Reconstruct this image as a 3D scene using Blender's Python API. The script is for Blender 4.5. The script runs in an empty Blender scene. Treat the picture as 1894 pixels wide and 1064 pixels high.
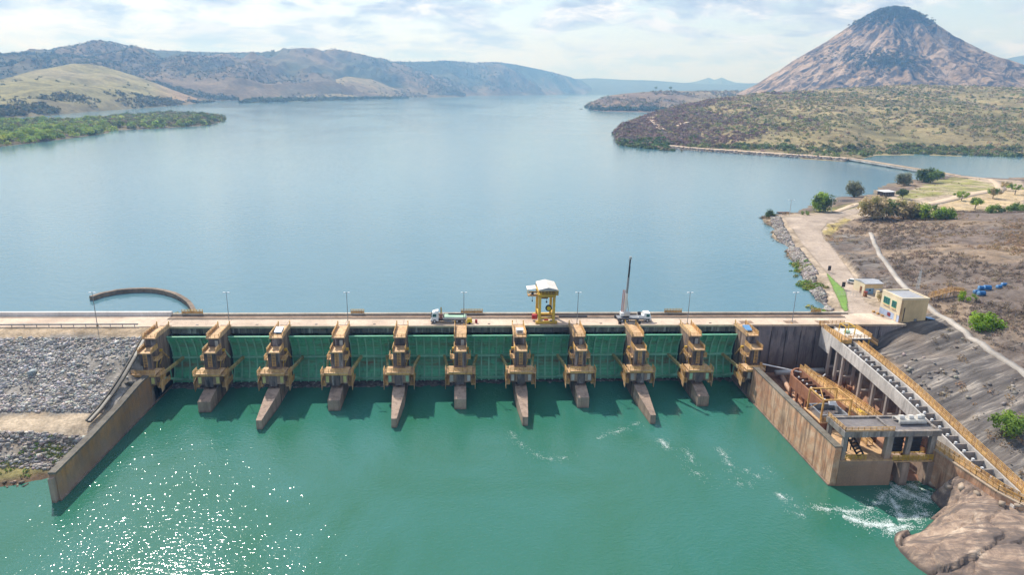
import bpy, math, random
import numpy as np
from mathutils import Matrix, Vector

random.seed(7)
RNG = np.random.default_rng(11)
SC = bpy.context.scene
COL = SC.collection

# ------------------------------------------------------------------ camera
CAM_H = 76.0                       # metres above the tailwater
YAW, PITCH, ROLL = math.radians(4.3), math.radians(16.4), math.radians(1.24)
FPX, CX, CY = 1263.0, 947.0, 532.0     # focal length in photo pixels (24 mm lens)
_fw = np.array([math.sin(YAW) * math.cos(PITCH), math.cos(YAW) * math.cos(PITCH), -math.sin(PITCH)])
_r0 = np.array([math.cos(YAW), -math.sin(YAW), 0.0])
_u0 = np.cross(_r0, _fw)
_r = math.cos(ROLL) * _r0 + math.sin(ROLL) * _u0
_u = -math.sin(ROLL) * _r0 + math.cos(ROLL) * _u0
cd = bpy.data.cameras.new('camera')
cd.sensor_width = 36.0
cd.lens = FPX / 1894.0 * 36.0
cd.clip_start = 0.5
cd.clip_end = 40000.0
cam = bpy.data.objects.new('camera', cd)
COL.objects.link(cam)
cam.matrix_world = Matrix(((_r[0], _u[0], -_fw[0], 0), (_r[1], _u[1], -_fw[1], 0),
                           (_r[2], _u[2], -_fw[2], CAM_H), (0, 0, 0, 1)))
SC.camera = cam

def G(px, py, z=0.0):              # survey helper: where a sight line meets the level z
    d = _fw + (px - CX) / FPX * _r - (py - CY) / FPX * _u
    t = (z - CAM_H) / d[2]
    return np.array([d[0] * t, d[1] * t, z])

def AT(px, py, Y):                 # survey helper: a sight line at the northing Y
    d = _fw + (px - CX) / FPX * _r - (py - CY) / FPX * _u
    t = Y / d[1]
    return np.array([d[0] * t, Y, CAM_H + d[2] * t])

def PROJ(p):
    v = np.asarray(p) - np.array([0, 0, CAM_H]); z = v @ _fw
    return CX + FPX * (v @ _r) / z, CY - FPX * (v @ _u) / z

# ------------------------------------------------------------------ world, sun, exposure
SUNV = Vector((-14.7, 27.5, 32.5)).normalized()
SUN_EL = math.asin(SUNV.z)
SUN_AZ = math.atan2(SUNV.x, SUNV.y)          # from +Y towards +X
world = bpy.data.worlds.new('World')
SC.world = world
world.use_nodes = True
nt = world.node_tree
nt.nodes.clear()
def N(t, kind, **kw):
    n = t.nodes.new(kind)
    for k, v in kw.items():
        if k == 'inp':
            for a, b in v.items():
                n.inputs[a].default_value = b
        else:
            setattr(n, k, v)
    return n
def L(t, a, b):
    t.links.new(a, b)
def math_node(t, op, a, b=None, clamp=False):
    m = N(t, 'ShaderNodeMath', operation=op, use_clamp=clamp)
    for i, v in enumerate((a, b)):
        if v is None: continue
        if isinstance(v, (int, float)): m.inputs[i].default_value = v
        else: L(t, v, m.inputs[i])
    return m.outputs[0]
def ramp(t, fac, stops, interp='LINEAR'):
    r = N(t, 'ShaderNodeValToRGB')
    r.color_ramp.interpolation = interp
    el = r.color_ramp.elements
    while len(el) < len(stops): el.new(0.5)
    for e, (p, c) in zip(el, stops):
        e.position = p
        e.color = (c, c, c, 1) if isinstance(c, (int, float)) else (c[0], c[1], c[2], 1)
    L(t, fac, r.inputs[0])
    return r.outputs[0]
def mixc(t, fac, a, b, mode='MIX'):
    m = N(t, 'ShaderNodeMix', data_type='RGBA', blend_type=mode)
    for s, v in ((m.inputs[0], fac), (m.inputs[6], a), (m.inputs[7], b)):
        if isinstance(v, (int, float)): s.default_value = v
        elif isinstance(v, tuple): s.default_value = (v[0], v[1], v[2], 1)
        else: L(t, v, s)
    return m.outputs[2]
def noise(t, vec, scale, detail=4, rough=0.55, dist=0.0, dim='3D'):
    n = N(t, 'ShaderNodeTexNoise', noise_dimensions=dim)
    n.inputs['Scale'].default_value = scale
    n.inputs['Detail'].default_value = detail
    n.inputs['Roughness'].default_value = rough
    n.inputs['Distortion'].default_value = dist
    if vec is not None: L(t, vec, n.inputs['Vector'])
    return n.outputs[0]
def scaled(t, vec, s, off=(0, 0, 0)):
    m = N(t, 'ShaderNodeMapping')
    m.inputs['Scale'].default_value = s
    m.inputs['Location'].default_value = off
    L(t, vec, m.inputs[0])
    return m.outputs[0]

sky = N(nt, 'ShaderNodeTexSky', sky_type='NISHITA', sun_disc=False, sun_elevation=SUN_EL,
        sun_rotation=SUN_AZ, altitude=100, air_density=1.0, dust_density=0.7, ozone_density=1.0)
tc = N(nt, 'ShaderNodeTexCoord')
sx = N(nt, 'ShaderNodeSeparateXYZ')
L(nt, tc.outputs['Generated'], sx.inputs[0])
zc = math_node(nt, 'ADD', math_node(nt, 'MAXIMUM', sx.outputs[2], 0.0), 0.22)
cx_ = N(nt, 'ShaderNodeCombineXYZ')
L(nt, math_node(nt, 'DIVIDE', sx.outputs[0], zc), cx_.inputs[0])
L(nt, math_node(nt, 'DIVIDE', sx.outputs[1], zc), cx_.inputs[1])
cv = scaled(nt, cx_.outputs[0], (1, 1, 1), (3.7, 1.3, 0))
n1 = noise(nt, cv, 2.6, 9, 0.60, 0.3)
n2 = noise(nt, scaled(nt, cv, (1, 1, 1), (9, 4, 2)), 4.6, 8, 0.62, 0.4)
cover = ramp(nt, n1, ((0.42, 0.0), (0.50, 0.6), (0.57, 1.0)))
shade = ramp(nt, n2, ((0.40, (2.9, 3.6, 5.1)), (0.49, (4.7, 5.3, 6.5)), (0.59, (7.5, 7.7, 8.2))))
hz = ramp(nt, sx.outputs[2], ((0.0, 0.9), (0.06, 0.5), (0.14, 0.0)))
skyc = mixc(nt, cover, sky.outputs[0], shade)
skyc = mixc(nt, hz, skyc, (3.9, 4.8, 7.0))
bg = N(nt, 'ShaderNodeBackground')
bg.inputs[1].default_value = 0.10
L(nt, skyc, bg.inputs[0])
wo = N(nt, 'ShaderNodeOutputWorld')
L(nt, bg.outputs[0], wo.inputs[0])

sl = bpy.data.lights.new('sun', 'SUN')
sl.energy = 4.0
sl.angle = math.radians(0.53)
sl.color = (1.0, 0.965, 0.91)
sun = bpy.data.objects.new('sun', sl)
COL.objects.link(sun)
sun.rotation_euler = SUNV.to_track_quat('Z', 'Y').to_euler()
sun.location = (-200, 300, 500)

SC.view_settings.view_transform = 'Standard'
SC.view_settings.look = 'None'
SC.view_settings.gamma = 1.0
SC.view_settings.use_curve_mapping = False
SC.view_settings.exposure = 0.58
SC.render.engine = 'CYCLES'
SC.cycles.use_denoising = True
SC.cycles.max_bounces = 6
SC.cycles.diffuse_bounces = 3
SC.cycles.glossy_bounces = 3
SC.cycles.transmission_bounces = 3
SC.cycles.volume_bounces = 0
SC.cycles.transparent_max_bounces = 6
SC.cycles.sample_clamp_indirect = 6.0
SC.cycles.caustics_reflective = False
SC.cycles.caustics_refractive = False

# ------------------------------------------------------------------ naming and mesh helpers
def tag(o, label=None, cat=None, group=None, kind=None):
    if label: o['label'] = label
    if cat: o['category'] = cat
    if group: o['group'] = group
    if kind: o['kind'] = kind
    return o
def empty(name, loc, rz=0.0, label=None, cat=None, group=None):
    o = bpy.data.objects.new(name, None)
    o.empty_display_size = 0.5
    COL.objects.link(o)
    o.location = loc
    o.rotation_euler = (0, 0, rz)
    tag(o, label, cat, group)
    return o
def copy_tree(o, parent=None):
    c = o.copy()
    COL.objects.link(c)
    c.parent = parent
    for ch in list(o.children):
        copy_tree(ch, c)
    return c

class MB:
    """collects solid pieces; build() links them as ONE mesh object"""
    def __init__(s): s.v, s.f = [], []
    def _add(s, vs, fs):
        b = len(s.v)
        s.v += [tuple(map(float, p)) for p in vs]
        s.f += [tuple(b + i for i in f) for f in fs]
        return s
    def box(s, a, b):
        x0, y0, z0 = a; x1, y1, z1 = b
        return s._add([(x0, y0, z0), (x1, y0, z0), (x1, y1, z0), (x0, y1, z0), (x0, y0, z1), (x1, y0, z1), (x1, y1, z1), (x0, y1, z1)],
                      [(0, 3, 2, 1), (4, 5, 6, 7), (0, 1, 5, 4), (1, 2, 6, 5), (2, 3, 7, 6), (3, 0, 4, 7)])
    def beam(s, p, q, w, h):
        p, q = Vector(p), Vector(q)
        d = (q - p).normalized()
        up = Vector((0, 0, 1)) if abs(d.z) < 0.95 else Vector((0, 1, 0))
        a = d.cross(up).normalized() * (w / 2)
        b = a.normalized().cross(d).normalized() * (h / 2)
        vs = []
        for o in (p, q): vs += [o - a - b, o + a - b, o + a + b, o - a + b]
        return s._add(vs, [(0, 3, 2, 1), (4, 5, 6, 7), (0, 1, 5, 4), (1, 2, 6, 5), (2, 3, 7, 6), (3, 0, 4, 7)])
    def cyl(s, p, q, r, n=8, r2=None):
        p, q = Vector(p), Vector(q)
        if r2 is None: r2 = r
        d = (q - p).normalized()
        up = Vector((0, 0, 1)) if abs(d.z) < 0.95 else Vector((0, 1, 0))
        a = d.cross(up).normalized(); b = a.cross(d).normalized()
        vs = []
        for o, rr in ((p, r), (q, r2)):
            for i in range(n):
                t = 2 * math.pi * i / n
                vs.append(o + a * (rr * math.cos(t)) + b * (rr * math.sin(t)))
        fs = [tuple(range(n - 1, -1, -1)), tuple(range(n, 2 * n))]
        fs += [(i, (i + 1) % n, n + (i + 1) % n, n + i) for i in range(n)]
        return s._add(vs, fs)
    def prism_x(s, poly, x0, x1):            # polygon of (y, z) pushed along x
        n = len(poly)
        vs = [(x0, y, z) for y, z in poly] + [(x1, y, z) for y, z in poly]
        fs = [tuple(range(n)), tuple(range(2 * n - 1, n - 1, -1))]
        fs += [((i + 1) % n, i, n + i, n + (i + 1) % n) for i in range(n)]
        return s._add(vs, fs)
    def prism_y(s, poly, y0, y1):            # polygon of (x, z) pushed along y
        n = len(poly)
        vs = [(x, y0, z) for x, z in poly] + [(x, y1, z) for x, z in poly]
        fs = [tuple(range(n)), tuple(range(2 * n - 1, n - 1, -1))]
        fs += [((i + 1) % n, i, n + i, n + (i + 1) % n) for i in range(n)]
        return s._add(vs, fs)
    def prism_z(s, poly, z0, z1):
        n = len(poly)
        vs = [(x, y, z0) for x, y in poly] + [(x, y, z1) for x, y in poly]
        fs = [tuple(range(n - 1, -1, -1)), tuple(range(n, 2 * n))]
        fs += [(i, (i + 1) % n, n + (i + 1) % n, n + i) for i in range(n)]
        return s._add(vs, fs)
    def hexa(s, b4, t4):                     # any six-sided block, bottom and top quads
        return s._add(list(b4) + list(t4), [(0, 3, 2, 1), (4, 5, 6, 7), (0, 1, 5, 4), (1, 2, 6, 5), (2, 3, 7, 6), (3, 0, 4, 7)])
    def rail(s, pts, h=1.1, step=1.6, t=0.07, rails=3, closed=False, toe=0.0):
        pts = [Vector(p) for p in pts]
        if closed: pts.append(pts[0])
        for a, b in zip(pts[:-1], pts[1:]):
            ln = (b - a).length
            n = max(1, int(round(ln / step)))
            for i in range(n + 1):
                p = a.lerp(b, i / n)
                s.box((p.x - t / 2, p.y - t / 2, p.z), (p.x + t / 2, p.y + t / 2, p.z + h))
            for k in range(rails):
                zz = Vector((0, 0, h * (k + 1) / rails))
                s.beam(a + zz, b + zz, t, t)
            if toe:
                zz = Vector((0, 0, toe / 2))
                s.beam(a + zz, b + zz, 0.05, toe)
        return s
    def build(s, name, mat, parent=None, smooth=False):
        me = bpy.data.meshes.new(name)
        me.from_pydata(s.v, [], s.f)
        if mat: me.materials.append(mat)
        me.update()
        bm_fix(me)
        if smooth:
            for p in me.polygons: p.use_smooth = True
        o = bpy.data.objects.new(name, me)
        COL.objects.link(o)
        if parent: o.parent = parent
        return o
import bmesh
def bm_fix(me):
    bm = bmesh.new(); bm.from_mesh(me)
    bmesh.ops.recalc_face_normals(bm, faces=bm.faces)
    bm.to_mesh(me); bm.free()

def np_mesh(name, V, F, mat, col=None, smooth=False, parent=None, attr='Col'):
    V = np.asarray(V, np.float32); F = np.asarray(F, np.int32)
    k = F.shape[1]
    me = bpy.data.meshes.new(name)
    me.vertices.add(len(V)); me.vertices.foreach_set('co', V.ravel())
    me.loops.add(F.size); me.loops.foreach_set('vertex_index', F.ravel())
    me.polygons.add(len(F))
    me.polygons.foreach_set('loop_start', np.arange(0, F.size, k, dtype=np.int32))
    me.polygons.foreach_set('loop_total', np.full(len(F), k, np.int32))
    if smooth: me.polygons.foreach_set('use_smooth', np.ones(len(F), bool))
    if col is not None:
        a = me.attributes.new(attr, 'FLOAT_COLOR', 'POINT')
        c4 = np.ones((len(V), 4), np.float32); c4[:, :3] = col
        a.data.foreach_set('color', c4.ravel())
    me.materials.append(mat)
    me.update(); me.validate()
    o = bpy.data.objects.new(name, me)
    COL.objects.link(o)
    if parent: o.parent = parent
    return o

# value noise for terrain shapes
_perm = np.random.default_rng(3).random((256, 256))
def vnoise(x, y):
    xi = np.floor(x).astype(int); yi = np.floor(y).astype(int)
    fx = x - xi; fy = y - yi
    fx = fx * fx * (3 - 2 * fx); fy = fy * fy * (3 - 2 * fy)
    p = lambda a, b: _perm[a % 256, b % 256]
    return (p(xi, yi) * (1 - fx) + p(xi + 1, yi) * fx) * (1 - fy) + (p(xi, yi + 1) * (1 - fx) + p(xi + 1, yi + 1) * fx) * fy
def fbm(x, y, oct=5, gain=0.5):
    x = np.asarray(x, float); y = np.asarray(y, float)
    s = np.zeros(np.broadcast(x, y).shape); a = 1.0; tot = 0
    for i in range(oct):
        s = s + a * (vnoise(x * 2 ** i + 17.3 * i, y * 2 ** i + 9.1 * i) - 0.5); tot += a; a *= gain
    return s / tot * 2
def ridged(x, y, oct=4):
    s = 0; a = 1.0; tot = 0
    for i in range(oct):
        s = s + a * (1 - np.abs(2 * vnoise(x * 2 ** i + 5.7 * i, y * 2 ** i + 3.3 * i) - 1)); tot += a; a *= 0.5
    return s / tot
def grid_faces(nr, nc):
    i = np.arange(nr * nc).reshape(nr, nc)
    return np.stack([i[:-1, :-1], i[:-1, 1:], i[1:, 1:], i[1:, :-1]], -1).reshape(-1, 4)
def inside(poly, x, y):
    poly = np.asarray(poly); r = np.zeros(x.shape, bool); n = len(poly)
    for i in range(n):
        x0, y0 = poly[i][:2]; x1, y1 = poly[(i + 1) % n][:2]
        c = ((y0 > y) != (y1 > y)) & (x < (x1 - x0) * (y - y0) / (y1 - y0 + 1e-12) + x0)
        r ^= c
    return r
# ------------------------------------------------------------------ materials
def newmat(name):
    m = bpy.data.materials.new(name)
    m.use_nodes = True
    t = m.node_tree
    t.nodes.clear()
    out = N(t, 'ShaderNodeOutputMaterial')
    p = N(t, 'ShaderNodeBsdfPrincipled')
    L(t, p.outputs[0], out.inputs[0])
    return m, t, p, out
def pos(t):
    return N(t, 'ShaderNodeNewGeometry').outputs['Position']
def bump(t, p, h, strength, dist=0.1):
    b = N(t, 'ShaderNodeBump')
    b.inputs['Strength'].default_value = strength
    b.inputs['Distance'].default_value = dist
    L(t, h, b.inputs['Height'])
    L(t, b.outputs[0], p.inputs['Normal'])
def paint(name, col, rough=0.55, wear=None, amount=0.35, scale=0.7, metal=0.0, spec=0.4):
    """painted metal or plaster: base colour, with dirt patches of another colour"""
    m, t, p, o = newmat(name)
    ps = pos(t)
    wear = wear or tuple(c * 0.55 for c in col)
    n = noise(t, ps, scale, 6, 0.65)
    st = noise(t, scaled(t, ps, (1.6, 1.6, 0.16)), 1.1, 5, 0.6)
    f = ramp(t, math_node(t, 'ADD', math_node(t, 'MULTIPLY', n, 0.5), math_node(t, 'MULTIPLY', st, 0.5)), ((0.42, 0.0), (0.66, amount * 2 if amount < .5 else 1.0)))
    c = mixc(t, f, col, wear)
    c = mixc(t, 1.0, c, ramp(t, noise(t, ps, 0.09, 3, 0.6), ((0.32, 0.72), (0.68, 1.15))), 'MULTIPLY')
    L(t, c, p.inputs['Base Color'])
    p.inputs['Roughness'].default_value = rough
    p.inputs['Metallic'].default_value = metal
    p.inputs['Specular IOR Level'].default_value = spec
    return m
def concrete(name, base, dark, warm, streak=0.7, band=None, pale=None, cell=0.35, rough=0.9, vz=0.07):
    """weathered concrete: blotches, vertical run-off streaks, optional mud band below a level"""
    m, t, p, o = newmat(name)
    ps = pos(t)
    blot = noise(t, ps, cell, 6, 0.65, 0.4)
    c = mixc(t, ramp(t, blot, ((0.38, 0.0), (0.62, 1.0))), base, warm)
    st = noise(t, scaled(t, ps, (1.0, 1.0, vz)), 0.9, 6, 0.65, 0.2)
    c = mixc(t, ramp(t, st, ((0.47, 0.0), (0.62, streak))), c, dark)
    if pale:
        st2 = noise(t, scaled(t, ps, (1.3, 1.3, 0.12), (31, 7, 3)), 0.8, 5, 0.7)
        c = mixc(t, ramp(t, st2, ((0.53, 0.0), (0.68, 0.75))), c, pale)
    if band:
        z0, z1, bc = band
        sz = N(t, 'ShaderNodeSeparateXYZ'); L(t, ps, sz.inputs[0])
        zz = math_node(t, 'ADD', sz.outputs[2], math_node(t, 'MULTIPLY', math_node(t, 'SUBTRACT', blot, 0.5), 1.5))
        f = ramp(t, math_node(t, 'DIVIDE', math_node(t, 'SUBTRACT', zz, z0), z1 - z0), ((0.0, 0.85), (1.0, 0.0)))
        c = mixc(t, f, c, bc)
    fine = noise(t, ps, 3.1, 4, 0.7)
    c = mixc(t, ramp(t, fine, ((0.35, 0.28), (0.6, 0.0))), c, tuple(x * 0.5 for x in base))
    c = mixc(t, 1.0, c, ramp(t, noise(t, ps, 0.08, 3, 0.6), ((0.32, 0.74), (0.68, 1.18))), 'MULTIPLY')
    L(t, c, p.inputs['Base Color'])
    p.inputs['Roughness'].default_value = rough
    p.inputs['Specular IOR Level'].default_value = 0.25
    bump(t, p, fine, 0.35, 0.08)
    return m

M = {}
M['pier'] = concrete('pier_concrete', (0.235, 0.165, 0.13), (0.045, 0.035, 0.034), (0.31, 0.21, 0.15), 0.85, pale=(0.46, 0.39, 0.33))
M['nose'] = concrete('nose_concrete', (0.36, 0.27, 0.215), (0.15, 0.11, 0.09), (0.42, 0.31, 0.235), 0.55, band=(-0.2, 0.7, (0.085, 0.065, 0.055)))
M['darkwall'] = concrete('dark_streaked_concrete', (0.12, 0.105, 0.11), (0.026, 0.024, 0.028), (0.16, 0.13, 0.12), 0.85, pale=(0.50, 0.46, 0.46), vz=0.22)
M['abut'] = concrete('abutment_concrete', (0.20, 0.185, 0.20), (0.065, 0.06, 0.072), (0.27, 0.235, 0.225), 0.75, band=(2.5, 8.5, (0.15, 0.085, 0.055)), pale=(0.36, 0.33, 0.33), vz=0.16)
M['wall_left'] = concrete('left_wall_concrete', (0.34, 0.215, 0.14), (0.14, 0.10, 0.08), (0.42, 0.22, 0.09), 0.45, band=(-0.5, 4.5, (0.31, 0.24, 0.195)), vz=0.25)
M['cope'] = concrete('wall_coping', (0.16, 0.145, 0.12), (0.07, 0.062, 0.055), (0.20, 0.18, 0.15), 0.5)
M['wall_right'] = concrete('right_wall_concrete', (0.55, 0.28, 0.16), (0.12, 0.08, 0.06), (0.62, 0.43, 0.30), 0.7, band=(-0.3, 0.9, (0.16, 0.115, 0.09)), vz=0.10)
M['rust'] = concrete('rust_stained_concrete', (0.30, 0.135, 0.07), (0.13, 0.06, 0.04), (0.38, 0.19, 0.11), 0.5)
M['rustdark'] = concrete('dark_rust_concrete', (0.17, 0.08, 0.05), (0.06, 0.035, 0.03), (0.22, 0.11, 0.07), 0.5)
M['flume'] = concrete('pale_flume_concrete', (0.62, 0.585, 0.55), (0.30, 0.28, 0.27), (0.68, 0.645, 0.61), 0.55, vz=0.2)
M['column'] = concrete('column_concrete', (0.40, 0.37, 0.35), (0.20, 0.17, 0.16), (0.42, 0.36, 0.32), 0.5, band=(0.5, 4.5, (0.32, 0.17, 0.11)))
M['frame'] = concrete('frame_concrete', (0.25, 0.23, 0.22), (0.075, 0.068, 0.07), (0.33, 0.27, 0.22), 0.7, band=(4.5, 8.0, (0.34, 0.21, 0.13)), pale=(0.48, 0.45, 0.42))
M['roofdark'] = concrete('grey_roof_slab', (0.19, 0.175, 0.18), (0.10, 0.092, 0.095), (0.24, 0.22, 0.21), 0.4)
M['deck'] = concrete('deck_concrete', (0.60, 0.465, 0.36), (0.38, 0.30, 0.235), (0.66, 0.525, 0.415), 0.4, cell=0.12, vz=1.0)
M['road'] = concrete('road_concrete', (0.40, 0.325, 0.265), (0.27, 0.215, 0.175), (0.46, 0.375, 0.305), 0.6, cell=0.09, vz=1.0)
M['kerb'] = concrete('kerb_concrete', (0.52, 0.42, 0.32), (0.30, 0.235, 0.18), (0.58, 0.46, 0.34), 0.4)
M['kerbgrey'] = concrete('weathered_kerb', (0.42, 0.375, 0.31), (0.22, 0.19, 0.16), (0.47, 0.41, 0.33), 0.5)
M['railbed'] = concrete('rail_bed', (0.255, 0.175, 0.125), (0.12, 0.085, 0.065), (0.33, 0.24, 0.18), 0.5, vz=1.0)
M['railsteel'] = paint('rusty_rail', (0.10, 0.06, 0.045), 0.6)
M['wavewall'] = concrete('white_wave_wall', (0.72, 0.69, 0.66), (0.5, 0.47, 0.45), (0.76, 0.73, 0.70), 0.3)
M['tan'] = paint('tan_yellow_paint', (0.70, 0.42, 0.13), 0.6, (0.26, 0.125, 0.055), 0.6, 1.1)
M['tanslab'] = paint('tan_slab_paint', (0.66, 0.44, 0.24), 0.75, (0.34, 0.20, 0.105), 0.6, 0.9)
M['yellow'] = paint('yellow_paint', (0.68, 0.44, 0.06), 0.5, (0.40, 0.24, 0.06), 0.3, 0.8)
M['brightyellow'] = paint('bright_yellow', (0.80, 0.60, 0.02), 0.5, (0.6, 0.42, 0.03), 0.2)
M['green'] = paint('gate_green', (0.30, 0.66, 0.48), 0.5, (0.20, 0.48, 0.32), 0.35, 0.5)
def gate_skin():
    m, t, p, o = newmat('gate_skin_green')
    ps = pos(t)
    n = noise(t, scaled(t, ps, (0.6, 0.6, 1.3)), 0.5, 6, 0.65, 0.3)
    sz = N(t, 'ShaderNodeSeparateXYZ'); L(t, ps, sz.inputs[0])
    c = mixc(t, ramp(t, n, ((0.35, 0.0), (0.65, 1.0))), (0.15, 0.62, 0.38), (0.17, 0.48, 0.29))
    zb = math_node(t, 'ABSOLUTE', math_node(t, 'SUBTRACT', sz.outputs[2], 4.9))
    bandf = math_node(t, 'SUBTRACT', 1.0, math_node(t, 'DIVIDE', zb, 1.7), clamp=True)
    zb2 = math_node(t, 'ABSOLUTE', math_node(t, 'SUBTRACT', sz.outputs[2], 10.2))
    bandf2 = math_node(t, 'MULTIPLY', math_node(t, 'SUBTRACT', 1.0, math_node(t, 'DIVIDE', zb2, 1.4), clamp=True), 0.55)
    rn = noise(t, scaled(t, ps, (0.25, 0.25, 0.8), (4, 9, 1)), 0.55, 6, 0.7, 0.5)
    rf = math_node(t, 'MULTIPLY', ramp(t, rn, ((0.38, 0.0), (0.58, 1.0))), math_node(t, 'MAXIMUM', bandf, bandf2))
    lk = noise(t, scaled(t, ps, (1.6, 1.6, 0.10), (2, 3, 4)), 0.9, 6, 0.7)
    c = mixc(t, ramp(t, lk, ((0.52, 0.0), (0.66, 0.65))), c, (0.075, 0.22, 0.145))
    c = mixc(t, rf, c, (0.27, 0.16, 0.10))
    L(t, c, p.inputs['Base Color'])
    p.inputs['Roughness'].default_value = 0.5
    p.inputs['Specular IOR Level'].default_value = 0.3
    return m
M['skin'] = gate_skin()
M['armtan'] = paint('arm_tan_green', (0.60, 0.46, 0.20), 0.55, (0.15, 0.20, 0.08), 0.5, 0.5)
M['white'] = paint('white_paint', (0.78, 0.79, 0.80), 0.35, (0.6, 0.6, 0.6), 0.25)
M['offwhite'] = paint('off_white_sheet', (0.70, 0.67, 0.62), 0.6, (0.5, 0.45, 0.4), 0.25)
M['greyroof'] = paint('grey_sheet_roof', (0.42, 0.43, 0.46), 0.45, (0.3, 0.3, 0.32), 0.3)
M['black'] = paint('black_steel', (0.018, 0.018, 0.022), 0.5, (0.05, 0.045, 0.045), 0.3)
M['rubber'] = paint('tyre_rubber', (0.018, 0.018, 0.018), 0.85)
M['steel'] = paint('grey_steel', (0.30, 0.31, 0.33), 0.45, (0.18, 0.17, 0.17), 0.35, metal=0.3)
M['palesteel'] = paint('galvanised_steel', (0.55, 0.57, 0.58), 0.4, (0.4, 0.4, 0.4), 0.2, metal=0.2)
M['red'] = paint('red_paint', (0.42, 0.02, 0.03), 0.45)
M['pink'] = paint('faded_red_lattice', (0.45, 0.20, 0.16), 0.6)
M['palegreen'] = paint('pale_green_sheet', (0.40, 0.62, 0.44), 0.5, (0.3, 0.5, 0.4), 0.3)
M['hatch'] = paint('pale_yellow_hatch', (0.56, 0.52, 0.20), 0.55, (0.4, 0.36, 0.15), 0.3)
M['hatchgreen'] = paint('pale_green_hatch', (0.30, 0.52, 0.34), 0.55, (0.2, 0.36, 0.22), 0.3)
M['hatchgrey'] = paint('pale_grey_hatch', (0.46, 0.45, 0.42), 0.55)
M['bluesheet'] = paint('blue_sheet', (0.14, 0.32, 0.58), 0.4, (0.2, 0.4, 0.62), 0.4)
M['blue'] = paint('blue_plastic', (0.01, 0.12, 0.36), 0.35, (0.02, 0.2, 0.42), 0.3)
M['cream'] = paint('cream_plaster', (0.72, 0.54, 0.30), 0.85, (0.55, 0.40, 0.22), 0.3, 0.4)
M['creampale'] = paint('pale_cream_plaster', (0.80, 0.68, 0.48), 0.85, (0.66, 0.54, 0.38), 0.25, 0.4)
M['bluewall'] = paint('pale_blue_dado', (0.50, 0.60, 0.80), 0.8)
M['bluedoor'] = paint('blue_grey_wall', (0.25, 0.40, 0.55), 0.7)
M['maroon'] = paint('maroon_panel', (0.30, 0.04, 0.05), 0.6)
M['greenframe'] = paint('green_window_frame', (0.05, 0.40, 0.22), 0.5)
def glass_mat():
    m, t, p, o = newmat('window_glass')
    p.inputs['Base Color'].default_value = (0.03, 0.10, 0.10, 1)
    p.inputs['Roughness'].default_value = 0.08
    p.inputs['IOR'].default_value = 1.5
    p.inputs['Coat Weight'].default_value = 0.4
    return m
M['glass'] = glass_mat()
def lens_mat():
    m, t, p, o = newmat('lamp_lens')
    p.inputs['Base Color'].default_value = (0.85, 0.88, 0.9, 1)
    p.inputs['Roughness'].default_value = 0.2
    return m
M['lens'] = lens_mat()
M['stone'] = concrete('breakwater_stone', (0.21, 0.165, 0.13), (0.09, 0.07, 0.06), (0.29, 0.22, 0.165), 0.6, vz=0.6)
M['pipeor'] = paint('stained_pipe', (0.58, 0.40, 0.28), 0.6, (0.42, 0.17, 0.09), 0.5, 0.35)
M['asphalt'] = concrete('path_concrete', (0.40, 0.37, 0.34), (0.26, 0.235, 0.215), (0.45, 0.41, 0.37), 0.3, cell=0.1, vz=1.0)

def water(name, body, body2, wave, wscale, rough, patch=0.006):
    m, t, p, o = newmat(name)
    ps = pos(t)
    big = noise(t, scaled(t, ps, (1.0, 0.7, 1.0)), patch, 5, 0.6, 1.4)
    c = mixc(t, ramp(t, big, ((0.35, 0.0), (0.65, 1.0))), body, body2)
    L(t, c, p.inputs['Base Color'])
    p.inputs['IOR'].default_value = 1.38
    p.inputs['Specular IOR Level'].default_value = 0.7
    rr = ramp(t, big, ((0.3, rough * .8), (0.7, rough * 1.7)))
    L(t, rr, p.inputs['Roughness'])
    a = noise(t, scaled(t, ps, (1.0, 1.5, 1.0)), wscale, 1, 0.5, 0.5)
    b = noise(t, scaled(t, ps, (1.2, 1.0, 1.0), (13, 5, 0)), wscale * 2.7, 1, 0.5, 0.3)
    h = math_node(t, 'ADD', a, math_node(t, 'MULTIPLY', b, 0.42))
    bump(t, p, h, 1.0, wave)
    return m
M['river'] = water('tailwater', (0.026, 0.128, 0.078), (0.034, 0.150, 0.118), 0.066, 1.02, 0.055, 0.03)
M['lake'] = water('reservoir_water', (0.080, 0.178, 0.222), (0.105, 0.210, 0.255), 0.09, 0.35, 0.10, 0.0035)
def foam_mat():
    m, t, p, o = newmat('white_foam')
    p.inputs['Base Color'].default_value = (0.62, 0.72, 0.70, 1)
    p.inputs['Roughness'].default_value = 0.8
    return m
M['foam'] = foam_mat()

def foliage(name, tint=(1, 1, 1), trans=0.3):
    m, t, p, o = newmat(name)
    at = N(t, 'ShaderNodeAttribute', attribute_name='Col')
    ps = pos(t)
    n = noise(t, ps, 0.35, 4, 0.6)
    c = mixc(t, 1.0, at.outputs['Color'], ramp(t, n, ((0.3, 0.65), (0.7, 1.25))), 'MULTIPLY')
    c = mixc(t, 1.0, c, tint, 'MULTIPLY')
    L(t, c, p.inputs['Base Color'])
    p.inputs['Roughness'].default_value = 0.75
    p.inputs['Specular IOR Level'].default_value = 0.2
    if trans:
        tr = N(t, 'ShaderNodeBsdfTranslucent')
        L(t, c, tr.inputs[0])
        mx = N(t, 'ShaderNodeMixShader')
        mx.inputs[0].default_value = trans
        L(t, p.outputs[0], mx.inputs[1]); L(t, tr.outputs[0], mx.inputs[2])
        L(t, mx.outputs[0], o.inputs[0])
    return m
M['leaf'] = foliage('leaf_green', (1.35, 1.35, 1.35), trans=0.42)
M['brush'] = foliage('dry_brush', trans=0.4)
M['rocks'] = foliage('loose_rock', trans=0.0)
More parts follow.
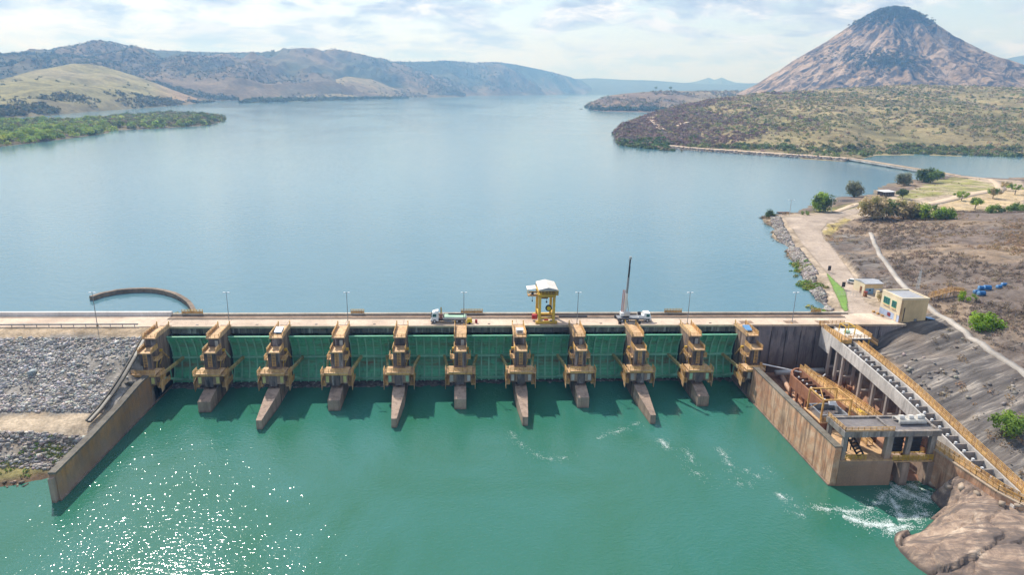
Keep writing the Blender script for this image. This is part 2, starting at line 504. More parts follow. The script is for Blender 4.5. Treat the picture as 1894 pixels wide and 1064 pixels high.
def bark():
    m, t, p, o = newmat('bark')
    ps = pos(t)
    n = noise(t, scaled(t, ps, (3, 3, .5)), 1.5, 4, 0.6)
    L(t, mixc(t, n, (0.10, 0.075, 0.055), (0.22, 0.17, 0.13)), p.inputs['Base Color'])
    p.inputs['Roughness'].default_value = 0.9
    return m
M['bark'] = bark()

def ground(name, scale=1.0, extra=None, b=0.5):
    """terrain: colour from the cover attribute (what grows or lies there), broken up by noise"""
    m, t, p, o = newmat(name)
    ps = pos(t)
    at = N(t, 'ShaderNodeAttribute', attribute_name='Col')
    n1 = noise(t, ps, 0.11 * scale, 8, 0.68, 0.5)
    n2 = noise(t, ps, 0.9 * scale, 5, 0.7)
    c = mixc(t, 1.0, at.outputs['Color'], ramp(t, n1, ((0.30, 0.45), (0.5, 1.0), (0.72, 1.55))), 'MULTIPLY')
    c = mixc(t, 1.0, c, ramp(t, n2, ((0.3, 0.62), (0.7, 1.3))), 'MULTIPLY')
    if extra: c = extra(t, ps, c)
    L(t, c, p.inputs['Base Color'])
    p.inputs['Roughness'].default_value = 0.95
    p.inputs['Specular IOR Level'].default_value = 0.15
    bump(t, p, math_node(t, 'ADD', n2, math_node(t, 'MULTIPLY', n1, 2.0)), b, 0.6 / scale)
    return m
def rock_streaks(t, ps, c):
    at = N(t, 'ShaderNodeAttribute', attribute_name='Mask')
    sep = N(t, 'ShaderNodeSeparateColor'); L(t, at.outputs['Color'], sep.inputs[0])
    # run-off streaks that follow the fall of the slope (towards the river)
    rot = N(t, 'ShaderNodeMapping'); rot.vector_type = 'POINT'
    rot.inputs['Rotation'].default_value = (0, 0, math.radians(-13))
    L(t, ps, rot.inputs[0])
    s = noise(t, scaled(t, rot.outputs[0], (0.10, 1.15, 0.3)), 0.42, 7, 0.68, 0.35)
    s2 = noise(t, scaled(t, rot.outputs[0], (0.13, 1.6, 0.4), (5, 3, 1)), 0.9, 5, 0.7, 0.2)
    col = ramp(t, s, ((0.34, (0.04, 0.037, 0.038)), (0.45, (0.115, 0.104, 0.10)), (0.55, (0.215, 0.195, 0.18)), (0.64, (0.44, 0.385, 0.33))))
    col = mixc(t, ramp(t, s2, ((0.48, 0.0), (0.62, 0.75))), col, (0.085, 0.078, 0.078))
    lich = noise(t, ps, 0.07, 7, 0.7, 0.8)
    col = mixc(t, ramp(t, lich, ((0.46, 0.0), (0.62, 0.7))), col, (0.10, 0.088, 0.08))
    return mixc(t, sep.outputs[0], c, col)
M['bank'] = ground('bank_ground', 1.0, rock_streaks)
M['embank'] = ground('embankment_ground', 1.6)
M['hillnear'] = ground('hill_ground', 0.16)
M['hillfar'] = ground('far_hill_ground', 0.075)
def outcrop_mat():
    m, t, p, o = newmat('granite_outcrop')
    ps = pos(t)
    n = noise(t, ps, 0.22, 8, 0.72, 0.8)
    c = ramp(t, n, ((0.32, (0.085, 0.068, 0.062)), (0.44, (0.21, 0.155, 0.125)), (0.54, (0.34, 0.25, 0.19)), (0.66, (0.52, 0.42, 0.33))))
    rot = N(t, 'ShaderNodeMapping'); rot.inputs['Rotation'].default_value = (0, 0, math.radians(22)); L(t, ps, rot.inputs[0])
    s = noise(t, scaled(t, rot.outputs[0], (0.14, 1.0, 0.8)), 0.42, 9, 0.75, 0.6)
    c = mixc(t, ramp(t, s, ((0.46, 0.0), (0.56, 0.85))), c, (0.115, 0.095, 0.088))
    L(t, c, p.inputs['Base Color'])
    p.inputs['Roughness'].default_value = 0.9
    p.inputs['Specular IOR Level'].default_value = 0.2
    sz = N(t, 'ShaderNodeSeparateXYZ'); L(t, ps, sz.inputs[0])
    wetf = ramp(t, math_node(t, 'ADD', sz.outputs[2], math_node(t, 'MULTIPLY', n, 0.8)), ((0.55, 0.85), (1.0, 0.0)))
    c = mixc(t, wetf, c, (0.06, 0.05, 0.045))
    L(t, c, p.inputs['Base Color'])
    bump(t, p, math_node(t, 'ADD', s, noise(t, ps, 1.6, 6, 0.75)), 0.45, 0.22)
    return m
M['outcrop'] = outcrop_mat()
def mountain_mat():
    m, t, p, o = newmat('granite_mountain')
    ps = pos(t)
    at = N(t, 'ShaderNodeAttribute', attribute_name='Col')
    sep = N(t, 'ShaderNodeSeparateColor'); L(t, at.outputs['Color'], sep.inputs[0])
    n = noise(t, ps, 0.014, 9, 0.72, 0.6)
    s = noise(t, scaled(t, ps, (1, 1, 0.30)), 0.020, 9, 0.72, 0.9)
    c = ramp(t, n, ((0.35, (0.11, 0.08, 0.058)), (0.47, (0.29, 0.205, 0.138)), (0.62, (0.47, 0.345, 0.24))))
    c = mixc(t, ramp(t, s, ((0.48, 0.0), (0.54, 0.95))), c, (0.05, 0.042, 0.045))
    pl = noise(t, scaled(t, ps, (1, 1, 0.12), (300, 50, 0)), 0.018, 6, 0.6, 0.3)
    c = mixc(t, ramp(t, pl, ((0.54, 0.0), (0.62, 0.9))), c, (0.50, 0.39, 0.31))
    v = math_node(t, 'ADD', sep.outputs[1], math_node(t, 'MULTIPLY', math_node(t, 'SUBTRACT', noise(t, ps, 0.03, 6, 0.7), 0.5), 1.6))
    c = mixc(t, ramp(t, v, ((0.42, 0.0), (0.60, 1.0))), c, (0.05, 0.056, 0.032))
    L(t, c, p.inputs['Base Color'])
    p.inputs['Roughness'].default_value = 0.95
    p.inputs['Specular IOR Level'].default_value = 0.15
    bump(t, p, math_node(t, 'ADD', n, math_node(t, 'MULTIPLY', noise(t, ps, 0.07, 6, 0.7), 0.6)), 0.8, 18.0)
    return m
M['mountain'] = mountain_mat()
# ------------------------------------------------------------------ water
Z_LAKE = 13.0
def sheet_rect(name, x0, x1, y0, y1, z, mat):
    o = MB()._add([(x0, y0, z), (x1, y0, z), (x1, y1, z), (x0, y1, z)], [(0, 1, 2, 3)])
    me = bpy.data.meshes.new(name); me.from_pydata(o.v, [], o.f); me.materials.append(mat)
    ob = bpy.data.objects.new(name, me); COL.objects.link(ob)
    return tag(ob, kind='structure')
tag(sheet_rect('river', -600, 112, -300, 171.2, 0.0, M['river']), 'green tailwater of the river below the dam')
tag(sheet_rect('reservoir', -8800, 11300, 180.6, 13300, Z_LAKE, M['lake']), 'wide pale blue reservoir behind the dam')
tag(sheet_rect('ground', -8900, 11400, -380, 13400, -9.0, M['outcrop']), kind='structure')

# ------------------------------------------------------------------ scatter tools
def leaf_cloud(C, R, col, ntri, size=0.42, flat=0.8, jitter=0.28, up=0.25, dome=True, rr=(0.62, 1.05)):
    """C centres (n,3), R radii (n,), col (n,3): clumps of leaf-like triangles on lumpy domes"""
    n = len(C)
    d = RNG.normal(size=(n, ntri, 3))
    if dome: d[..., 2] = np.abs(d[..., 2]) * 1.1 - 0.25
    d /= np.linalg.norm(d, axis=-1, keepdims=True)
    rad = RNG.uniform(rr[0], rr[1], (n, ntri, 1))
    P = C[:, None, :] + d * rad * R[:, None, None] * np.array([1, 1, flat])
    nrm = d + RNG.normal(size=d.shape) * 0.45 + np.array([0, 0, up])
    nrm /= np.linalg.norm(nrm, axis=-1, keepdims=True)
    a = np.cross(nrm, RNG.normal(size=d.shape)); a /= np.linalg.norm(a, axis=-1, keepdims=True)
    b = np.cross(nrm, a)
    s = (R[:, None, None] * size) * RNG.uniform(0.6, 1.25, (n, ntri, 1))
    V = np.stack([P + a * s, P - a * s * 0.55 + b * s * 0.9, P - a * s * 0.5 - b * s * 0.85], 2).reshape(-1, 3)
    F = np.arange(len(V)).reshape(-1, 3)
    tint = col[:, None, :] * RNG.uniform(1 - jitter, 1 + jitter, (n, ntri, 1))
    return V, F, np.repeat(tint.reshape(-1, 3), 3, axis=0)
_cube = np.array([[x, y, z] for z in (-1, 1) for y in (-1, 1) for x in (-1, 1)], float)
_cubef = np.array([[0, 2, 3, 1], [4, 5, 7, 6], [0, 1, 5, 4], [1, 3, 7, 5], [3, 2, 6, 7], [2, 0, 4, 6]])
def rock_cloud(C, S, col):
    n = len(C)
    v = _cube[None] * RNG.uniform(0.55, 1.0, (n, 8, 3))
    v = v * (S[:, None, None] * RNG.uniform(0.6, 1.3, (n, 1, 3)) * np.array([1.15, 1.0, 0.7]))
    ang = RNG.uniform(0, 6.28, n); tl = RNG.uniform(-0.5, 0.5, n)
    c, s = np.cos(ang)[:, None], np.sin(ang)[:, None]
    x, y, z = v[..., 0], v[..., 1], v[..., 2]
    ct, st = np.cos(tl)[:, None], np.sin(tl)[:, None]
    y, z = y * ct - z * st, y * st + z * ct
    v = np.stack([x * c - y * s, x * s + y * c, z], -1) + C[:, None, :]
    F = (_cubef[None] + (np.arange(n) * 8)[:, None, None]).reshape(-1, 4)
    return v.reshape(-1, 3), F, np.repeat(col, 8, axis=0)
def tints(n, cols, w=None):
    cols = np.array(cols, float)
    k = RNG.choice(len(cols), n, p=w)
    return cols[k] * RNG.uniform(0.75, 1.25, (n, 1)) * RNG.uniform(0.93, 1.07, (n, 3))
def stuff(name, V, F, col, mat, label, cat=None, parent=None):
    o = np_mesh(name, V, F, mat, col, parent=parent)
    return tag(o, label, cat, kind='stuff')

# ------------------------------------------------------------------ left embankment
EMB_Y = [60, 112, 119, 121.3, 123.5, 127.5, 135.5, 142, 167.3, 168.5, 171.6]
EMB_Z = [-8, -4, -0.7, 0.1, 0.7, 1.3, 4.6, 5.1, 14.0, 14.45, 14.85]
WALL_TOP = lambda y: np.interp(y, [116, 130, 142, 152, 172], [5.5, 5.8, 6.5, 7.5, 7.6])
def emb_h(x, y, rough=True):
    sh = np.clip((x + 88.6) * 0.55, -14, 6) * np.clip((145 - y) / 20, 0, 1)
    z = np.interp(y - sh, EMB_Y, EMB_Z)
    near = np.clip(1 - (-77.6 - x) / 9.0, 0, 1)
    lim = WALL_TOP(y) - 0.45
    z = np.where((y < 159) & (near > 0), np.minimum(z, lim + (1 - near) * 8), z)
    if rough:
        k = np.clip((167 - y) / 4, 0, 1) * np.where((y < 143) & (y > 134), 0.35, 1)
        z = z + k * (fbm(x * 0.09, y * 0.09, 4) * 0.5 + fbm(x * 0.5, y * 0.5, 3) * 0.28)
    return z
xs = np.arange(-330, -76.4, 0.9); ys = np.concatenate([np.arange(96, 172.0, 0.75)])
Xg, Yg = np.meshgrid(xs, ys)
Zg = emb_h(Xg, Yg)
nz = fbm(Xg * 0.12, Yg * 0.12, 4)
yy = Yg + nz * 3.0
c_rock = np.array([0.30, 0.275, 0.245]); c_dirt = np.array([0.42, 0.325, 0.225]); c_berm = np.array([0.44, 0.355, 0.26])
c_gr = np.array([0.23, 0.20, 0.085]); c_wet = np.array([0.16, 0.11, 0.07])
def lerp3(m, a, b): return a * (1 - m[..., None]) + b * m[..., None]
cl = np.zeros(Xg.shape + (3,)) + c_rock
cl = lerp3(np.clip((nz - 0.05) * 2.2, 0, 0.9) * (yy < 152), cl, c_dirt * 0.72)
cl = lerp3(np.clip((yy - 165.6) / 1.6, 0, 1), cl, c_dirt)
cl = lerp3(np.clip((yy - 134.6) / 1.0, 0, 1) * np.clip((142.0 - yy) / 1.0, 0, 1), cl, c_berm)
cl = lerp3(np.clip((128.6 - yy) / 1.0, 0, 1), cl, c_gr)
cl = lerp3(np.clip((0.75 - Zg) / 0.4, 0, 1), cl, c_wet)
o = np_mesh('embankment', np.stack([Xg, Yg, Zg], -1).reshape(-1, 3), grid_faces(*Xg.shape), M['embank'], cl.reshape(-1, 3), smooth=True)
tag(o, kind='structure')

def emb_rocks(n, y0, y1, smin, smax, thr, colset, name, label, x0=-150, x1=-79.0):
    x = RNG.uniform(x0, x1, n * 3); y = RNG.uniform(y0, y1, n * 3)
    k = (fbm(x * 0.10, y * 0.14, 4) + RNG.normal(size=len(x)) * 0.16) > thr
    x, y = x[k][:n], y[k][:n]
    s = smin * (smax / smin) ** (RNG.random(len(x)) ** 2.0)
    z = emb_h(x, y) + s * 0.12
    V, F, c = rock_cloud(np.stack([x, y, z], -1), s, tints(len(x), colset))
    return stuff(name, V, F, c, M['rocks'], label)
emb_rocks(27000, 142.5, 166.6, 0.09, 0.42, -0.06, [(0.43, 0.415, 0.40), (0.34, 0.33, 0.32), (0.54, 0.515, 0.485), (0.25, 0.235, 0.225), (0.42, 0.36, 0.30)],
          'riprap', 'grey loose rockfill on the embankment face left of the spillway')
emb_rocks(6500, 126.5, 135.0, 0.13, 0.5, -0.35, [(0.36, 0.34, 0.33), (0.26, 0.23, 0.22), (0.43, 0.40, 0.36), (0.18, 0.155, 0.14)],
          'riprap', 'dark grey rockfill below the dirt berm at left')
emb_rocks(110, 120.4, 124.0, 0.3, 0.95, -0.3, [(0.22, 0.17, 0.13), (0.14, 0.11, 0.09), (0.32, 0.24, 0.18)],
          'shore_rocks', 'brown boulders at the waterline, lower left corner', -112, -84)
# one conspicuous boulder
bx, by = -99.8, 154.0
V, F, c = rock_cloud(np.array([[bx, by, emb_h(np.array([bx]), np.array([by]))[0] + 0.7]]), np.array([1.15]), np.array([[0.27, 0.31, 0.32]]))
o = np_mesh('boulder', V - np.array([bx, by, 0]), F, M['rocks'], c); o.location = (bx, by, 0)
tag(o, 'largest pale grey boulder on the rockfill slope', 'boulder')
# weeds on the lower rockfill
x = np.concatenate([RNG.normal(-84.5, 2.2, 90), RNG.normal(-80.5, 1.2, 40), RNG.uniform(-115, -85, 80)])
y = np.concatenate([RNG.normal(131.5, 1.1, 90), RNG.normal(129.5, 1.2, 40), RNG.uniform(124, 128, 80)])
C = np.stack([x, y, emb_h(x, y) + 0.1], -1)
V, F, c = leaf_cloud(C, RNG.uniform(0.25, 0.6, len(x)), tints(len(x), [(0.09, 0.15, 0.03), (0.16, 0.17, 0.05)]), 14)
stuff('weeds', V, F, c, M['leaf'], 'green weeds growing on the lower rockfill')

# ------------------------------------------------------------------ right bank
def P3(px, py, z): return tuple(G(px, py, z))
BANK = [P3(*p) for p in (
    (1894, 690, 15), (1894, 560, 20), (1894, 470, 24), (1894, 395, 24.5), (1760, 402, 20), (1680, 410, 17.5), (1600, 412, 15.6),
    (1620, 430, 16.8), (1700, 555, 16.8), (1830, 540, 19.8), (1820, 600, 17.2), (1760, 540, 18), (1870, 790, 9.8), (1700, 470, 19),
    (1620, 500, 16.2), (1640, 540, 15.4), (1720, 650, 12.6), (1790, 730, 11), (1800, 480, 22.2), (1660, 440, 18),
    # level ground, road and apron
    (1450, 402, 15), (1490, 480, 15), (1530, 520, 15), (1556, 560, 15), (1563, 580, 15), (1640, 590, 15), (1600, 520, 15), (1560, 470, 15),
    (1530, 440, 15), (1520, 420, 15), (1590, 396, 15), (1700, 380, 15), (1780, 345, 15.2), (1880, 350, 15.4), (1894, 338, 15.2), (1760, 326, 15),
    (1800, 365, 15.3), (1894, 375, 15.6), (1690, 350, 14.8), (1640, 365, 14.8), (1600, 375, 14.8), (1560, 385, 15), (1830, 390, 15.5),
    # shoreline of the reservoir
    (1421, 399, 13), (1430, 430, 13), (1455, 465, 13), (1480, 500, 13), (1500, 540, 13), (1525, 575, 13), (1500, 386, 13), (1540, 376, 13),
    (1572, 364, 13), (1612, 352, 13), (1682, 336, 13), (1725, 329, 13), (1800, 326.5, 13), (1894, 328.5, 13),
    # lake bed off the shore
    (1437, 412, 14.3), (1452, 440, 14.3), (1476, 476, 14.3), (1503, 512, 14.3), (1522, 550, 14.3), (1543, 578, 14.4), (1395, 405, 9), (1405, 440, 9), (1432, 478, 9), (1458, 515, 9), (1478, 552, 9), (1500, 582, 9), (1480, 372, 9.5), (1540, 360, 9.5),
    (1600, 338, 9.5), (1680, 322, 9.5), (1740, 316, 9.5), (1830, 316, 9.5), (1894, 316, 9.5))]
BANK += [(122, 171.5, 14.6), (118, 171, 12.5), (113, 170.5, 9.5), (108, 171, 7), (104.5, 160, 8.5), (104.5, 150, 9.5), (104.5, 135, 8.4), (104.5, 120, 6.8),
         (104.5, 107, 5.6), (103, 96, 5), (98, 160, 1), (96, 140, 1), (97, 125, 1), (85, 150, 0.8), (78, 160, 0.8), (78, 125, 0.8), (90, 120, -1.5), (88, 108, -4),
         (74, 100, -5), (100, 82, -1), (116, 90, 6.0), (122, 110, 9), (130, 75, 6), (200, 130, 20), (260, 180, 26), (320, 240, 28), (420, 300, 26), (300, 100, 24),
         (500, 400, 20), (600, 470, 18), (640, 300, 30), (480, 470, 15.5), (560, 520, 15.5), (640, 560, 13.5), (95, 186, 8), (80, 190, 6), (122, 176, 15), (120, 184, 15), (115, 183, 14.6), (132, 176, 15.4),
         (470, 600, 8), (560, 610, 8), (640, 630, 8), (300, 560, 6), (160, 420, 5), (90, 260, 5), (90, 330, 4)]
BANK = np.array(BANK)
_bs = 100.0
def _U(r2): return r2 * np.log(r2 + 1e-9) * 0.5
def tps_fit(P, lam=2e-4):
    xy = P[:, :2] / _bs; n = len(P)
    K = _U(((xy[:, None] - xy[None]) ** 2).sum(-1)) + lam * np.eye(n)
    Q = np.hstack([np.ones((n, 1)), xy])
    A = np.block([[K, Q], [Q.T, np.zeros((3, 3))]])
    return xy, np.linalg.solve(A, np.concatenate([P[:, 2], np.zeros(3)]))
def tps_eval(fit, x, y):
    xy, w = fit; sh = np.shape(x)
    p = np.stack([np.ravel(x), np.ravel(y)], -1) / _bs
    out = w[-3] + p @ w[-2:]
    for i in range(len(xy)):
        out = out + w[i] * _U(((p - xy[i]) ** 2).sum(-1))
    return out.reshape(sh)
bank_fit = tps_fit(BANK)
ROADPX = [(1568, 587), (1570, 575), (1564, 538), (1531, 507), (1500, 470), (1475, 437), (1450, 402), (1500, 399), (1545, 393), (1592, 385), (1594, 392),
          (1560, 402), (1530, 413), (1519, 427), (1524, 442), (1545, 466), (1570, 500), (1583, 520), (1592, 545), (1602, 560), (1642, 580), (1650, 594)]
ROAD = np.array([G(a, b, 15)[:2] for a, b in ROADPX])
FLATPX = [(1566, 592), (1425, 400), (1500, 392), (1600, 378), (1700, 345), (1800, 330), (1894, 335), (1894, 382), (1700, 392), (1600, 404), (1530, 418), (1526, 442), (1596, 520), (1625, 545), (1655, 594)]
FLAT = np.array([G(a, b, 15)[:2] for a, b in FLATPX])
def bank_h(x, y, rough=True):
    x = np.asarray(x, float); y = np.asarray(y, float)
    z = tps_eval(bank_fit, x, y)
    basin = (x < 101.5) & (y > 117.5) & (y < 172)
    z = np.where(basin, np.minimum(z, 0.9), z)
    z = np.where((x < 101.5) & (y > 117.5) & (y < 172), 0.9, z)
    fl = inside(FLAT, x, y)
    z = np.where(fl & (y < 345), np.minimum(z, 15.0), z)
    if rough:
        a = np.where(fl, 0.0, np.where(basin, 0.12, 1.0)) * np.where(y > 182, np.where(x < 165, 0.15, 1), 1)
        xr = x * .974 + y * .225; yr = -x * .225 + y * .974
        z = z + a * np.where((x > 105) & (y < 176), 1, 0) * (fbm(xr * .05, yr * .32, 4) * .75 + np.abs(fbm(xr * .09 + 5, yr * .7, 3)) * .5)
        z = z + a * (fbm(x * 0.035, y * 0.035, 4) * 1.1 + fbm(x * 0.22, y * 0.22, 4) * 0.45)
    return z
xs = np.concatenate([np.arange(74.6, 210, 1.15), np.arange(210, 660, 3.2)])
ys = np.concatenate([np.arange(66, 300, 1.15), np.arange(300, 640, 2.6)])
Xg, Yg = np.meshgrid(xs, ys)
Zg = bank_h(Xg, Yg)
n1 = fbm(Xg * 0.045, Yg * 0.045, 5); n2 = fbm(Xg * 0.15 + 40, Yg * 0.15, 4)
burnt = np.array([0.165, 0.13, 0.11]); tanb = np.array([0.29, 0.215, 0.15]); grass = np.array([0.25, 0.245, 0.085]); dry = np.array([0.47, 0.36, 0.215])
dirt = np.array([0.44, 0.355, 0.27]); rustf = np.array([0.37, 0.20, 0.125]); wet = np.array([0.20, 0.17, 0.12])
cl = np.zeros(Xg.shape + (3,)) + burnt
cl = lerp3(np.clip(n1 * 2.5 + 0.15, 0, 1) * 0.8, cl, tanb)
flat = inside(FLAT, Xg, Yg)
cl[flat] = dirt * 0.95
def region(pxs, z): return inside(np.array([G(a, b, z)[:2] for a, b in pxs]), Xg + n2 * 4, Yg + n1 * 6)
gm = region([(1640, 372), (1690, 350), (1730, 332), (1770, 328), (1830, 340), (1850, 352), (1790, 358), (1700, 366)], 15)
cl = lerp3(gm * np.clip(0.75 + n2, 0, 1), cl, grass)
dm = region([(1690, 396), (1760, 372), (1830, 352), (1894, 352), (1894, 395), (1800, 398), (1700, 402)], 15)
cl = lerp3(dm * np.clip(0.8 + n2 * 0.6, 0, 1), cl, dry)
gm2 = region([(1500, 392), (1530, 383), (1600, 372), (1620, 380), (1560, 392)], 15)
cl = lerp3(gm2 * np.clip(0.6 + n2, 0, 1), cl, grass * 0.9)
gm3 = region([(1519, 425), (1530, 413), (1560, 404), (1575, 408), (1540, 425), (1532, 440)], 15)
cl = lerp3(gm3 * 0.8, cl, np.array([0.36, 0.29, 0.10]))
bk = (Xg < 165) & (Yg > 182) & (~inside(ROAD, Xg, Yg)) & (Zg < 14.9) & (Yg < 360)
cl = lerp3(bk * 0.85, cl, np.array([0.34, 0.27, 0.20]))
cl = lerp3(np.clip((13.6 - Zg) / 0.8, 0, 1) * (Yg > 182), cl, wet)
cl = lerp3(((Xg < 101.5) & (Yg > 117.5) & (Yg < 171)) * 1.0, cl, rustf)
rk = inside(np.array([G(*p)[:2] for p in ((1600, 635, 10), (1640, 607, 13.5), (1690, 575, 16), (1720, 562, 17), (1770, 600, 16.5), (1830, 650, 15.5), (1894, 695, 15), (1950, 760, 14), (1950, 960, 6), (1894, 905, 7), (1700, 740, 8))]), Xg + n2 * 1.5, Yg + n1 * 2)
rk2 = inside(np.array([G(*p)[:2] for p in ((1524, 440, 15), (1560, 428, 15.5), (1612, 436, 16.5), (1625, 480, 17), (1690, 555, 17), (1640, 525, 15.5), (1592, 520, 15), (1555, 475, 15))]), Xg + n2 * 2, Yg + n1 * 3)
rm = np.where(rk, np.clip(0.95 + n2 * 0.5, 0, 1), np.where(rk2, np.clip(0.55 + n2 * 1.2, 0, 1), np.clip(n2 * 1.1 + 0.02, 0, 0.55)))
rm = rm * (~flat) * (Yg < 330) * ((Yg < 178) | (Xg > 135)) * (Xg > 101.4)
o = np_mesh('bank', np.stack([Xg, Yg, Zg], -1).reshape(-1, 3), grid_faces(*Xg.shape), M['bank'], cl.reshape(-1, 3), smooth=True)
a = o.data.attributes.new('Mask', 'FLOAT_COLOR', 'POINT')
c4 = np.zeros((rm.size, 4), np.float32); c4[:, 0] = rm.ravel(); c4[:, 3] = 1
a.data.foreach_set('color', c4.ravel())
tag(o, 'rocky right bank with dry brush and dirt flats', kind='structure')

def drape(name, poly, cell, dz, mat, label=None, hf=bank_h, kind='structure'):
    poly = np.asarray(poly)
    x0, y0 = poly.min(0) - cell; x1, y1 = poly.max(0) + cell
    xs = np.arange(x0, x1, cell); ys = np.arange(y0, y1, cell)
    Xc, Yc = np.meshgrid(xs, ys)
    keep = inside(poly, Xc[:-1, :-1] + cell / 2, Yc[:-1, :-1] + cell / 2).ravel()
    Zc = hf(Xc, Yc) + dz
    F = grid_faces(*Xc.shape)[keep]
    used, inv = np.unique(F, return_inverse=True)
    V = np.stack([Xc, Yc, Zc], -1).reshape(-1, 3)[used]
    o = np_mesh(name, V, inv.reshape(F.shape), mat, np.ones((len(V), 3)), smooth=True)
    return tag(o, label, kind=kind)
def ribbon_poly(pts, w):
    pts = np.asarray(pts, float); t = np.gradient(pts, axis=0); t /= np.linalg.norm(t, axis=1, keepdims=True)
    n = np.stack([-t[:, 1], t[:, 0]], -1) * (w / 2)
    return np.vstack([pts + n, (pts - n)[::-1]])
def smooth_line(pts, k=8):
    pts = np.asarray(pts, float); d = np.r_[0, np.cumsum(np.linalg.norm(np.diff(pts[:, :2], axis=0), axis=1))]
    u = np.linspace(0, d[-1], (len(pts) - 1) * k + 1)
    out = np.stack([np.interp(u, d, pts[:, i]) for i in range(pts.shape[1])], -1)
    for _ in range(k):
        out[1:-1] = (out[:-2] + 2 * out[1:-1] + out[2:]) / 4
    return out
def ribbon(name, pts, w, mat, thick=0.12, hf=bank_h, dz=0.1, label=None, kind=None, parent=None, n=3):
    """a strip of real thickness that follows the ground"""
    pts = smooth_line(pts)[:, :2]
    t = np.gradient(pts, axis=0); t /= np.linalg.norm(t, axis=1, keepdims=True)
    nn = np.stack([-t[:, 1], t[:, 0]], -1)
    offs = np.linspace(-w / 2, w / 2, n)
    P = pts[:, None, :] + nn[:, None, :] * offs[None, :, None]
    Z = hf(P[..., 0], P[..., 1])
    Z = np.maximum(Z, Z.max(1, keepdims=True) * 0.6 + Z * 0.4) + dz
    top = np.concatenate([P, Z[..., None]], -1)
    lo = top.copy(); lo[..., 2] -= thick + 0.3
    m = len(pts)
    V = np.concatenate([top.reshape(-1, 3), lo.reshape(-1, 3)])
    F = list(grid_faces(m, n))
    b = m * n
    for i in range(m - 1):
        F.append(np.array([i * n, (i + 1) * n, b + (i + 1) * n, b + i * n]))
        F.append(np.array([(i + 1) * n + n - 1, i * n + n - 1, b + i * n + n - 1, b + (i + 1) * n + n - 1]))
    o = np_mesh(name, V, np.array(F), mat, np.ones((len(V), 3)))
    bm_fix(o.data)
    if parent: o.parent = parent
    return tag(o, label, kind=kind)

drape('road', ROAD, 0.7, 0.10, M['road'], 'pale concrete road from the dam to the promontory')
# grass wedge beside the road
WEDGE = np.array([G(a, b, 15)[:2] for a, b in ((1528, 505), (1546, 523), (1562, 537), (1566, 556), (1568.5, 575), (1561, 576), (1545, 543))])
def lawn_mat():
    m, t, p, o = newmat('lawn')
    n = noise(t, pos(t), 0.8, 6, 0.7)
    L(t, ramp(t, n, ((0.3, (0.10, 0.20, 0.03)), (0.7, (0.19, 0.32, 0.06)))), p.inputs['Base Color'])
    p.inputs['Roughness'].default_value = 0.9
    return m
M['lawn'] = lawn_mat()
drape('lawn', WEDGE, 0.5, 0.16, M['lawn'], 'bright green lawn wedge beside the road')
def dirt_mat():
    m, t, p, o = newmat('dirt_track')
    n = noise(t, pos(t), 0.25, 6, 0.7)
    L(t, ramp(t, n, ((0.3, (0.40, 0.30, 0.21)), (0.7, (0.56, 0.45, 0.34)))), p.inputs['Base Color'])
    p.inputs['Roughness'].default_value = 0.95
    return m
M['dirt'] = dirt_mat()
for pts, w in (([(1592, 389), (1640, 385), (1700, 380), (1745, 372), (1800, 360), (1850, 352)], 7.0), ([(1766, 325.5), (1800, 329.5), (1850, 335), (1894, 336), (1960, 337)], 8.0),
               ([(1835, 334), (1848, 342), (1850, 352), (1840, 360)], 6), ([(1545, 391), (1570, 384), (1590, 378)], 4)):
    ribbon('dirt_road', [G(a, b, 15)[:2] for a, b in pts], w, M['dirt'], 0.1, dz=0.14, kind='structure')

# riprap along the shore beside the road
n = 7500
u = RNG.random(n); v = RNG.random(n)
sh = np.array([G(a, b, 13)[:2] for a, b in ((1424, 400), (1430, 430), (1455, 465), (1480, 500), (1500, 540), (1525, 575))])
rd = np.array([G(a, b, 15)[:2] for a, b in ((1447, 402), (1465, 434), (1490, 470), (1518, 508), (1536, 545), (1552, 578))])
d = np.linspace(0, 1, 6)
x = np.interp(u, d, sh[:, 0]) * (1 - v) + np.interp(u, d, rd[:, 0]) * v
y = np.interp(u, d, sh[:, 1]) * (1 - v) + np.interp(u, d, rd[:, 1]) * v
k = (v < 0.78) & ((u < 0.62) | (v < 0.6))
x, y, v_ = x[k], y[k], v[k]
V, F, c = rock_cloud(np.stack([x, y, bank_h(x, y) + 0.15], -1), RNG.uniform(0.22, 0.65, len(x)), tints(len(x), [(0.26, 0.24, 0.23), (0.34, 0.31, 0.29), (0.17, 0.15, 0.14)]))
stuff('riprap', V, F, c, M['rocks'], 'grey rock armour along the shore beside the road')
x = np.interp(RNG.uniform(0.45, 1, 330), d, sh[:, 0]) + RNG.normal(0, 1.3, 330); y = np.interp(RNG.uniform(0.45, 1, 330), d, sh[:, 1])
u = RNG.uniform(0.55, 1.0, 330)
x = np.interp(u, d, sh[:, 0]) + RNG.normal(0.3, 1.5, 330); y = np.interp(u, d, sh[:, 1]) + RNG.normal(0, 1.5, 330)
k = fbm(x * 0.08, y * 0.08, 3) > 0.0
x, y = x[k], y[k]
V, F, c = leaf_cloud(np.stack([x, y, np.maximum(bank_h(x, y), 12.95) + 0.1], -1), RNG.uniform(0.5, 1.3, len(x)), tints(len(x), [(0.16, 0.23, 0.04), (0.10, 0.17, 0.035), (0.24, 0.24, 0.07)]), 22)
stuff('shore_weeds', V, F, c, M['leaf'], 'bright green reeds at the water edge beside the road')

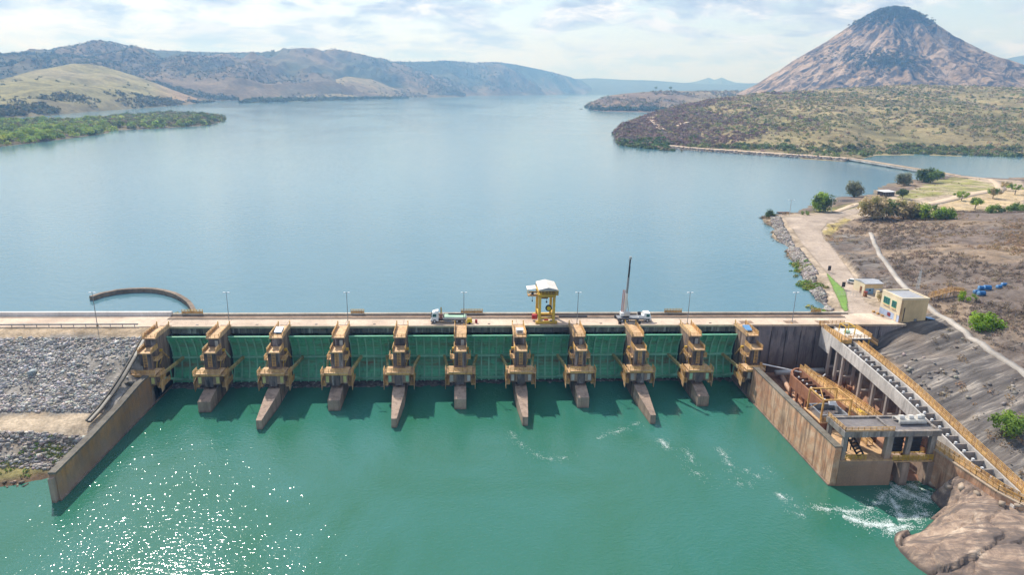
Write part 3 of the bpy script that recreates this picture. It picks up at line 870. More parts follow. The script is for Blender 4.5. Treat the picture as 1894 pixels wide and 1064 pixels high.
# granite outcrop at lower right
OUT = np.array([P3(*p) for p in ((1665, 990, 0), (1710, 1064, 0), (1722, 962, 0), (1738, 938, 0), (1733, 912, 0), (1745, 900, 3), (1760, 890, 4.2), (1780, 905, 4.8), (1830, 925, 5.4), (1894, 948, 6.2),
                (1894, 1000, 4.9), (1894, 1064, 3.9), (1800, 1064, 2.3), (1780, 980, 3.4), (1700, 1012, 1.5), (1745, 1000, 2.6), (1690, 985, 0.2), (1765, 940, 3.6), (1840, 1000, 4.2), (1720, 1000, 1.6))]
               + [(70, 95, -5), (73, 106, -5), (84, 113, -5), (70, 84, -5), (89, 118, -5), (112, 100, 7), (112, 80, 5), (100, 72, 3), (76, 74, -3), (97, 117, 5), (101, 112, 6)])
out_fit = tps_fit(OUT, 1e-5)
xs = np.arange(69, 113, 0.3); ys = np.arange(66, 119, 0.3)
Xg, Yg = np.meshgrid(xs, ys)
ca, sa = math.cos(0.38), math.sin(0.38)
Xr, Yr = Xg * ca + Yg * sa, -Xg * sa + Yg * ca
zt = tps_eval(out_fit, Xg, Yg)
rs = np.random.default_rng(21)          # jointed slabs: cells with cracks between them
sd_ = np.stack([rs.uniform(Xr.min(), Xr.max(), 80), rs.uniform(Yr.min(), Yr.max(), 80)], -1)
wx = Xr + fbm(Xg * .25, Yg * .25, 3) * 2.2; wy = Yr + fbm(Xg * .25 + 9, Yg * .25, 3) * 1.2
dd = np.stack([np.hypot((wx - p[0]) * .42, wy - p[1]) for p in sd_], 0)
o2 = np.partition(dd, 1, axis=0); cell = dd.argmin(0); edge = o2[1] - o2[0]
tilt = rs.normal(0, .07, (80, 2)); step_ = rs.uniform(-.38, .38, 80)
blk = step_[cell] + (Xr - sd_[cell, 0]) * tilt[cell, 0] * .4 + (Yr - sd_[cell, 1]) * tilt[cell, 1]
land = np.clip(zt * .9 + .75, 0, 1)
Zg = zt + 0.3 * np.clip(zt, 0, 1) + land * (blk - np.exp(-(edge / .14) ** 2) * .5) + fbm(Xg * 0.9, Yg * 0.9, 3) * 0.10
Zg = np.where(zt > 5.6, np.minimum(Zg, 5.6 + (zt - 5.6) * 0.3), Zg)
o = np_mesh('rock_outcrop', np.stack([Xg, Yg, Zg], -1).reshape(-1, 3), grid_faces(*Xg.shape), M['outcrop'])
tag(o, 'bare pinkish granite outcrop at the lower right', kind='structure')

def out_h(x, y): return float(tps_eval(out_fit, np.array([x]), np.array([y]))[0])
for k, (px, py, r) in enumerate(((1757, 893, 1.0), (1778, 905, 1.3), (1806, 922, 0.9), (1850, 945, 1.2), (1880, 952, 1.5))):
    p = G(px, py, 4.6); z = out_h(p[0], p[1])
    V, F, c = rock_cloud(np.array([[0, 0, r * .12]]), np.array([r * .62]), np.array([[0.40, 0.32, 0.25]]))
    o = np_mesh('boulder', V, F, M['rocks'], c); o.location = (p[0], p[1], z + .1)
    tag(o, 'pale boulder at the foot of the retaining wall, %s from the left' % ('first', 'second', 'third', 'fourth', 'fifth')[k], 'boulder', 'boulders below the retaining wall')
# ------------------------------------------------------------------ distant hills
def hill(name, shore, crest, mat, colf, ncol=160, nrow=44, prof=1.35, gully=(380.0, 0.16), back=0.8, label=None, dy=None, crest_n=0.012, flat0=0.0):
    """shore: (px, py) on the lake level; crest: (px, py, metres beyond the shore); returns surface arrays"""
    shore = np.array(shore, float); crest = np.array(crest, float)
    px = np.linspace(max(shore[0, 0], crest[0, 0]), min(shore[-1, 0], crest[-1, 0]), ncol)
    S = np.array([G(a, b, Z_LAKE) for a, b in zip(px, np.interp(px, shore[:, 0], shore[:, 1]))])
    cyv = np.interp(px, crest[:, 0], crest[:, 1]); cdv = np.interp(px, crest[:, 0], crest[:, 2])
    C = np.array([AT(a, b, s[1] + d) for a, b, s, d in zip(px, cyv, S, cdv)])
    v = np.concatenate([[-0.06], np.linspace(0, 1, nrow), np.linspace(1.06, 1 + back, 12)])
    P = S[None] * (1 - v[:, None, None]) + C[None] * v[:, None, None]
    H = np.maximum(C[:, 2] - Z_LAKE, 2.0)
    vv = np.clip(v, 0, 1)
    pf = np.clip((vv - flat0) / (1 - flat0), 0, 1) ** prof
    pf = np.where(v > 1, 1 - (np.maximum(v - 1, 0) / back) ** 1.2 * 0.75, pf)
    Z = Z_LAKE + pf[:, None] * H[None]
    sc, am = gully
    env = np.clip(4 * vv * (1.0 - vv), 0, 1)[:, None] + np.clip(v - 1, 0, 1)[:, None] * 0.15
    X, Y = P[..., 0], P[..., 1]
    g = ridged(X / sc, Y / (sc * 2.2), 4) - 0.6
    Z = Z + env * g * H[None] * am * 2.2 + (vv ** 0.5)[:, None] * fbm(X / 60, Y / 60, 4) * H[None] * crest_n
    Z[0] = Z_LAKE - 6
    col = colf(X, Y, Z, np.repeat(v[:, None], X.shape[1], 1), g, np.repeat(px[None], len(v), 0))
    o = np_mesh(name, np.stack([X, Y, Z], -1).reshape(-1, 3), grid_faces(*X.shape), mat, col.reshape(-1, 3), smooth=True)
    tag(o, label, kind='structure')
    return X, Y, Z, v
def hill_sample(H, n, vmin=0.02, vmax=1.05, dens=None):
    X, Y, Z, v = H
    r0 = np.searchsorted(v, vmin); r1 = min(np.searchsorted(v, vmax), len(v) - 2)
    i = RNG.uniform(r0, r1, n); j = RNG.uniform(0, X.shape[1] - 1.001, n)
    ii, jj = i.astype(int), j.astype(int); fi, fj = i - ii, j - jj
    def bl(A): return (A[ii, jj] * (1 - fj) + A[ii, jj + 1] * fj) * (1 - fi) + (A[ii + 1, jj] * (1 - fj) + A[ii + 1, jj + 1] * fj) * fi
    P = np.stack([bl(X), bl(Y), bl(Z)], -1)
    if dens is not None:
        P = P[RNG.random(n) < dens(P)]
    return P

forest = np.array([0.062, 0.072, 0.042]); brown = np.array([0.16, 0.12, 0.075]); tang = np.array([0.30, 0.245, 0.115]); pink = np.array([0.27, 0.20, 0.12])
def col_range(X, Y, Z, v, g, px):
    n = fbm(X / 260, Y / 420, 5)
    m = np.clip(0.35 + n * 1.5 - (v - 0.45) * 0.8 + g * 2.6, 0, 1)
    c = lerp3(m, np.zeros(X.shape + (3,)) + forest, brown)
    return lerp3(np.clip(n * 2 - 0.55 + (0.5 - v) * 0.5, 0, 1), c, pink)
def col_grass(X, Y, Z, v, g, px):
    n = fbm(X / 90, Y / 150, 5)
    c = np.zeros(X.shape + (3,)) + np.array([0.225, 0.205, 0.092])
    c = lerp3(np.clip(n * 1.6 + 0.05, 0, 0.8), c, np.array([0.23, 0.20, 0.12]))
    c = lerp3(np.clip((px - 275) / 60, 0, 1) * 0.75, c, np.array([0.30, 0.19, 0.12]))
    c = lerp3(np.clip((0.30 - v + n * 0.25) * 4, 0, 1) * 0.8, c, np.array([0.13, 0.11, 0.065]))
    return c
def col_tan(X, Y, Z, v, g, px):
    n = fbm(X / 120, Y / 200, 5)
    c = np.zeros(X.shape + (3,)) + np.array([0.24, 0.20, 0.105])
    return lerp3(np.clip(n * 2 + 0.3, 0, 0.85), c, brown)
HF = hill('far_range', [(40, 187), (450, 185), (700, 181.5), (860, 179)],
          [(40, 96, 1500), (100, 91, 1500), (180, 86, 1500), (250, 90, 1500), (330, 95, 1600), (420, 97, 1600), (480, 98, 1600), (560, 97, 1600), (620, 96, 1500),
           (660, 99, 1500), (700, 108, 1400), (740, 120, 1200), (780, 137, 1000), (820, 155, 700), (860, 174, 200)],
          M['hillfar'], col_range, 260, 80, 1.0, (420.0, 0.50), label='long forested ridge across the far left shore')
HF2 = hill('far_range', [(610, 182), (780, 178.5), (900, 176.5), (1000, 175.5), (1098, 174)],
          [(610, 120, 1300), (680, 112, 1300), (760, 114, 1300), (830, 112, 1300), (880, 116, 1200), (920, 114, 1200), (960, 120, 1100), (1000, 128, 1000), (1040, 138, 900), (1075, 149, 700), (1098, 166, 300)],
          M['hillfar'], col_range, 180, 60, 1.0, (600.0, 0.42), label='farther forested ridge running down to the lake')
HF3 = hill('wooded_ridge', [(-260, 192), (100, 190), (300, 188), (440, 186)],
          [(-260, 122, 900), (-100, 108, 900), (0, 99, 900), (50, 96.5, 900), (110, 98, 900), (170, 106, 880), (230, 118, 820), (290, 134, 700), (340, 150, 560), (390, 168, 380), (440, 182, 100)],
          M['hillfar'], lambda X, Y, Z, v, g, px: lerp3(np.clip(g * 2 + .1, 0, .6), np.zeros(X.shape + (3,)) + forest * .9, brown), 160, 50, 0.95, (330.0, 0.34), label='dark wooded ridge behind the grass hill')
HA = hill('grass_hill', [(-140, 226), (0, 219), (90, 213.5), (162, 207), (232, 202), (297, 197.5), (398, 188)],
          [(-140, 168, 520), (0, 147, 560), (60, 131, 600), (130, 118, 640), (160, 117.5, 640), (190, 122, 620), (250, 140, 560), (290, 154, 480), (330, 170, 380), (372, 184, 200), (398, 186.5, 60)],
          M['hillnear'], col_grass, 150, 60, 0.95, (200.0, 0.22), label='rounded yellow-green grass hill at the far left')
HTAN = hill('tan_hill', [(330, 187), (450, 185), (580, 183.5)], [(330, 184, 120), (365, 163, 420), (400, 152.5, 500), (450, 158, 480), (520, 169, 380), (580, 181, 100)],
          M['hillnear'], col_tan, 80, 36, 1.0, (300.0, 0.10), label='low tan hill beyond the inlet')
HC = hill('brown_hill', [(535, 185), (700, 181.5), (790, 179.5)], [(535, 182, 120), (590, 156, 520), (640, 141, 640), (690, 147, 600), (722, 161, 450), (760, 173, 250), (790, 177.5, 60)],
          M['hillnear'], col_tan, 80, 36, 1.0, (300.0, 0.12), label='rounded brown hill on the far shore')
HS = hill('wooded_spit', [(445, 190.5), (560, 188), (672, 184), (755, 181.5)], [(445, 189.5, 30), (470, 183, 150), (560, 182, 180), (640, 180.5, 160), (700, 180, 120), (755, 180.8, 40)],
          M['hillnear'], lambda X, Y, Z, v, g, px: np.zeros(X.shape + (3,)) + np.array([0.075, 0.085, 0.04]), 60, 14, 0.8, (200.0, 0.05), label='low wooded spit on the far shore')
def col_r1(X, Y, Z, v, g, px):
    n = fbm(X / 80, Y / 130, 5); n2 = fbm(X / 30 + 50, Y / 50, 4)
    c = np.zeros(X.shape + (3,)) + np.array([0.27, 0.225, 0.12])
    c = lerp3(np.clip(n * 2 + 0.45, 0, 0.9), c, np.array([0.21, 0.185, 0.088]))
    c = lerp3(np.clip((1420 - px) / 220 + n * 0.5 - 0.1, 0, 0.9), c, np.array([0.175, 0.125, 0.10]))
    c = lerp3(np.clip(n2 * 2 - 0.45 + (v - 0.75), 0, 0.8), c, np.array([0.34, 0.26, 0.15]))
    return c
R1S = [(1138, 246), (1143, 262), (1152, 270.5), (1230, 279), (1380, 287.5), (1560, 299), (1585, 296), (1620, 287.5), (1700, 287), (1894, 292.5), (2060, 300)]
HR = hill('scrub_hill', R1S,
          [(1138, 243, 15), (1150, 232, 160), (1170, 224, 260), (1200, 212, 380), (1260, 195, 540), (1330, 181, 700), (1400, 172, 800), (1480, 168, 860), (1560, 163, 880), (1650, 158, 880), (1700, 156.5, 880),
           (1760, 158, 860), (1894, 161, 820), (2060, 166, 800)], M['hillnear'], col_r1, 220, 80, 0.9, (190.0, 0.13), flat0=0.055, label='wide scrub covered hill across the lake at right')
HP = hill('low_headland', [(1082, 197), (1095, 203.5), (1120, 206), (1200, 207.5), (1260, 207), (1440, 200)],
          [(1082, 195.5, 30), (1100, 185, 260), (1130, 176, 420), (1160, 172, 480), (1230, 167.5, 560), (1300, 168.5, 560), (1360, 167, 560), (1440, 173, 500)],
          M['hillnear'], col_r1, 90, 36, 0.9, (240.0, 0.10), label='low brown headland behind the scrub hill')
col_far = lambda X, Y, Z, v, g, px: np.zeros(X.shape + (3,)) + forest * 1.1
hill('distant_range', [(1020, 173.5), (1110, 174.5), (1500, 184)], [(1020, 152, 1300), (1060, 146, 1500), (1100, 144, 1500), (1150, 147, 1500), (1200, 148, 1500), (1260, 152.5, 1500), (1300, 155, 1500), (1350, 156, 1500), (1420, 152, 1500), (1500, 150, 1500)],
     M['hillfar'], col_far, 80, 20, 1.0, (900.0, 0.1), label='distant blue range beyond the lake')
hill('distant_range', [(1740, 193), (2100, 201)], [(1740, 138, 2000), (1800, 124, 2000), (1840, 113, 2000), (1870, 106, 2000), (1900, 101, 2000), (1990, 96, 2000), (2100, 96, 2000)],
     M['hillfar'], col_far, 60, 20, 1.0, (900.0, 0.1), label='distant blue ridge right of the granite mountain')
hill('distant_peaks', [(1200, 175.0), (1420, 180)], [(1200, 156, 2200), (1262, 153.5, 2200), (1285, 151, 2200), (1300, 146.5, 2200), (1311, 143.0, 2200), (1320, 147, 2200), (1326, 146.2, 2200), (1335, 142.5, 2200), (1346, 148, 2200), (1360, 152, 2200), (1420, 157, 2200)],
     M['hillfar'], col_far, 120, 16, 1.0, (1500.0, 0.03), label='pale pair of distant peaks on the horizon', crest_n=0.004)

# ------------------------------------------------------------------ granite mountain
MY = 2700.0
left = [(1330, 205), (1421, 158), (1456, 132), (1500, 100), (1540, 75), (1575, 51), (1602, 33), (1628, 19), (1641, 15), (1658, 14)]
right = [(2010, 185), (1894, 143), (1853, 129), (1808, 110), (1773, 90), (1747, 73), (1720, 51), (1698, 31), (1676, 18), (1658, 14)]
LP = np.array([AT(a, b, MY) for a, b in left]); RP = np.array([AT(a, b, MY) for a, b in right])
ztop = LP[-1, 2]; xc = LP[-1, 0]
zs = np.linspace(8, ztop, 150)
rl = xc - np.interp(zs, LP[:, 2], LP[:, 0]); rr = np.interp(zs, RP[:, 2][np.argsort(RP[:, 2])], RP[:, 0][np.argsort(RP[:, 2])]) - xc
nphi = 420
phi = np.linspace(0, 2 * math.pi, nphi + 1)
PH, ZZ = np.meshgrid(phi, zs)
wgt = (1 + np.cos(PH)) / 2
R = rl[:, None] * (1 - wgt) + rr[:, None] * wgt
u = np.cos(PH) * 6 + 11; w_ = np.sin(PH) * 6 + 11
gul = fbm(u * 1.1 + ZZ / 500, w_ * 1.1, 5); big = fbm(u * 0.4 + ZZ / 300, w_ * 0.4 + ZZ / 420, 4)
side = np.abs(np.sin(PH)) ** 1.5
R = R * (1 + side * (0.24 * gul + 0.20 * big)) + (fbm(u * 5, w_ * 5 + ZZ / 30, 5) * 16 + fbm(u * 1.5 + 3, ZZ / 45 + w_, 4) * 20) * np.clip(R / 90, 0, 1) * (0.35 + 0.65 * side)
XM = xc + R * np.cos(PH); YM = MY + R * np.sin(PH) * 0.9; ZM = ZZ + fbm(XM / 50, YM / 50, 3) * 4 * np.clip((ztop - ZZ) / 40, 0, 1)
t_ = (ZZ - 8) / (ztop - 8)
veg = np.clip((t_ - 0.80) * 3.2, 0, 0.75) * (np.cos(PH) < 0.55) + np.clip((0.16 - t_) * 4, 0, 0.6)
pv = np.exp(-((XM - AT(1560, 105, MY)[0]) / 75) ** 2 - ((ZM - AT(1560, 118, MY)[2]) / 26) ** 2)
veg = np.clip(veg + pv * 0.75, 0, 1)
mc = np.zeros(XM.shape + (3,)); mc[..., 1] = veg
o = np_mesh('granite_mountain', np.stack([XM, YM, ZM], -1).reshape(-1, 3), grid_faces(*XM.shape), M['mountain'], mc.reshape(-1, 3), smooth=True)
tag(o, 'steep bare granite mountain rising at the upper right', kind='structure')
k = (RNG.random(XM.shape) < veg * 0.75) & (np.sin(PH) < 0.25)
C = np.stack([XM[k], YM[k], ZM[k]], -1); C = np.repeat(C, 3, axis=0) + RNG.normal(0, 7, (len(C) * 3, 3)) * np.array([1, 1, 0.3])
V, F, c = leaf_cloud(C, RNG.uniform(2.5, 6, len(C)), tints(len(C), [(0.055, 0.07, 0.03), (0.08, 0.085, 0.035), (0.10, 0.085, 0.05)]), 14)
stuff('mountain_scrub', V, F, c, M['leaf'], 'dark scrub on the top and ledges of the granite mountain')
# ------------------------------------------------------------------ dam deck
PX = [-0.6 + 15.15 * (i - 6) for i in range(1, 12)]      # pier centres
HW = 1.45                                                # half pier width
ORD = ['first', 'second', 'third', 'fourth', 'fifth', 'sixth', 'seventh', 'eighth', 'ninth', 'tenth', 'eleventh']
deck = empty('dam_deck', (0, 176, 13), 0, 'long pale concrete roadway along the top of the dam', 'dam deck')
def D(mb, name, mat, parent=deck, off=(0, -176, -13)):
    mb.v = [(a + off[0], b + off[1], c + off[2]) for a, b, c in mb.v]
    return mb.build(name, mat, parent)
XL, XR = PX[0] - HW - 0.2, 122.0
D(MB().box((XL, 170.9, 13.2), (XR, 180.4, 14.95)), 'slab', M['deck'])
for i in range(10):          # dark streaked girder face in each bay
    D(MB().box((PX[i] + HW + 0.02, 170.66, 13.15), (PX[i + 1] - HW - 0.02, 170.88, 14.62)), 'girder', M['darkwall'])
    D(MB().box((PX[i] + HW + 0.02, 170.45, 14.62), (PX[i + 1] - HW - 0.02, 171.1, 15.16)), 'kerb', M['kerb'])
    D(MB().box((PX[i] - .05, 171.1, 14.952), (PX[i] + .05, 176.4, 14.962)), 'expansion_joint', M['railbed'])
    D(MB().box((PX[i] + 7.3, 172.2, 14.952), (PX[i] + 7.95, 172.75, 15.0)), 'drain_grate', M['black'])
D(MB().box((PX[10] + HW + 0.02, 170.35, 14.6), (XR + 0.5, 171.15, 15.16)), 'kerb', M['kerb'])
D(MB().box((XL, 176.9, 14.95), (108.5, 179.6, 14.99)), 'rail_bed', M['railbed'])
for y in (177.1, 179.35):
    D(MB().box((XL, y - 0.11, 14.99), (108.5, y + 0.11, 15.14)), 'crane_rail', M['railsteel'])
D(MB().box((XL, 176.45, 14.95), (108.5, 176.75, 15.05)), 'kerb', M['kerbgrey'])
D(MB().box((XL, 179.75, 14.95), (111, 180.75, 15.45)), 'parapet', M['kerbgrey'])
D(MB().box((XL, 180.4, 2), (111, 180.9, 14.95)), 'upstream_face', M['abut'])
for x0, x1 in ((-75.5, -70), (-30.6, -27), (-0.5, 5.5), (57, 62), (100, 103)):
    D(MB().rail([(x0, 180.2, 15.45), (x1, 180.2, 15.45)], 1.1, 0.8, 0.09, 4), 'railing', M['yellow'])
    D(MB().box((x0, 180.1, 15.5), (x1, 180.16, 16.1)), 'rail_panel', M['tan'])
for px, py in ((1378, 594), (1522, 596), (1462, 595)):  # patched slabs on the deck
    p = G(px, py, 15)
    D(MB().box((p[0] - 1.8, 172.0, 14.952), (p[0] + 1.8, 174.2, 14.97)), 'patch', M['railbed'])
D(MB().box((1010 / 100 + 16.5, 177.6, 15.0), (34.5, 178.4, 15.3)), 'rail_stop', M['black'])

# left part of the crest road on the embankment
crest = empty('crest_road', (-160, 176, 14), 0, 'pale road along the embankment crest at the left', 'road')
offc = (160, -176, -14)
D(MB().box((-420, 171.2, 12.0), (XL - 0.03, 180.4, 14.95)), 'slab', M['deck'], crest, offc)
D(MB().box((-420, 179.75, 14.95), (XL - 0.03, 180.6, 16.0)), 'wave_wall', M['wavewall'], crest, offc)
D(MB().box((-420, 180.6, 2.0), (XL - 0.03, 181.0, 14.9)), 'upstream_face', M['stone'], crest, offc)
D(MB().box((-420, 178.2, 14.952), (-90, 178.5, 14.98)), 'edge_line', M['railbed'], crest, offc)
g = MB()
for k in range(110):
    x = XL - 6 - k * 3.0
    g.box((x - 0.07, 171.45, 14.9), (x + 0.07, 171.6, 15.75))
D(g, 'guardrail_posts', M['steel'], crest, offc)
D(MB().box((-400, 171.36, 15.35), (XL - 5, 171.45, 15.72)), 'guardrail', M['steel'], crest, offc)

# ------------------------------------------------------------------ spillway sill under the gates
sill = empty('spillway_sill', (0, 168, -2), 0, 'dark rough sill below the green gates', 'sill')
for i in range(10):
    x0, x1 = PX[i] + HW, PX[i + 1] - HW
    n = 30
    xs_ = np.linspace(x0, x1, n); yb = [164.6, 165.6, 166.8, 168.2, 170.2]
    zb = [-0.6, 0.0, 0.2, 0.3, 0.35] if i < 5 else [-0.9, -0.4, -0.15, 0.1, 0.35]
    XX, YY = np.meshgrid(xs_, yb); ZZ_ = np.repeat(np.array(zb)[:, None], n, 1) + fbm(XX * 0.9, YY * 0.9 + i * 7, 3) * np.array([0.3, 0.45, 0.35, 0.15, 0.05])[:, None]
    o = np_mesh('sill_bay', np.stack([XX, YY - 168, ZZ_ + 2], -1).reshape(-1, 3), grid_faces(*XX.shape), M['darkwall'], parent=sill)
D(MB().box((PX[0], 170.4, -2.5), (PX[10], 171.5, 0.0)), 'cutoff', M['darkwall'], sill, (0, -168, 2))

# ------------------------------------------------------------------ piers
def pier_body(long, end=0):
    """stepped pier, profile in (y', z) with y' = northing - 160"""
    b = MB()
    prof_up = [(12.0, -3), (12.0, 15.0), (2.6, 15.0), (2.6, 12.45), (-1.2, 12.45), (-1.2, 9.0), (-1.2, 4.2), (-3.2, 3.9), (-3.2, -3)]
    b.prism_x(prof_up, -HW, HW)
    return b
def pier_nose(long):
    b = MB()
    if long:
        y0, y1 = -3.2, -16.8
        zt0, zt1 = 3.9, 2.3
        w0, w1 = HW, 0.62
        st = [(y0, HW, 3.9), (-6.0, HW, 3.5), (y1, w1, zt1)]
    else:
        st = [(-3.2, HW, 3.9), (-5.0, HW, 3.55), (-7.9, HW, 2.75)]
    for (ya, wa, za), (yb, wb, zb) in zip(st[:-1], st[1:]):
        b.hexa([(-wb, yb, -3), (wb, yb, -3), (wa, ya, -3), (-wa, ya, -3)], [(-wb, yb, zb), (wb, yb, zb), (wa, ya, za), (-wa, ya, za)])
    return b
def make_pier(i):
    long = i in (3, 5, 7, 9)
    how = 'long tapering nose' if long else 'short blunt nose'
    if i in (1, 11): how = 'side against the guide wall'
    lab = 'stepped concrete spillway pier with %s, %s from the left' % (how, ORD[i - 1])
    r = empty('spillway_pier', (PX[i - 1], 160, 0), 0, lab, 'pier', 'spillway piers between the gates')
    sides = (-1, 1)
    if i == 1: sides = (1,)
    if i == 11: sides = (-1,)
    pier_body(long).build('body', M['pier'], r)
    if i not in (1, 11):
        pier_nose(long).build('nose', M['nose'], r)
    # top platform
    MB().box((-1.62, 1.7, 15.0), (1.62, 10.6, 15.28)).build('top_platform', M['tanslab'], r)
    for s in (-1, 1):
        m = MB().rail([(s * 1.5, 1.85, 15.28), (s * 1.5, 10.0, 15.28)], 1.05, 1.3, 0.10, 3)
        m.build('railing', M['tan'], r)
        MB().hexa([(s * 1.53, 1.8, 15.28), (s * 1.6, 1.8, 15.28), (s * 1.6, 9.6, 15.28), (s * 1.53, 9.6, 15.28)],
                  [(s * 1.53, 3.2, 16.1), (s * 1.6, 3.2, 16.1), (s * 1.6, 9.6, 16.1), (s * 1.53, 9.6, 16.1)]).build('side_panel', M['tanslab'], r)
        MB().cyl((s * 1.45, 10.2, 15.2), (s * 1.45, 10.2, 16.7), 0.13, 6).build('bollard', M['yellow'], r)
    MB().rail([(-1.5, 1.85, 15.28), (1.5, 1.85, 15.28)], 0.75, 1.0, 0.08, 2).build('front_railing', M['tan'], r)
    if i in (3, 11):
        MB().hexa([(-1.0, 4.2, 15.6), (0.8, 4.2, 15.6), (0.8, 6.6, 15.6), (-1.0, 6.6, 15.6)], [(-1.0, 4.2, 15.9), (0.8, 4.2, 15.9), (0.8, 6.6, 16.5), (-1.0, 6.6, 16.5)]).build('blue_cover', M['bluesheet'], r)
    if i == 7:
        MB().box((-0.9, 3.4, 15.28), (0.9, 5.0, 16.5)).build('white_cabinet', M['white'], r)
        MB().box((-0.65, 3.35, 15.5), (0.65, 3.4, 16.3)).build('cabinet_door', M['steel'], r)
    # upper dark door recess and second platform
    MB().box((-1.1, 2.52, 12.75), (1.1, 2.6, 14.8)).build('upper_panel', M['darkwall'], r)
    if i in (2, 4, 6, 8, 10):
        MB().box((0.15, 2.42, 12.75), (0.95, 2.52, 14.3)).build('door', M['hatchgrey'], r)
    MB().box((-1.62, -1.65, 12.45), (1.62, 2.5, 12.72)).build('middle_platform', M['tanslab'], r)
    for s in (-1, 1):
        MB().rail([(s * 1.52, -1.5, 12.72), (s * 1.52, 2.4, 12.72)], 1.0, 1.2, 0.10, 3).build('railing', M['tan'], r)
        MB().hexa([(s * 1.55, -1.6, 12.72), (s * 1.61, -1.6, 12.72), (s * 1.61, 2.4, 12.72), (s * 1.55, 2.4, 12.72)],
                  [(s * 1.55, -0.9, 13.35), (s * 1.61, -0.9, 13.35), (s * 1.61, 2.4, 13.5), (s * 1.55, 2.4, 13.5)]).build('side_panel', M['tan'], r)
    # dark front of the middle block with its ladder
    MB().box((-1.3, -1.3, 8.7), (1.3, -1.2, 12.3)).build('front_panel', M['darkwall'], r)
    lad = MB()
    for s in (-1, 1): lad.beam((s * 0.38, -1.42, 8.9), (s * 0.38, -1.42, 12.6), 0.09, 0.09)
    for k in range(9): lad.beam((-0.5, -1.42, 9.1 + k * 0.4), (0.5, -1.42, 9.1 + k * 0.4), 0.13, 0.15)
    lad.build('ladder', M['tan'], r)
    # trunnion cross beam with its walkway
    xa, xb = (-2.7, 2.7)
    if i == 1: xa = -1.45 - 0.9
    if i == 11: xb = 1.45 + 0.2
    MB().box((xa, -3.4, 5.15), (xb, -0.2, 7.85)).build('trunnion_beam', M['pier'], r)
    MB().box((xa - 0.25, -3.8, 7.85), (xb + 0.25, 0.2, 8.1)).build('walkway', M['tanslab'], r)
    MB().box((xa - 0.2, -3.78, 7.45), (xb + 0.2, -3.43, 7.85)).build('fascia', M['tan'], r)
    MB().rail([(xa - 0.15, -3.7, 8.1), (xb + 0.15, -3.7, 8.1)], 1.05, 1.1, 0.10, 3).build('front_railing', M['tan'], r)
    hm = M['hatch'] if i in (1, 2, 3, 4) else (M['hatchgreen'] if i in (5, 10) else M['hatchgrey'])
    for s in (-1, 1):
        if i == 1 and s < 0 or i == 11 and s > 0: continue
        MB().box((s * 2.1 - 0.36, -3.47, 5.5), (s * 2.1 + 0.36, -3.4, 7.1)).build('hatch', hm, r)
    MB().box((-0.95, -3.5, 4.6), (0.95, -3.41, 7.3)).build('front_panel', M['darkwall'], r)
    for s in sides:
        x0 = s * 2.72; x1 = s * 3.75
        lo, hi = min(x0, x1), max(x0, x1)
        # stair cage on the flank of the beam: stepped landings behind a railing
        cg = MB()
        cg.box((lo, -3.3, 7.3), (hi, -0.4, 7.5)); cg.box((lo, -2.6, 4.1), (hi, 2.2, 4.3))
        cg.beam((s * 3.2, -2.6, 4.2), (s * 3.2, 1.0, 7.4), 0.9, 0.16)
        cg.build('stair_landing', M['tanslab'], r)
        cr = MB()
        cr.rail([(s * 3.72, -3.3, 7.5), (s * 3.72, -0.4, 7.5)], 1.0, 0.9, 0.09, 3)
        cr.rail([(s * 3.72, -2.6, 4.3), (s * 3.72, 2.2, 4.3)], 1.1, 0.8, 0.09, 4)
        for k in range(5): cr.beam((s * 3.72, -2.9 + k * 0.7, 4.2), (s * 3.72, -2.9 + k * 0.7, 7.5), 0.12, 0.12)
        cr.rail([(lo, -2.62, 4.3), (hi, -2.62, 4.3)], 1.1, 0.5, 0.09, 4)
        cr.build('stair_railing', M['tan'], r)
        MB().hexa([(s * 3.66, -2.9, 3.1), (s * 3.76, -2.9, 3.1), (s * 3.76, -1.6, 3.5), (s * 3.66, -1.6, 3.5)],
                  [(s * 3.66, -3.3, 5.6), (s * 3.76, -3.3, 5.6), (s * 3.76, -0.4, 6.6), (s * 3.66, -0.4, 6.6)]).build('cage_panel', M['tanslab'], r)
        # small side balcony at mid height
        b0, b1 = sorted((s * 1.46, s * 2.55))
        MB().box((b0, -0.6, 10.2), (b1, 2.6, 10.4)).build('balcony', M['tanslab'], r)
        MB().rail([(s * 2.5, -0.6, 10.4), (s * 2.5, 2.6, 10.4)], 1.0, 0.8, 0.09, 3).rail([(b0, -0.6, 10.4), (b1, -0.6, 10.4)], 1.0, 0.6, 0.09, 3).build('balcony_railing', M['tan'], r)
        MB().beam((s * 1.6, 0.4, 8.1), (s * 2.0, 0.4, 10.2), 0.15, 0.15).beam((s * 1.6, 2.4, 8.3), (s * 2.4, 2.4, 10.2), 0.15, 0.15).build('bracket', M['yellow'], r)
        # hydraulic hoist
        MB().cyl((s * 1.95, 3.4, 11.4), (s * 2.15, 6.3, 8.3), 0.2, 8).build('hoist_cylinder', M['palegreen'] if i in (2, 5, 8) else M['tan'], r)
        MB().box((min(s * 1.45, s * 2.1), 3.1, 11.2), (max(s * 1.45, s * 2.1), 3.7, 11.8)).build('hoist_bracket', M['yellow'], r)
    return r
for i in range(1, 12):
    make_pier(i)

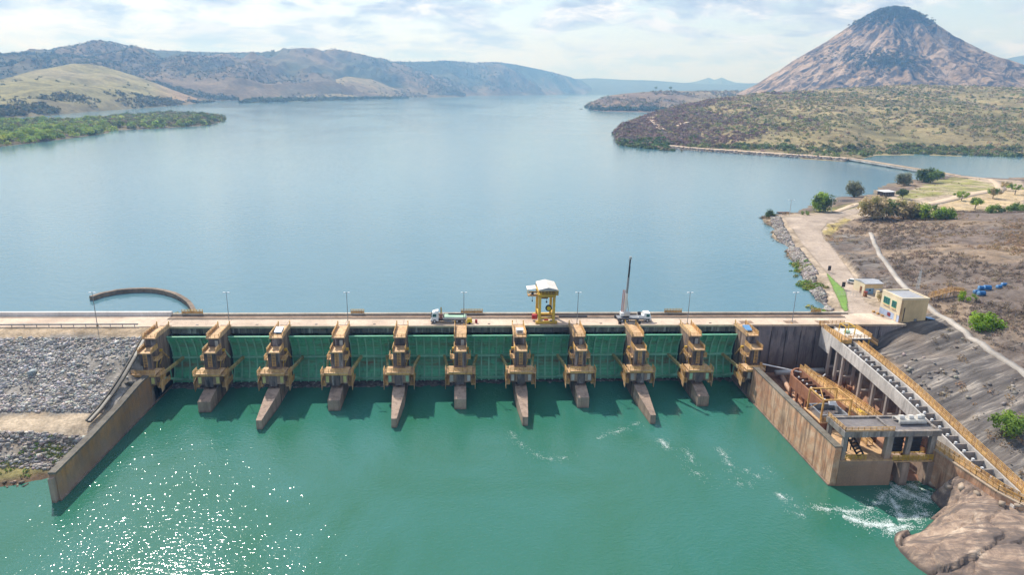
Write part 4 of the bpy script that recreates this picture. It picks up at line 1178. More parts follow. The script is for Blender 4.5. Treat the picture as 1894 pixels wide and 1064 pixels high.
# ------------------------------------------------------------------ radial gates
GC_Y, GC_Z, GR = -0.5, 6.3, 11.0          # hinge axis (y' = northing - 160) and radius
def gate_y(z, r=GR): return GC_Y + math.sqrt(r * r - (z - GC_Z) ** 2)
GW = 15.15 / 2 - HW - 0.10
def make_gate():
    r = empty('radial_gate', (0, 160, 0))
    zt, zb = 13.45, 0.42
    zz = np.linspace(zb, zt, 18)
    sk = MB()
    for a, b in zip(zz[:-1], zz[1:]):
        sk.hexa([(-GW, gate_y(a), a), (GW, gate_y(a), a), (GW, gate_y(a, GR + .12), a), (-GW, gate_y(a, GR + .12), a)],
                [(-GW, gate_y(b), b), (GW, gate_y(b), b), (GW, gate_y(b, GR + .12), b), (-GW, gate_y(b, GR + .12), b)])
    # join the plate strips without inner faces
    vs = []; fs = []
    for z in zz: vs += [(-GW, gate_y(z), z), (GW, gate_y(z), z), (GW, gate_y(z, GR + .12), z), (-GW, gate_y(z, GR + .12), z)]
    for k in range(len(zz) - 1):
        o = 4 * k
        for j in range(4): fs.append((o + j, o + (j + 1) % 4, o + 4 + (j + 1) % 4, o + 4 + j))
    fs += [(3, 2, 1, 0), tuple(4 * (len(zz) - 1) + j for j in range(4))]
    MB()._add(vs, fs).build('skin_plate', M['skin'], r)
    for k in range(7):
        x = -GW + 0.12 + (2 * GW - 0.24) * k / 6
        rb = MB()
        for a, b in zip(zz[:-1:2], zz[2::2]):
            rb.hexa([(x - 0.19, gate_y(a, GR - .42), a), (x + 0.19, gate_y(a, GR - .42), a), (x + 0.06, gate_y(a) + .02, a), (x - 0.06, gate_y(a) + .02, a)],
                    [(x - 0.19, gate_y(b, GR - .42), b), (x + 0.19, gate_y(b, GR - .42), b), (x + 0.06, gate_y(b) + .02, b), (x - 0.06, gate_y(b) + .02, b)])
        rb.build('rib', M['green'], r)
    for k, z in enumerate(np.arange(1.6, 13.2, 0.86)):
        if abs(z - 6.9) < 0.5: continue
        MB().box((-GW, gate_y(z, GR - .2), z - 0.05), (GW, gate_y(z) + .02, z + 0.05)).build('stiffener', M['skin'], r)
    for z, d, h in ((6.95, 0.85, 0.46), (1.15, 0.75, 0.28), (13.33, 0.3, 0.14)):
        MB().box((-GW, gate_y(z, GR - d), z - h / 2), (GW, gate_y(z) + .02, z + h / 2)).build('girder', M['green'], r)
    for s in (-1, 1):
        xt, xg = s * (GW - 1.25), s * (GW - 2.75)
        MB().beam((xt, -0.6, 6.6), (xg, gate_y(6.95, GR - .8), 6.95), 0.55, 0.7).build('upper_arm', M['armtan'], r)
        MB().beam((xt, -0.6, 5.9), (xg, gate_y(1.2, GR - .7), 1.35), 0.5, 0.6).build('lower_arm', M['green'], r)
        MB().beam((xt * 0.985, 4.5, 6.6), (xt * 0.985, 4.9, 3.7), 0.22, 0.25).build('arm_brace', M['green'], r)
        MB().cyl((s * (GW - 1.9), -0.5, 6.25), (s * (GW + 0.05), -0.5, 6.25), 0.55, 12).build('trunnion', M['tan'], r)
        MB().box((min(s * GW, s * (GW + 0.08)), gate_y(1) - 0.3, 0.5), (max(s * GW, s * (GW + 0.08)), gate_y(6.3) + 0.1, 13.2)).build('side_seal', M['black'], r)
    return r
g0 = make_gate()
for i in range(10):
    g = g0 if i == 0 else copy_tree(g0)
    g.location = ((PX[i] + PX[i + 1]) / 2, 160, 0)
    tag(g, 'ribbed green radial gate closing the %s bay from the left' % ORD[i], 'gate', 'radial gates of the spillway')

# ------------------------------------------------------------------ guide walls
lw = empty('guide_wall', (-75.6, 138, 0), 0, 'brown concrete guide wall between the rockfill and the tailwater, left end of the dam', 'wall')
ly = [116.6, 130, 142, 152, 159.5]
b = MB(); c_ = MB()
for a, d in zip(ly[:-1], ly[1:]):
    za, zd = float(WALL_TOP(a)), float(WALL_TOP(d))
    b.hexa([(-0.75, a - 138, -3), (0.68, a - 138, -3), (0.68, d - 138, -3), (-0.75, d - 138, -3)], [(-0.55, a - 138, za), (0.64, a - 138, za), (0.64, d - 138, zd), (-0.55, d - 138, zd)])
    c_.hexa([(-0.7, a - 138 - .01, za), (0.70, a - 138 - .01, za), (0.70, d - 138, zd), (-0.7, d - 138, zd)], [(-0.7, a - 138 - .01, za + .42), (0.70, a - 138 - .01, za + .42), (0.70, d - 138, zd + .42), (-0.7, d - 138, zd + .42)])
b.build('wall_face', M['wall_left'], lw); c_.build('coping', M['cope'], lw)
MB().box((-0.45, -22.2, -3), (0.4, -21.4, 5.0)).build('end_post', M['nose'], lw)
MB().box((-0.8, 20.0, -3), (0.70, 33.0, 3.95)).build('base_wall', M['nose'], lw)
MB().box((-6.5, 14.0, 6.5), (-0.6, 14.7, 7.9)).build('return_wall', M['cope'], lw)
MB().box((0.72, -21.6, -3), (0.95, 33, 0.35)).build('footing', M['nose'], lw)
# drainage channel down the rockfill
dc = empty('drain_channel', (-80, 155, 8), 0, 'dark narrow drainage channel running down the rockfill beside the guide wall', 'channel')
pts = [G(268, 628, 13.6), G(250, 662, 11.2), G(228, 700, 8.8), G(205, 735, 7.0), G(190, 758, 5.9), G(160, 785, 5.0)]
pe = [float(emb_h(np.array([p[0]]), np.array([p[1]]), False)[0]) for p in pts]
pts = [G(268, 628, 13.4)]
pts = [G(268, 628, 13.7), G(250, 662, 11.6), G(228, 700, 9.2), G(205, 735, 7.0), G(186, 760, 5.9), G(165, 783, 5.2)]
for nm, dx, w, dz, mt in (('kerb', -0.55, 0.28, 0.55, 'cope'), ('kerb', 0.55, 0.28, 0.55, 'cope'), ('channel_bed', 0.0, 0.85, 0.32, 'black')):
    m = MB()
    for a, d in zip(pts[:-1], pts[1:]):
        m.beam((a[0] + dx + 80, a[1] - 155, a[2] + dz - 8), (d[0] + dx + 80, d[1] - 155, d[2] + dz - 8), w, 0.5)
    m.build(nm, M[mt], dc)

rw = empty('guide_wall', (74.4, 137, 0), 0, 'rust streaked concrete guide wall between the tailwater and the fish ladder basin', 'wall')
for k in range(7):
    y0 = 116.0 + k * 5.75; y1 = y0 + 5.72
    MB().box((-0.70, y0 - 137, -3), (0.62, y1 - 137, 8.55 + 0.03 * (k % 2))).build('wall_panel', M['wall_right'], rw)
MB().box((-0.78, -20.9, 8.58), (0.7, 19.4, 8.84)).build('coping', M['cope'], rw)
MB().box((-0.95, -20.9, -3), (-0.72, 33, 0.3)).build('footing', M['nose'], rw)
MB().box((-0.68, 19.28, -3), (0.6, 34.0, 3.6)).build('base_wall', M['nose'], rw)

# ------------------------------------------------------------------ abutment wall right of the last pier
ab = empty('abutment_wall', (99, 171, 0), 0, 'tall dark streaked concrete wall between the last pier and the hillside', 'wall')
xe = [PX[10] + HW, 80.2, 84.4, 88.6, 92.8, 97.0, 101.5, 106.0, 110.5, 115.0, 121.5]
for a, d in zip(xe[:-1], xe[1:]):
    MB().box((a + 0.12 - 99, -0.35, -2), (d - 0.12 - 99, 0.3, 14.58)).build('wall_panel', M['abut'], ab)
MB().box((xe[0] - 99, 0.1, -2), (xe[-1] - 99, 9.0, 13.15)).build('core', M['darkwall'], ab)

# ------------------------------------------------------------------ curved breakwater
bw = empty('breakwater', (-95, 195, 13), 0, 'curved brown stone breakwater wall standing in the reservoir', 'breakwater')
arc = [G(*p, 14.3) for p in ((168, 548), (190, 540), (220, 535), (262, 532), (295, 534), (325, 542), (347, 555), (358, 570), (359, 581))]
arc = smooth_line(np.array(arc), 5)
t_ = np.gradient(arc[:, :2], axis=0); t_ /= np.linalg.norm(t_, axis=1, keepdims=True)
nn = np.stack([-t_[:, 1], t_[:, 0]], -1)
step = 3
for k in range(0, len(arc) - step, step):
    a, d = arc[k], arc[k + step]
    na, nd = nn[k] * 0.62, nn[k + step] * 0.62
    q = lambda p, n, s, z: (p[0] + n[0] * s + 95, p[1] + n[1] * s - 195, z - 13)
    h = 14.3 + random.uniform(-.05, .05)
    MB().hexa([q(a, na, -1, 9), q(d, nd, -1, 9), q(d, nd, 1, 9), q(a, na, 1, 9)], [q(a, na, -1, h), q(d, nd, -1, h), q(d, nd, 1, h), q(a, na, 1, h)]).build('wall_block', M['stone'], bw)
# plants by the breakwater root
def bushpatch(name, pts, r, cols, label, cat, ntri=60):
    pts = np.array(pts, float)
    V, F, c = leaf_cloud(pts - pts[0], np.array(r), tints(len(pts), cols), ntri, 0.3)
    o = np_mesh(name, V, F, M['leaf'], c); o.location = pts[0]
    return tag(o, label, cat)
bushpatch('bush', [(-77.6, 182.2, 14), (-79.3, 182.4, 13.6), (-76.0, 182.0, 13.5), (-81, 182.5, 13.2)], [1.5, 1.3, 1.1, 1.0], [(0.13, 0.15, 0.05), (0.22, 0.20, 0.08)], 'scrubby bush at the foot of the curved breakwater', 'bush')
bushpatch('water_weed', [(-96, 183.0, 13.1), (-93.2, 183.2, 13.1), (-98.5, 183.1, 13.0), (-90.9, 183.1, 13.0)], [1.5, 1.4, 1.1, 1.0], [(0.12, 0.17, 0.04)], 'green weed mat floating behind the wave wall at left', 'weed')
# ------------------------------------------------------------------ fish ladder on columns
FLZ = lambda y: float(np.interp(y, [98, 104, 121, 135, 150, 168, 172], [6.0, 7.1, 9.7, 11.9, 13.3, 14.7, 14.8]))
fl = empty('fish_ladder', (100, 135, 0), 0, 'long sloping pale concrete fish ladder carried on tall columns', 'fish ladder')
def FB(mb, name, mat): return D(mb, name, mat, fl, (-100, -135, 0))
seg = [169.8, 164, 158.5, 153, 147.5, 142, 136.5, 131, 125.5, 120, 114.5, 109, 103.5, 99.0]
for a, d in zip(seg[:-1], seg[1:]):
    za, zd = FLZ(a), FLZ(d)
    dep = 3.0 if a < 165 else 5.5
    for nm, x0, x1, mt in (('inner_wall', 97.8, 98.15, 'flume'), ('outer_wall', 101.4, 101.75, 'flume')):
        dd = dep if nm == 'inner_wall' else 2.6
        FB(MB().hexa([(x0, d + .03, zd - dd), (x1, d + .03, zd - dd), (x1, a, za - dd), (x0, a, za - dd)], [(x0, d + .03, zd), (x1, d + .03, zd), (x1, a, za), (x0, a, za)]), nm, M[mt])
    FB(MB().hexa([(98.15, d, zd - 2.6), (101.4, d, zd - 2.6), (101.4, a, za - 2.6), (98.15, a, za - 2.6)], [(98.15, d, zd - 2.3), (101.4, d, zd - 2.3), (101.4, a, za - 2.3), (98.15, a, za - 2.3)]), 'floor', M['darkwall'])
    FB(MB().hexa([(98.15, d, zd - 2.3), (101.4, d, zd - 2.3), (101.4, a, za - 2.3), (98.15, a, za - 2.3)], [(98.15, d, zd - 1.5), (101.4, d, zd - 1.5), (101.4, a, zd - 1.45), (98.15, a, zd - 1.45)]), 'pool', M['black'])
    # walkway and railing on the outer side
    FB(MB().hexa([(101.76, d, zd - 0.35), (103.1, d, zd - 0.35), (103.1, a, za - 0.35), (101.76, a, za - 0.35)], [(101.76, d, zd - 0.1), (103.1, d, zd - 0.1), (103.1, a, za - 0.1), (101.76, a, za - 0.1)]), 'walkway', M['tanslab'])
    if a < 163:
        rl_ = MB()
        for xx in (101.8, 103.05):
            for h in (0.35, 0.7, 1.05): rl_.beam((xx, d, zd - .1 + h), (xx, a, za - .1 + h), 0.11, 0.13)
            for k in range(4):
                y = d + (a - d) * k / 4; z = zd + (za - zd) * k / 4
                rl_.box((xx - .05, y - .05, z - .1), (xx + .05, y + .05, z + .95))
        FB(rl_, 'railing', M['tan'])
y = 160.0
while y > 100.5:
    z = FLZ(y)
    FB(MB().box((98.16, y - 0.13, z - 2.4), (101.39, y + 0.13, z - 0.35)), 'baffle', M['column'])
    FB(MB().box((98.9, y - 0.2, z - 0.35), (99.35, y + 0.2, z + 0.12)), 'baffle_cap', M['white'])
    y -= 2.55
for yc in (164.6, 160.9, 157.8, 149.4, 143.8, 138.3, 132.8, 127.3, 121.8):
    for xx in (98.3, 101.5):
        w = 0.33
        FB(MB().box((xx - w, yc - w, 2.0), (xx + w, yc + w, FLZ(yc) - 2.55)), 'column', M['column'])
        h = 2.6 if yc > 155 else 1.9
        FB(MB().box((xx - 0.85, yc - 0.95, 0.2), (xx + 0.85, yc + 0.95, h)), 'footing', M['rust'])
    FB(MB().beam((98.65, yc, 5.2 if yc > 140 else 4.2), (101.15, yc, 5.2 if yc > 140 else 4.2), 0.4, 0.5), 'tie_beam', M['column'])
# head platform of the ladder, yellow, with stairs
hp = empty('access_platform', (101, 165, 14), 0, 'yellow steel access platform and stairs at the head of the fish ladder', 'platform')
def HB(mb, name, mat): return D(mb, name, mat, hp, (-101, -165, -14))
HB(MB().box((100.6, 160.5, 14.55), (106.6, 168.2, 14.8)), 'grey_floor', M['offwhite'])
HB(MB().box((98.2, 159.6, 14.2), (100.6, 168.8, 14.45)), 'floor', M['tanslab'])
HB(MB().rail([(97.9, 159.6, 14.8), (97.9, 168.8, 14.8)], 1.1, 1.0, 0.11, 4), 'railing', M['tan'])
HB(MB().rail([(97.9, 159.6, 14.8), (100.6, 159.6, 14.8)], 1.1, 0.8, 0.11, 4), 'railing', M['tan'])
HB(MB().rail([(106.6, 160.5, 14.8), (106.6, 168.2, 14.8)], 1.1, 1.0, 0.11, 4), 'railing', M['tan'])
HB(MB().rail([(100.6, 160.5, 14.8), (106.6, 160.5, 14.8)], 1.1, 1.0, 0.11, 3), 'railing', M['tan'])
HB(MB().box((97.84, 159.6, 14.0), (97.9, 168.8, 14.8)), 'side_panel', M['tan'])
HB(MB().box((106.6, 160.4, 14.2), (106.68, 168.2, 15.3)), 'side_panel', M['tan'])
HB(MB().box((97.8, 159.5, 13.7), (100.7, 159.6, 14.8)), 'front_panel', M['tan'])
for xx, yy_ in ((100.8, 161), (106.3, 161), (106.3, 167.5)):
    HB(MB().box((xx - .15, yy_ - .15, 8.5), (xx + .15, yy_ + .15, 14.55)), 'post', M['yellow'])
gf = MB()
for xx in (100.8, 103.4):
    for yy_ in (163.2, 166.2): gf.box((xx - .1, yy_ - .1, 14.8), (xx + .1, yy_ + .1, 17.0))
for yy_ in (163.2, 166.2): gf.beam((100.8, yy_, 17.0), (103.4, yy_, 17.0), 0.2, 0.2)
for xx in (100.8, 103.4): gf.beam((xx, 163.2, 17.0), (xx, 166.2, 17.0), 0.2, 0.2)
HB(gf, 'lifting_frame', M['yellow'])
HB(MB().cyl((101.4, 164.5, 15.2), (102.8, 164.5, 15.2), 0.4, 10), 'winch_drum', M['palegreen'])
st = MB()
for k in range(14):
    st.box((106.7 + k * 0.42, 166.4, 14.4 - k * 0.27), (107.12 + k * 0.42, 167.8, 14.55 - k * 0.27))
HB(st, 'stair_treads', M['tanslab'])
sr = MB()
for yy_ in (166.4, 167.8):
    for h in (0.3, 0.65, 1.0): sr.beam((106.7, yy_, 14.6 + h), (112.6, yy_, 10.8 + h), 0.1, 0.12)
    sr.beam((106.7, yy_, 14.3), (112.6, yy_, 10.5), 0.1, 0.35)
HB(sr, 'stair_railing', M['tan'])
HB(MB().rail([(97.6, 169.2, 15.1), (97.6, 170.6, 15.1)], 1.1, 0.7, 0.11, 3).rail([(97.6, 170.4, 15.15), (104.5, 170.4, 15.15)], 1.1, 1.2, 0.11, 3), 'deck_railing', M['tan'])
HB(MB().beam((98.6, 168.9, 14.4), (98.6, 170.4, 15.1), 1.6, 0.15), 'gangway', M['tanslab'])

# ------------------------------------------------------------------ lower ladder channel in the basin
lc = empty('pool_channel', (84, 143, 0), 0, 'rust stained raised pool channel with yellow walkways inside the basin', 'channel')
def CB(mb, name, mat): return D(mb, name, mat, lc, (-84, -143, 0))
CB(MB().box((81.8, 136.9, 5.3), (82.1, 152.6, 8.4)), 'outer_wall', M['rust'])
CB(MB().box((85.7, 129.5, 1.0), (86.0, 156.2, 8.5)), 'inner_wall', M['rust'])
CB(MB().prism_z([(82.1, 152.0), (82.9, 154.6), (84.6, 156.2), (85.7, 156.5), (85.7, 156.1), (84.7, 155.8), (83.2, 154.3), (82.4, 152.0)], 5.3, 8.4), 'curved_end_wall', M['rust'])
CB(MB().box((82.12, 137.0, 5.3), (85.68, 152.3, 5.6)), 'floor', M['black'])
CB(MB().box((82.12, 137.0, 5.6), (85.68, 152.3, 6.9)), 'pool', M['black'])
for k in range(7):
    yc = 138.6 + k * 2.1
    CB(MB().box((82.12, yc - .12, 5.7), (85.68, yc + .12, 8.0)), 'baffle', M['rustdark'])
    CB(MB().box((83.2, yc - .16, 8.0), (83.55, yc + .16, 8.3)), 'baffle_cap', M['white'])
for yc in (139.5, 144.0, 148.5, 151.8):
    CB(MB().box((81.85, yc - .35, 0.6), (82.3, yc + .35, 5.3)), 'column', M['rust'])
def walkway(xc, pts, w, owner, off, nm='walkway'):
    for (ya, za), (yb, zb) in zip(pts[:-1], pts[1:]):
        D(MB().beam((xc, ya, za), (xc, yb, zb), w, 0.2), nm, M['tanslab'], owner, off)
        m = MB()
        for s in (-1, 1):
            for h in (0.4, 0.75, 1.1): m.beam((xc + s * w / 2, ya, za + h), (xc + s * w / 2, yb, zb + h), 0.1, 0.12)
            n = max(2, int(abs(ya - yb) / 1.6))
            for k in range(n + 1):
                y = ya + (yb - ya) * k / n; z = za + (zb - za) * k / n
                m.box((xc + s * w / 2 - .05, y - .05, z), (xc + s * w / 2 + .05, y + .05, z + 1.1))
        D(m, 'railing', M['tan'], owner, off)
walkway(86.5, [(156, 8.4), (141, 8.5), (128, 8.5)], 1.1, lc, (-84, -143, 0))
walkway(89.2, [(157, 6.3), (141, 8.2), (125, 9.0)], 1.2, lc, (-84, -143, 0), 'ramp')
CB(MB().box((88.6, 126, 1.0), (88.9, 153, 5.2)), 'support_wall', M['rust'])
for yc in (130, 137, 145, 152): CB(MB().box((89.0, yc - .2, 0.8), (89.4, yc + .2, 7.0)), 'post', M['yellow'])
walkway(84.4, [(127.5, 6.0), (121.5, 5.8)], 1.2, lc, (-84, -143, 0), 'stair')

# tank with yellow lifting frame
tk = empty('tank', (81.2, 133, 0), 0, 'open grey tank under a yellow lifting frame in the basin', 'tank')
def TB(mb, name, mat): return D(mb, name, mat, tk, (-81.2, -133, 0))
TB(MB().box((78.0, 129.7, 0.8), (84.6, 136.4, 6.9)), 'base', M['rust'])
TB(MB().box((77.6, 129.3, 6.9), (85.0, 136.7, 7.15)), 'walkway', M['tanslab'])
for a, b_ in (((78.2, 130.0), (84.4, 130.4)), ((78.2, 135.6), (84.4, 136.0)), ((78.2, 130.4), (78.6, 135.6)), ((84.0, 130.4), (84.4, 135.6))):
    TB(MB().box((a[0], a[1], 7.15), (b_[0], b_[1], 8.5)), 'rim', M['steel'])
TB(MB().box((78.6, 130.4, 7.15), (84.0, 135.6, 7.3)), 'water', M['darkwall'])
fr = MB()
cs = [(78.0, 129.9), (84.3, 129.9), (84.3, 135.9), (78.0, 135.9)]
for x_, y_ in cs: fr.box((x_ - .16, y_ - .16, 7.15), (x_ + .16, y_ + .16, 12.2))
for (xa, ya), (xb, yb) in zip(cs, cs[1:] + cs[:1]): fr.beam((xa, ya, 12.2), (xb, yb, 12.2), 0.3, 0.3)
fr.beam((78.0, 129.9, 12.1), (80.4, 135.9, 12.1), 0.15, 0.15).beam((78.0, 135.9, 7.2), (78.0, 129.9, 12.0), 0.12, 0.12)
TB(fr, 'lifting_frame', M['tan'])
TB(MB().hexa([(81.6, 133.6, 9.2), (83.4, 133.0, 9.2), (84.0, 134.8, 9.2), (82.4, 135.4, 9.2)], [(81.9, 133.9, 10.0), (83.0, 133.5, 10.0), (83.4, 134.6, 10.0), (82.6, 134.9, 10.0)]), 'cover_sheet', M['white'])
TB(MB().rail([(77.7, 129.4, 7.15), (84.9, 129.4, 7.15)], 1.0, 1.1, 0.09, 3), 'railing', M['tan'])
# bright yellow hopper
hpz = empty('hopper', (93.5, 139.4, 0.8), 0, 'bright yellow box hopper standing in the basin', 'hopper')
MB().box((-1.0, -0.9, 1.4), (1.0, 0.9, 4.0)).build('bin', M['brightyellow'], hpz)
MB().hexa([(-0.45, -0.4, 0.5), (0.45, -0.4, 0.5), (0.45, 0.4, 0.5), (-0.45, 0.4, 0.5)], [(-1.0, -0.9, 1.4), (1.0, -0.9, 1.4), (1.0, 0.9, 1.4), (-1.0, 0.9, 1.4)]).build('chute', M['brightyellow'], hpz)
for sx_ in (-.85, .85):
    for sy_ in (-.75, .75): MB().box((sx_ - .08, sy_ - .08, 0), (sx_ + .08, sy_ + .08, 1.5)).build('leg', M['yellow'], hpz)
# pipes and the white boom
o = MB().cyl((86.8, 167.5, 2.1), (83.2, 152.5, 2.4), 0.62, 14).cyl((83.2, 152.5, 2.4), (81.3, 144.0, 1.7), 0.66, 14).build('pipe', M['pipeor'], None, True); tag(o, 'thick orange stained pipe lying on the basin floor', 'pipe')
o = MB().cyl((84.5, 165.6, 3.0), (98.0, 165.6, 3.6), 0.75, 16).build('pipe', M['palesteel'], None, True); tag(o, 'large grey horizontal pipe at the foot of the dark wall', 'pipe')
bo = empty('boom', (76.8, 158.6, 8.3), 0, 'long thin white boom reaching from the last pier over the basin', 'boom')
MB().cyl((0, 0, 0.4), (13.5, -6.0, -0.8), 0.17, 8).build('tube', M['white'], bo); MB().cyl((13.5, -6.0, -0.8), (14.3, -5.7, -0.2), 0.17, 8).build('hook_end', M['white'], bo)
MB().box((-0.3, -0.3, -0.2), (0.3, 0.3, 0.7)).build('bracket', M['tan'], bo)

# ------------------------------------------------------------------ outlet gate frame
of = empty('portal_frame', (85, 119, 0), 0, 'concrete portal frame with black stop gates at the downstream end of the basin', 'gate frame')
def OB(mb, name, mat): return D(mb, name, mat, of, (-85, -119, 0))
OB(MB().box((75.05, 115.9, -3), (86.2, 128.6, 5.55)), 'base_block', M['frame'])
OB(MB().box((75.0, 115.85, 5.55), (86.25, 128.6, 5.7)), 'floor', M['tanslab'])
OB(MB().box((75.0, 116.0, 11.15), (94.9, 122.6, 11.75)), 'roof_slab', M['roofdark'])
OB(MB().box((74.9, 115.7, 11.0), (95.0, 116.4, 12.2)), 'front_beam', M['frame'])
OB(MB().box((74.9, 122.2, 11.0), (95.0, 122.8, 12.1)), 'rear_beam', M['frame'])
OB(MB().box((74.9, 116.4, 11.0), (75.5, 122.2, 12.15)), 'side_beam', M['frame'])
OB(MB().box((94.4, 116.4, 11.0), (95.0, 122.2, 12.15)), 'side_beam', M['frame'])
OB(MB().box((85.0, 116.4, 11.76), (85.5, 122.2, 12.1)), 'cross_beam', M['frame'])
for x_, y_, w, zb in ((75.6, 116.4, .42, 5.7), (75.6, 122.2, .42, 5.7), (81.5, 122.0, .75, 5.7), (85.1, 116.9, .65, 5.7), (89.0, 116.5, .48, -3), (94.2, 116.8, .55, -3), (94.2, 122.0, .6, 2.0), (89.0, 122.0, .5, -3)):
    OB(MB().box((x_ - w, y_ - w * .8, zb), (x_ + w, y_ + w * .8, 11.05)), 'column', M['frame'])
for x0, x1 in ((85.9, 88.5), (89.55, 92.3)):
    OB(MB().box((x0, 117.3, 6.7), (x1, 117.6, 11.0)), 'stop_gate', M['black'])
    for k in range(4):
        OB(MB().box((x0, 117.15, 7.1 + k * 1.0), (x1, 117.3, 7.35 + k * 1.0)), 'gate_rib', M['black'])
OB(MB().box((86.3, 115.8, 5.2), (94.4, 117.3, 5.5)), 'walkway', M['tanslab'])
OB(MB().rail([(86.0, 115.9, 5.5), (94.4, 115.9, 5.5)], 1.2, 1.0, 0.12, 4), 'railing', M['yellow'])
OB(MB().rail([(86.0, 118.6, 5.5), (94.4, 118.6, 5.5)], 1.2, 1.0, 0.12, 4), 'railing', M['yellow'])
OB(MB().rail([(75.3, 116.2, 5.7), (80.5, 116.2, 5.7)], 1.1, 1.0, 0.1, 3), 'railing', M['yellow'])
OB(MB().rail([(75.4, 126.5, 5.7), (75.4, 117.2, 5.7)], 1.1, 1.0, 0.1, 3), 'railing', M['yellow'])
OB(MB().rail([(75.1, 115.95, 12.2), (85.2, 115.95, 12.2)], 0.9, 1.2, 0.1, 3).rail([(75.1, 115.95, 12.2), (75.1, 122.6, 12.2)], 0.9, 1.2, 0.1, 3), 'roof_railing', M['tan'])
OB(MB().box((75.1, 115.8, 12.2), (85.2, 115.86, 12.55)), 'toe_board', M['tanslab'])
for x_, y_ in ((87.0, 119.2), (90.9, 119.4)):
    OB(MB().cyl((x_, y_, -3), (x_, y_, 5.2), 0.75, 12), 'water_post', M['rust'])
for x_ in (88.8, 94.2):
    OB(MB().hexa([(x_ - .8, 115.6, -3), (x_ + .8, 115.6, -3), (x_ + .8, 121.5, -3), (x_ - .8, 121.5, -3)], [(x_ - .8, 115.6, 5.1), (x_ + .8, 115.6, 5.1), (x_ + .8, 121.5, 5.1), (x_ - .8, 121.5, 5.1)]), 'water_pier', M['nose'])
# hoist on the roof and the black machine on the floor
hs = empty('hoist', (91, 120.2, 12.1), 0, 'pale green hoist machine on the roof of the portal frame', 'hoist')
MB().box((-2.9, -1.3, 0), (2.9, -0.9, 0.5)).box((-2.9, 0.9, 0), (2.9, 1.3, 0.5)).build('skid', M['hatchgrey'], hs)
for x_ in (-1.9, 0.1, 1.9): MB().cyl((x_ - .5, 0, 0.85), (x_ + .5, 0, 0.85), 0.5, 12).build('drum', M['offwhite'], hs)
MB().box((-2.8, -1.1, 0.5), (2.8, 1.1, 0.62)).build('plate', M['hatchgrey'], hs)
MB().box((2.2, -0.5, 0.62), (2.9, 0.5, 1.4)).build('motor', M['hatchgrey'], hs)
rk_ = empty('screen_rake', (79.6, 118.6, 5.7), math.radians(28), 'tilted black steel screen rack on the floor of the portal frame', 'rack')
for s in (-1, 1): MB().beam((s * 0.9, -1.4, 0.1), (s * 0.9, 1.5, 3.2), 0.22, 0.3).build('side_rail', M['black'], rk_)
for k in range(7): MB().box((-0.9, -1.35 + k * 0.45, 0.2 + k * 0.48), (0.9, -1.2 + k * 0.45, 0.5 + k * 0.48)).build('slat', M['black'], rk_)
MB().beam((-0.7, 1.4, 0), (-0.7, 1.4, 3.0), 0.18, 0.18).beam((0.7, 1.4, 0), (0.7, 1.4, 3.0), 0.18, 0.18).build('stand', M['black'], rk_)

# ------------------------------------------------------------------ retaining wall with yellow railing
rt = empty('retaining_wall', (97, 106, 3), 0, 'stained concrete retaining wall with yellow railing above the granite outcrop', 'wall')
rp = [(94.7, 117.6, 7.6), (95.6, 112.0, 7.4), (96.4, 107.0, 7.2), (97.2, 102.3, 7.0), (98.6, 98.8, 6.9), (102.0, 95.0, 6.8), (108.0, 90.0, 6.8)]
for a, d in zip(rp[:-1], rp[1:]):
    dx, dy = d[0] - a[0], d[1] - a[1]; ln = math.hypot(dx, dy); nx, ny = -dy / ln * .35, dx / ln * .35
    def q(p, s, z): return (p[0] + nx * s - 97, p[1] + ny * s - 106, z - 3)
    MB().hexa([q(a, -1, -2), q(d, -1, -2), q(d, 1, -2), q(a, 1, -2)], [q(a, -1, a[2]), q(d, -1, d[2]), q(d, 1, d[2]), q(a, 1, a[2])]).build('wall_panel', M['wall_right'], rt)
    MB().beam((a[0] - 97, a[1] - 106, a[2] - 2.9), (d[0] - 97, d[1] - 106, d[2] - 2.9), 0.9, 0.2).build('coping', M['kerb'], rt)
    for s in (-1, 1):
        sx_ = 0.0 if s < 0 else 1.25
        MB().rail([(a[0] + sx_ - 97, a[1] - 106 + sx_ * .3, a[2] - 2.8), (d[0] + sx_ - 97, d[1] - 106 + sx_ * .3, d[2] - 2.8)], 1.1, 1.2, 0.11, 4).build('railing', M['tan'], rt)
    MB().beam((a[0] + .7 - 97, a[1] - 106, a[2] - 2.92), (d[0] + .7 - 97, d[1] - 106, d[2] - 2.92), 1.2, 0.16).build('walkway', M['tanslab'], rt)

# ------------------------------------------------------------------ buildings
def window(parent, x0, x1, z0, z1, y, mats=('greenframe', 'glass'), panes=2, axis='y', sgn=-1):
    """a framed window on a wall at y (facing sgn)"""
    def bx(a0, a1, c0, c1, d0, d1):
        lo, hi = sorted((y + sgn * d0, y + sgn * d1))
        return MB().box((a0, lo, c0), (a1, hi, c1)) if axis == 'y' else MB().box((lo, a0, c0), (hi, a1, c1))
    w = bx(x0, x1, z0, z1, 0.0, 0.03).build('window', M[mats[1]], parent)
    t = 0.1
    for a in ((x0 - t, x0, z0 - t, z1 + t), (x1, x1 + t, z0 - t, z1 + t), (x0, x1, z0 - t, z0), (x0, x1, z1, z1 + t)):
        bx(*a, 0.0, 0.09).build('frame', M[mats[0]], w)
    for k in range(1, panes):
        xm = x0 + (x1 - x0) * k / panes
        bx(xm - .04, xm + .04, z0, z1, 0.03, 0.07).build('mullion', M[mats[0]], w)
    bx(x0 - .2, x1 + .2, z0 - .45, z0 - .3, 0.0, 0.3).build('sill', M['cream'], w)
    return w
cb = empty('control_building', (121.3, 172.3, 15), math.radians(2), 'tall cream control building with flat roof at the right end of the dam', 'building')
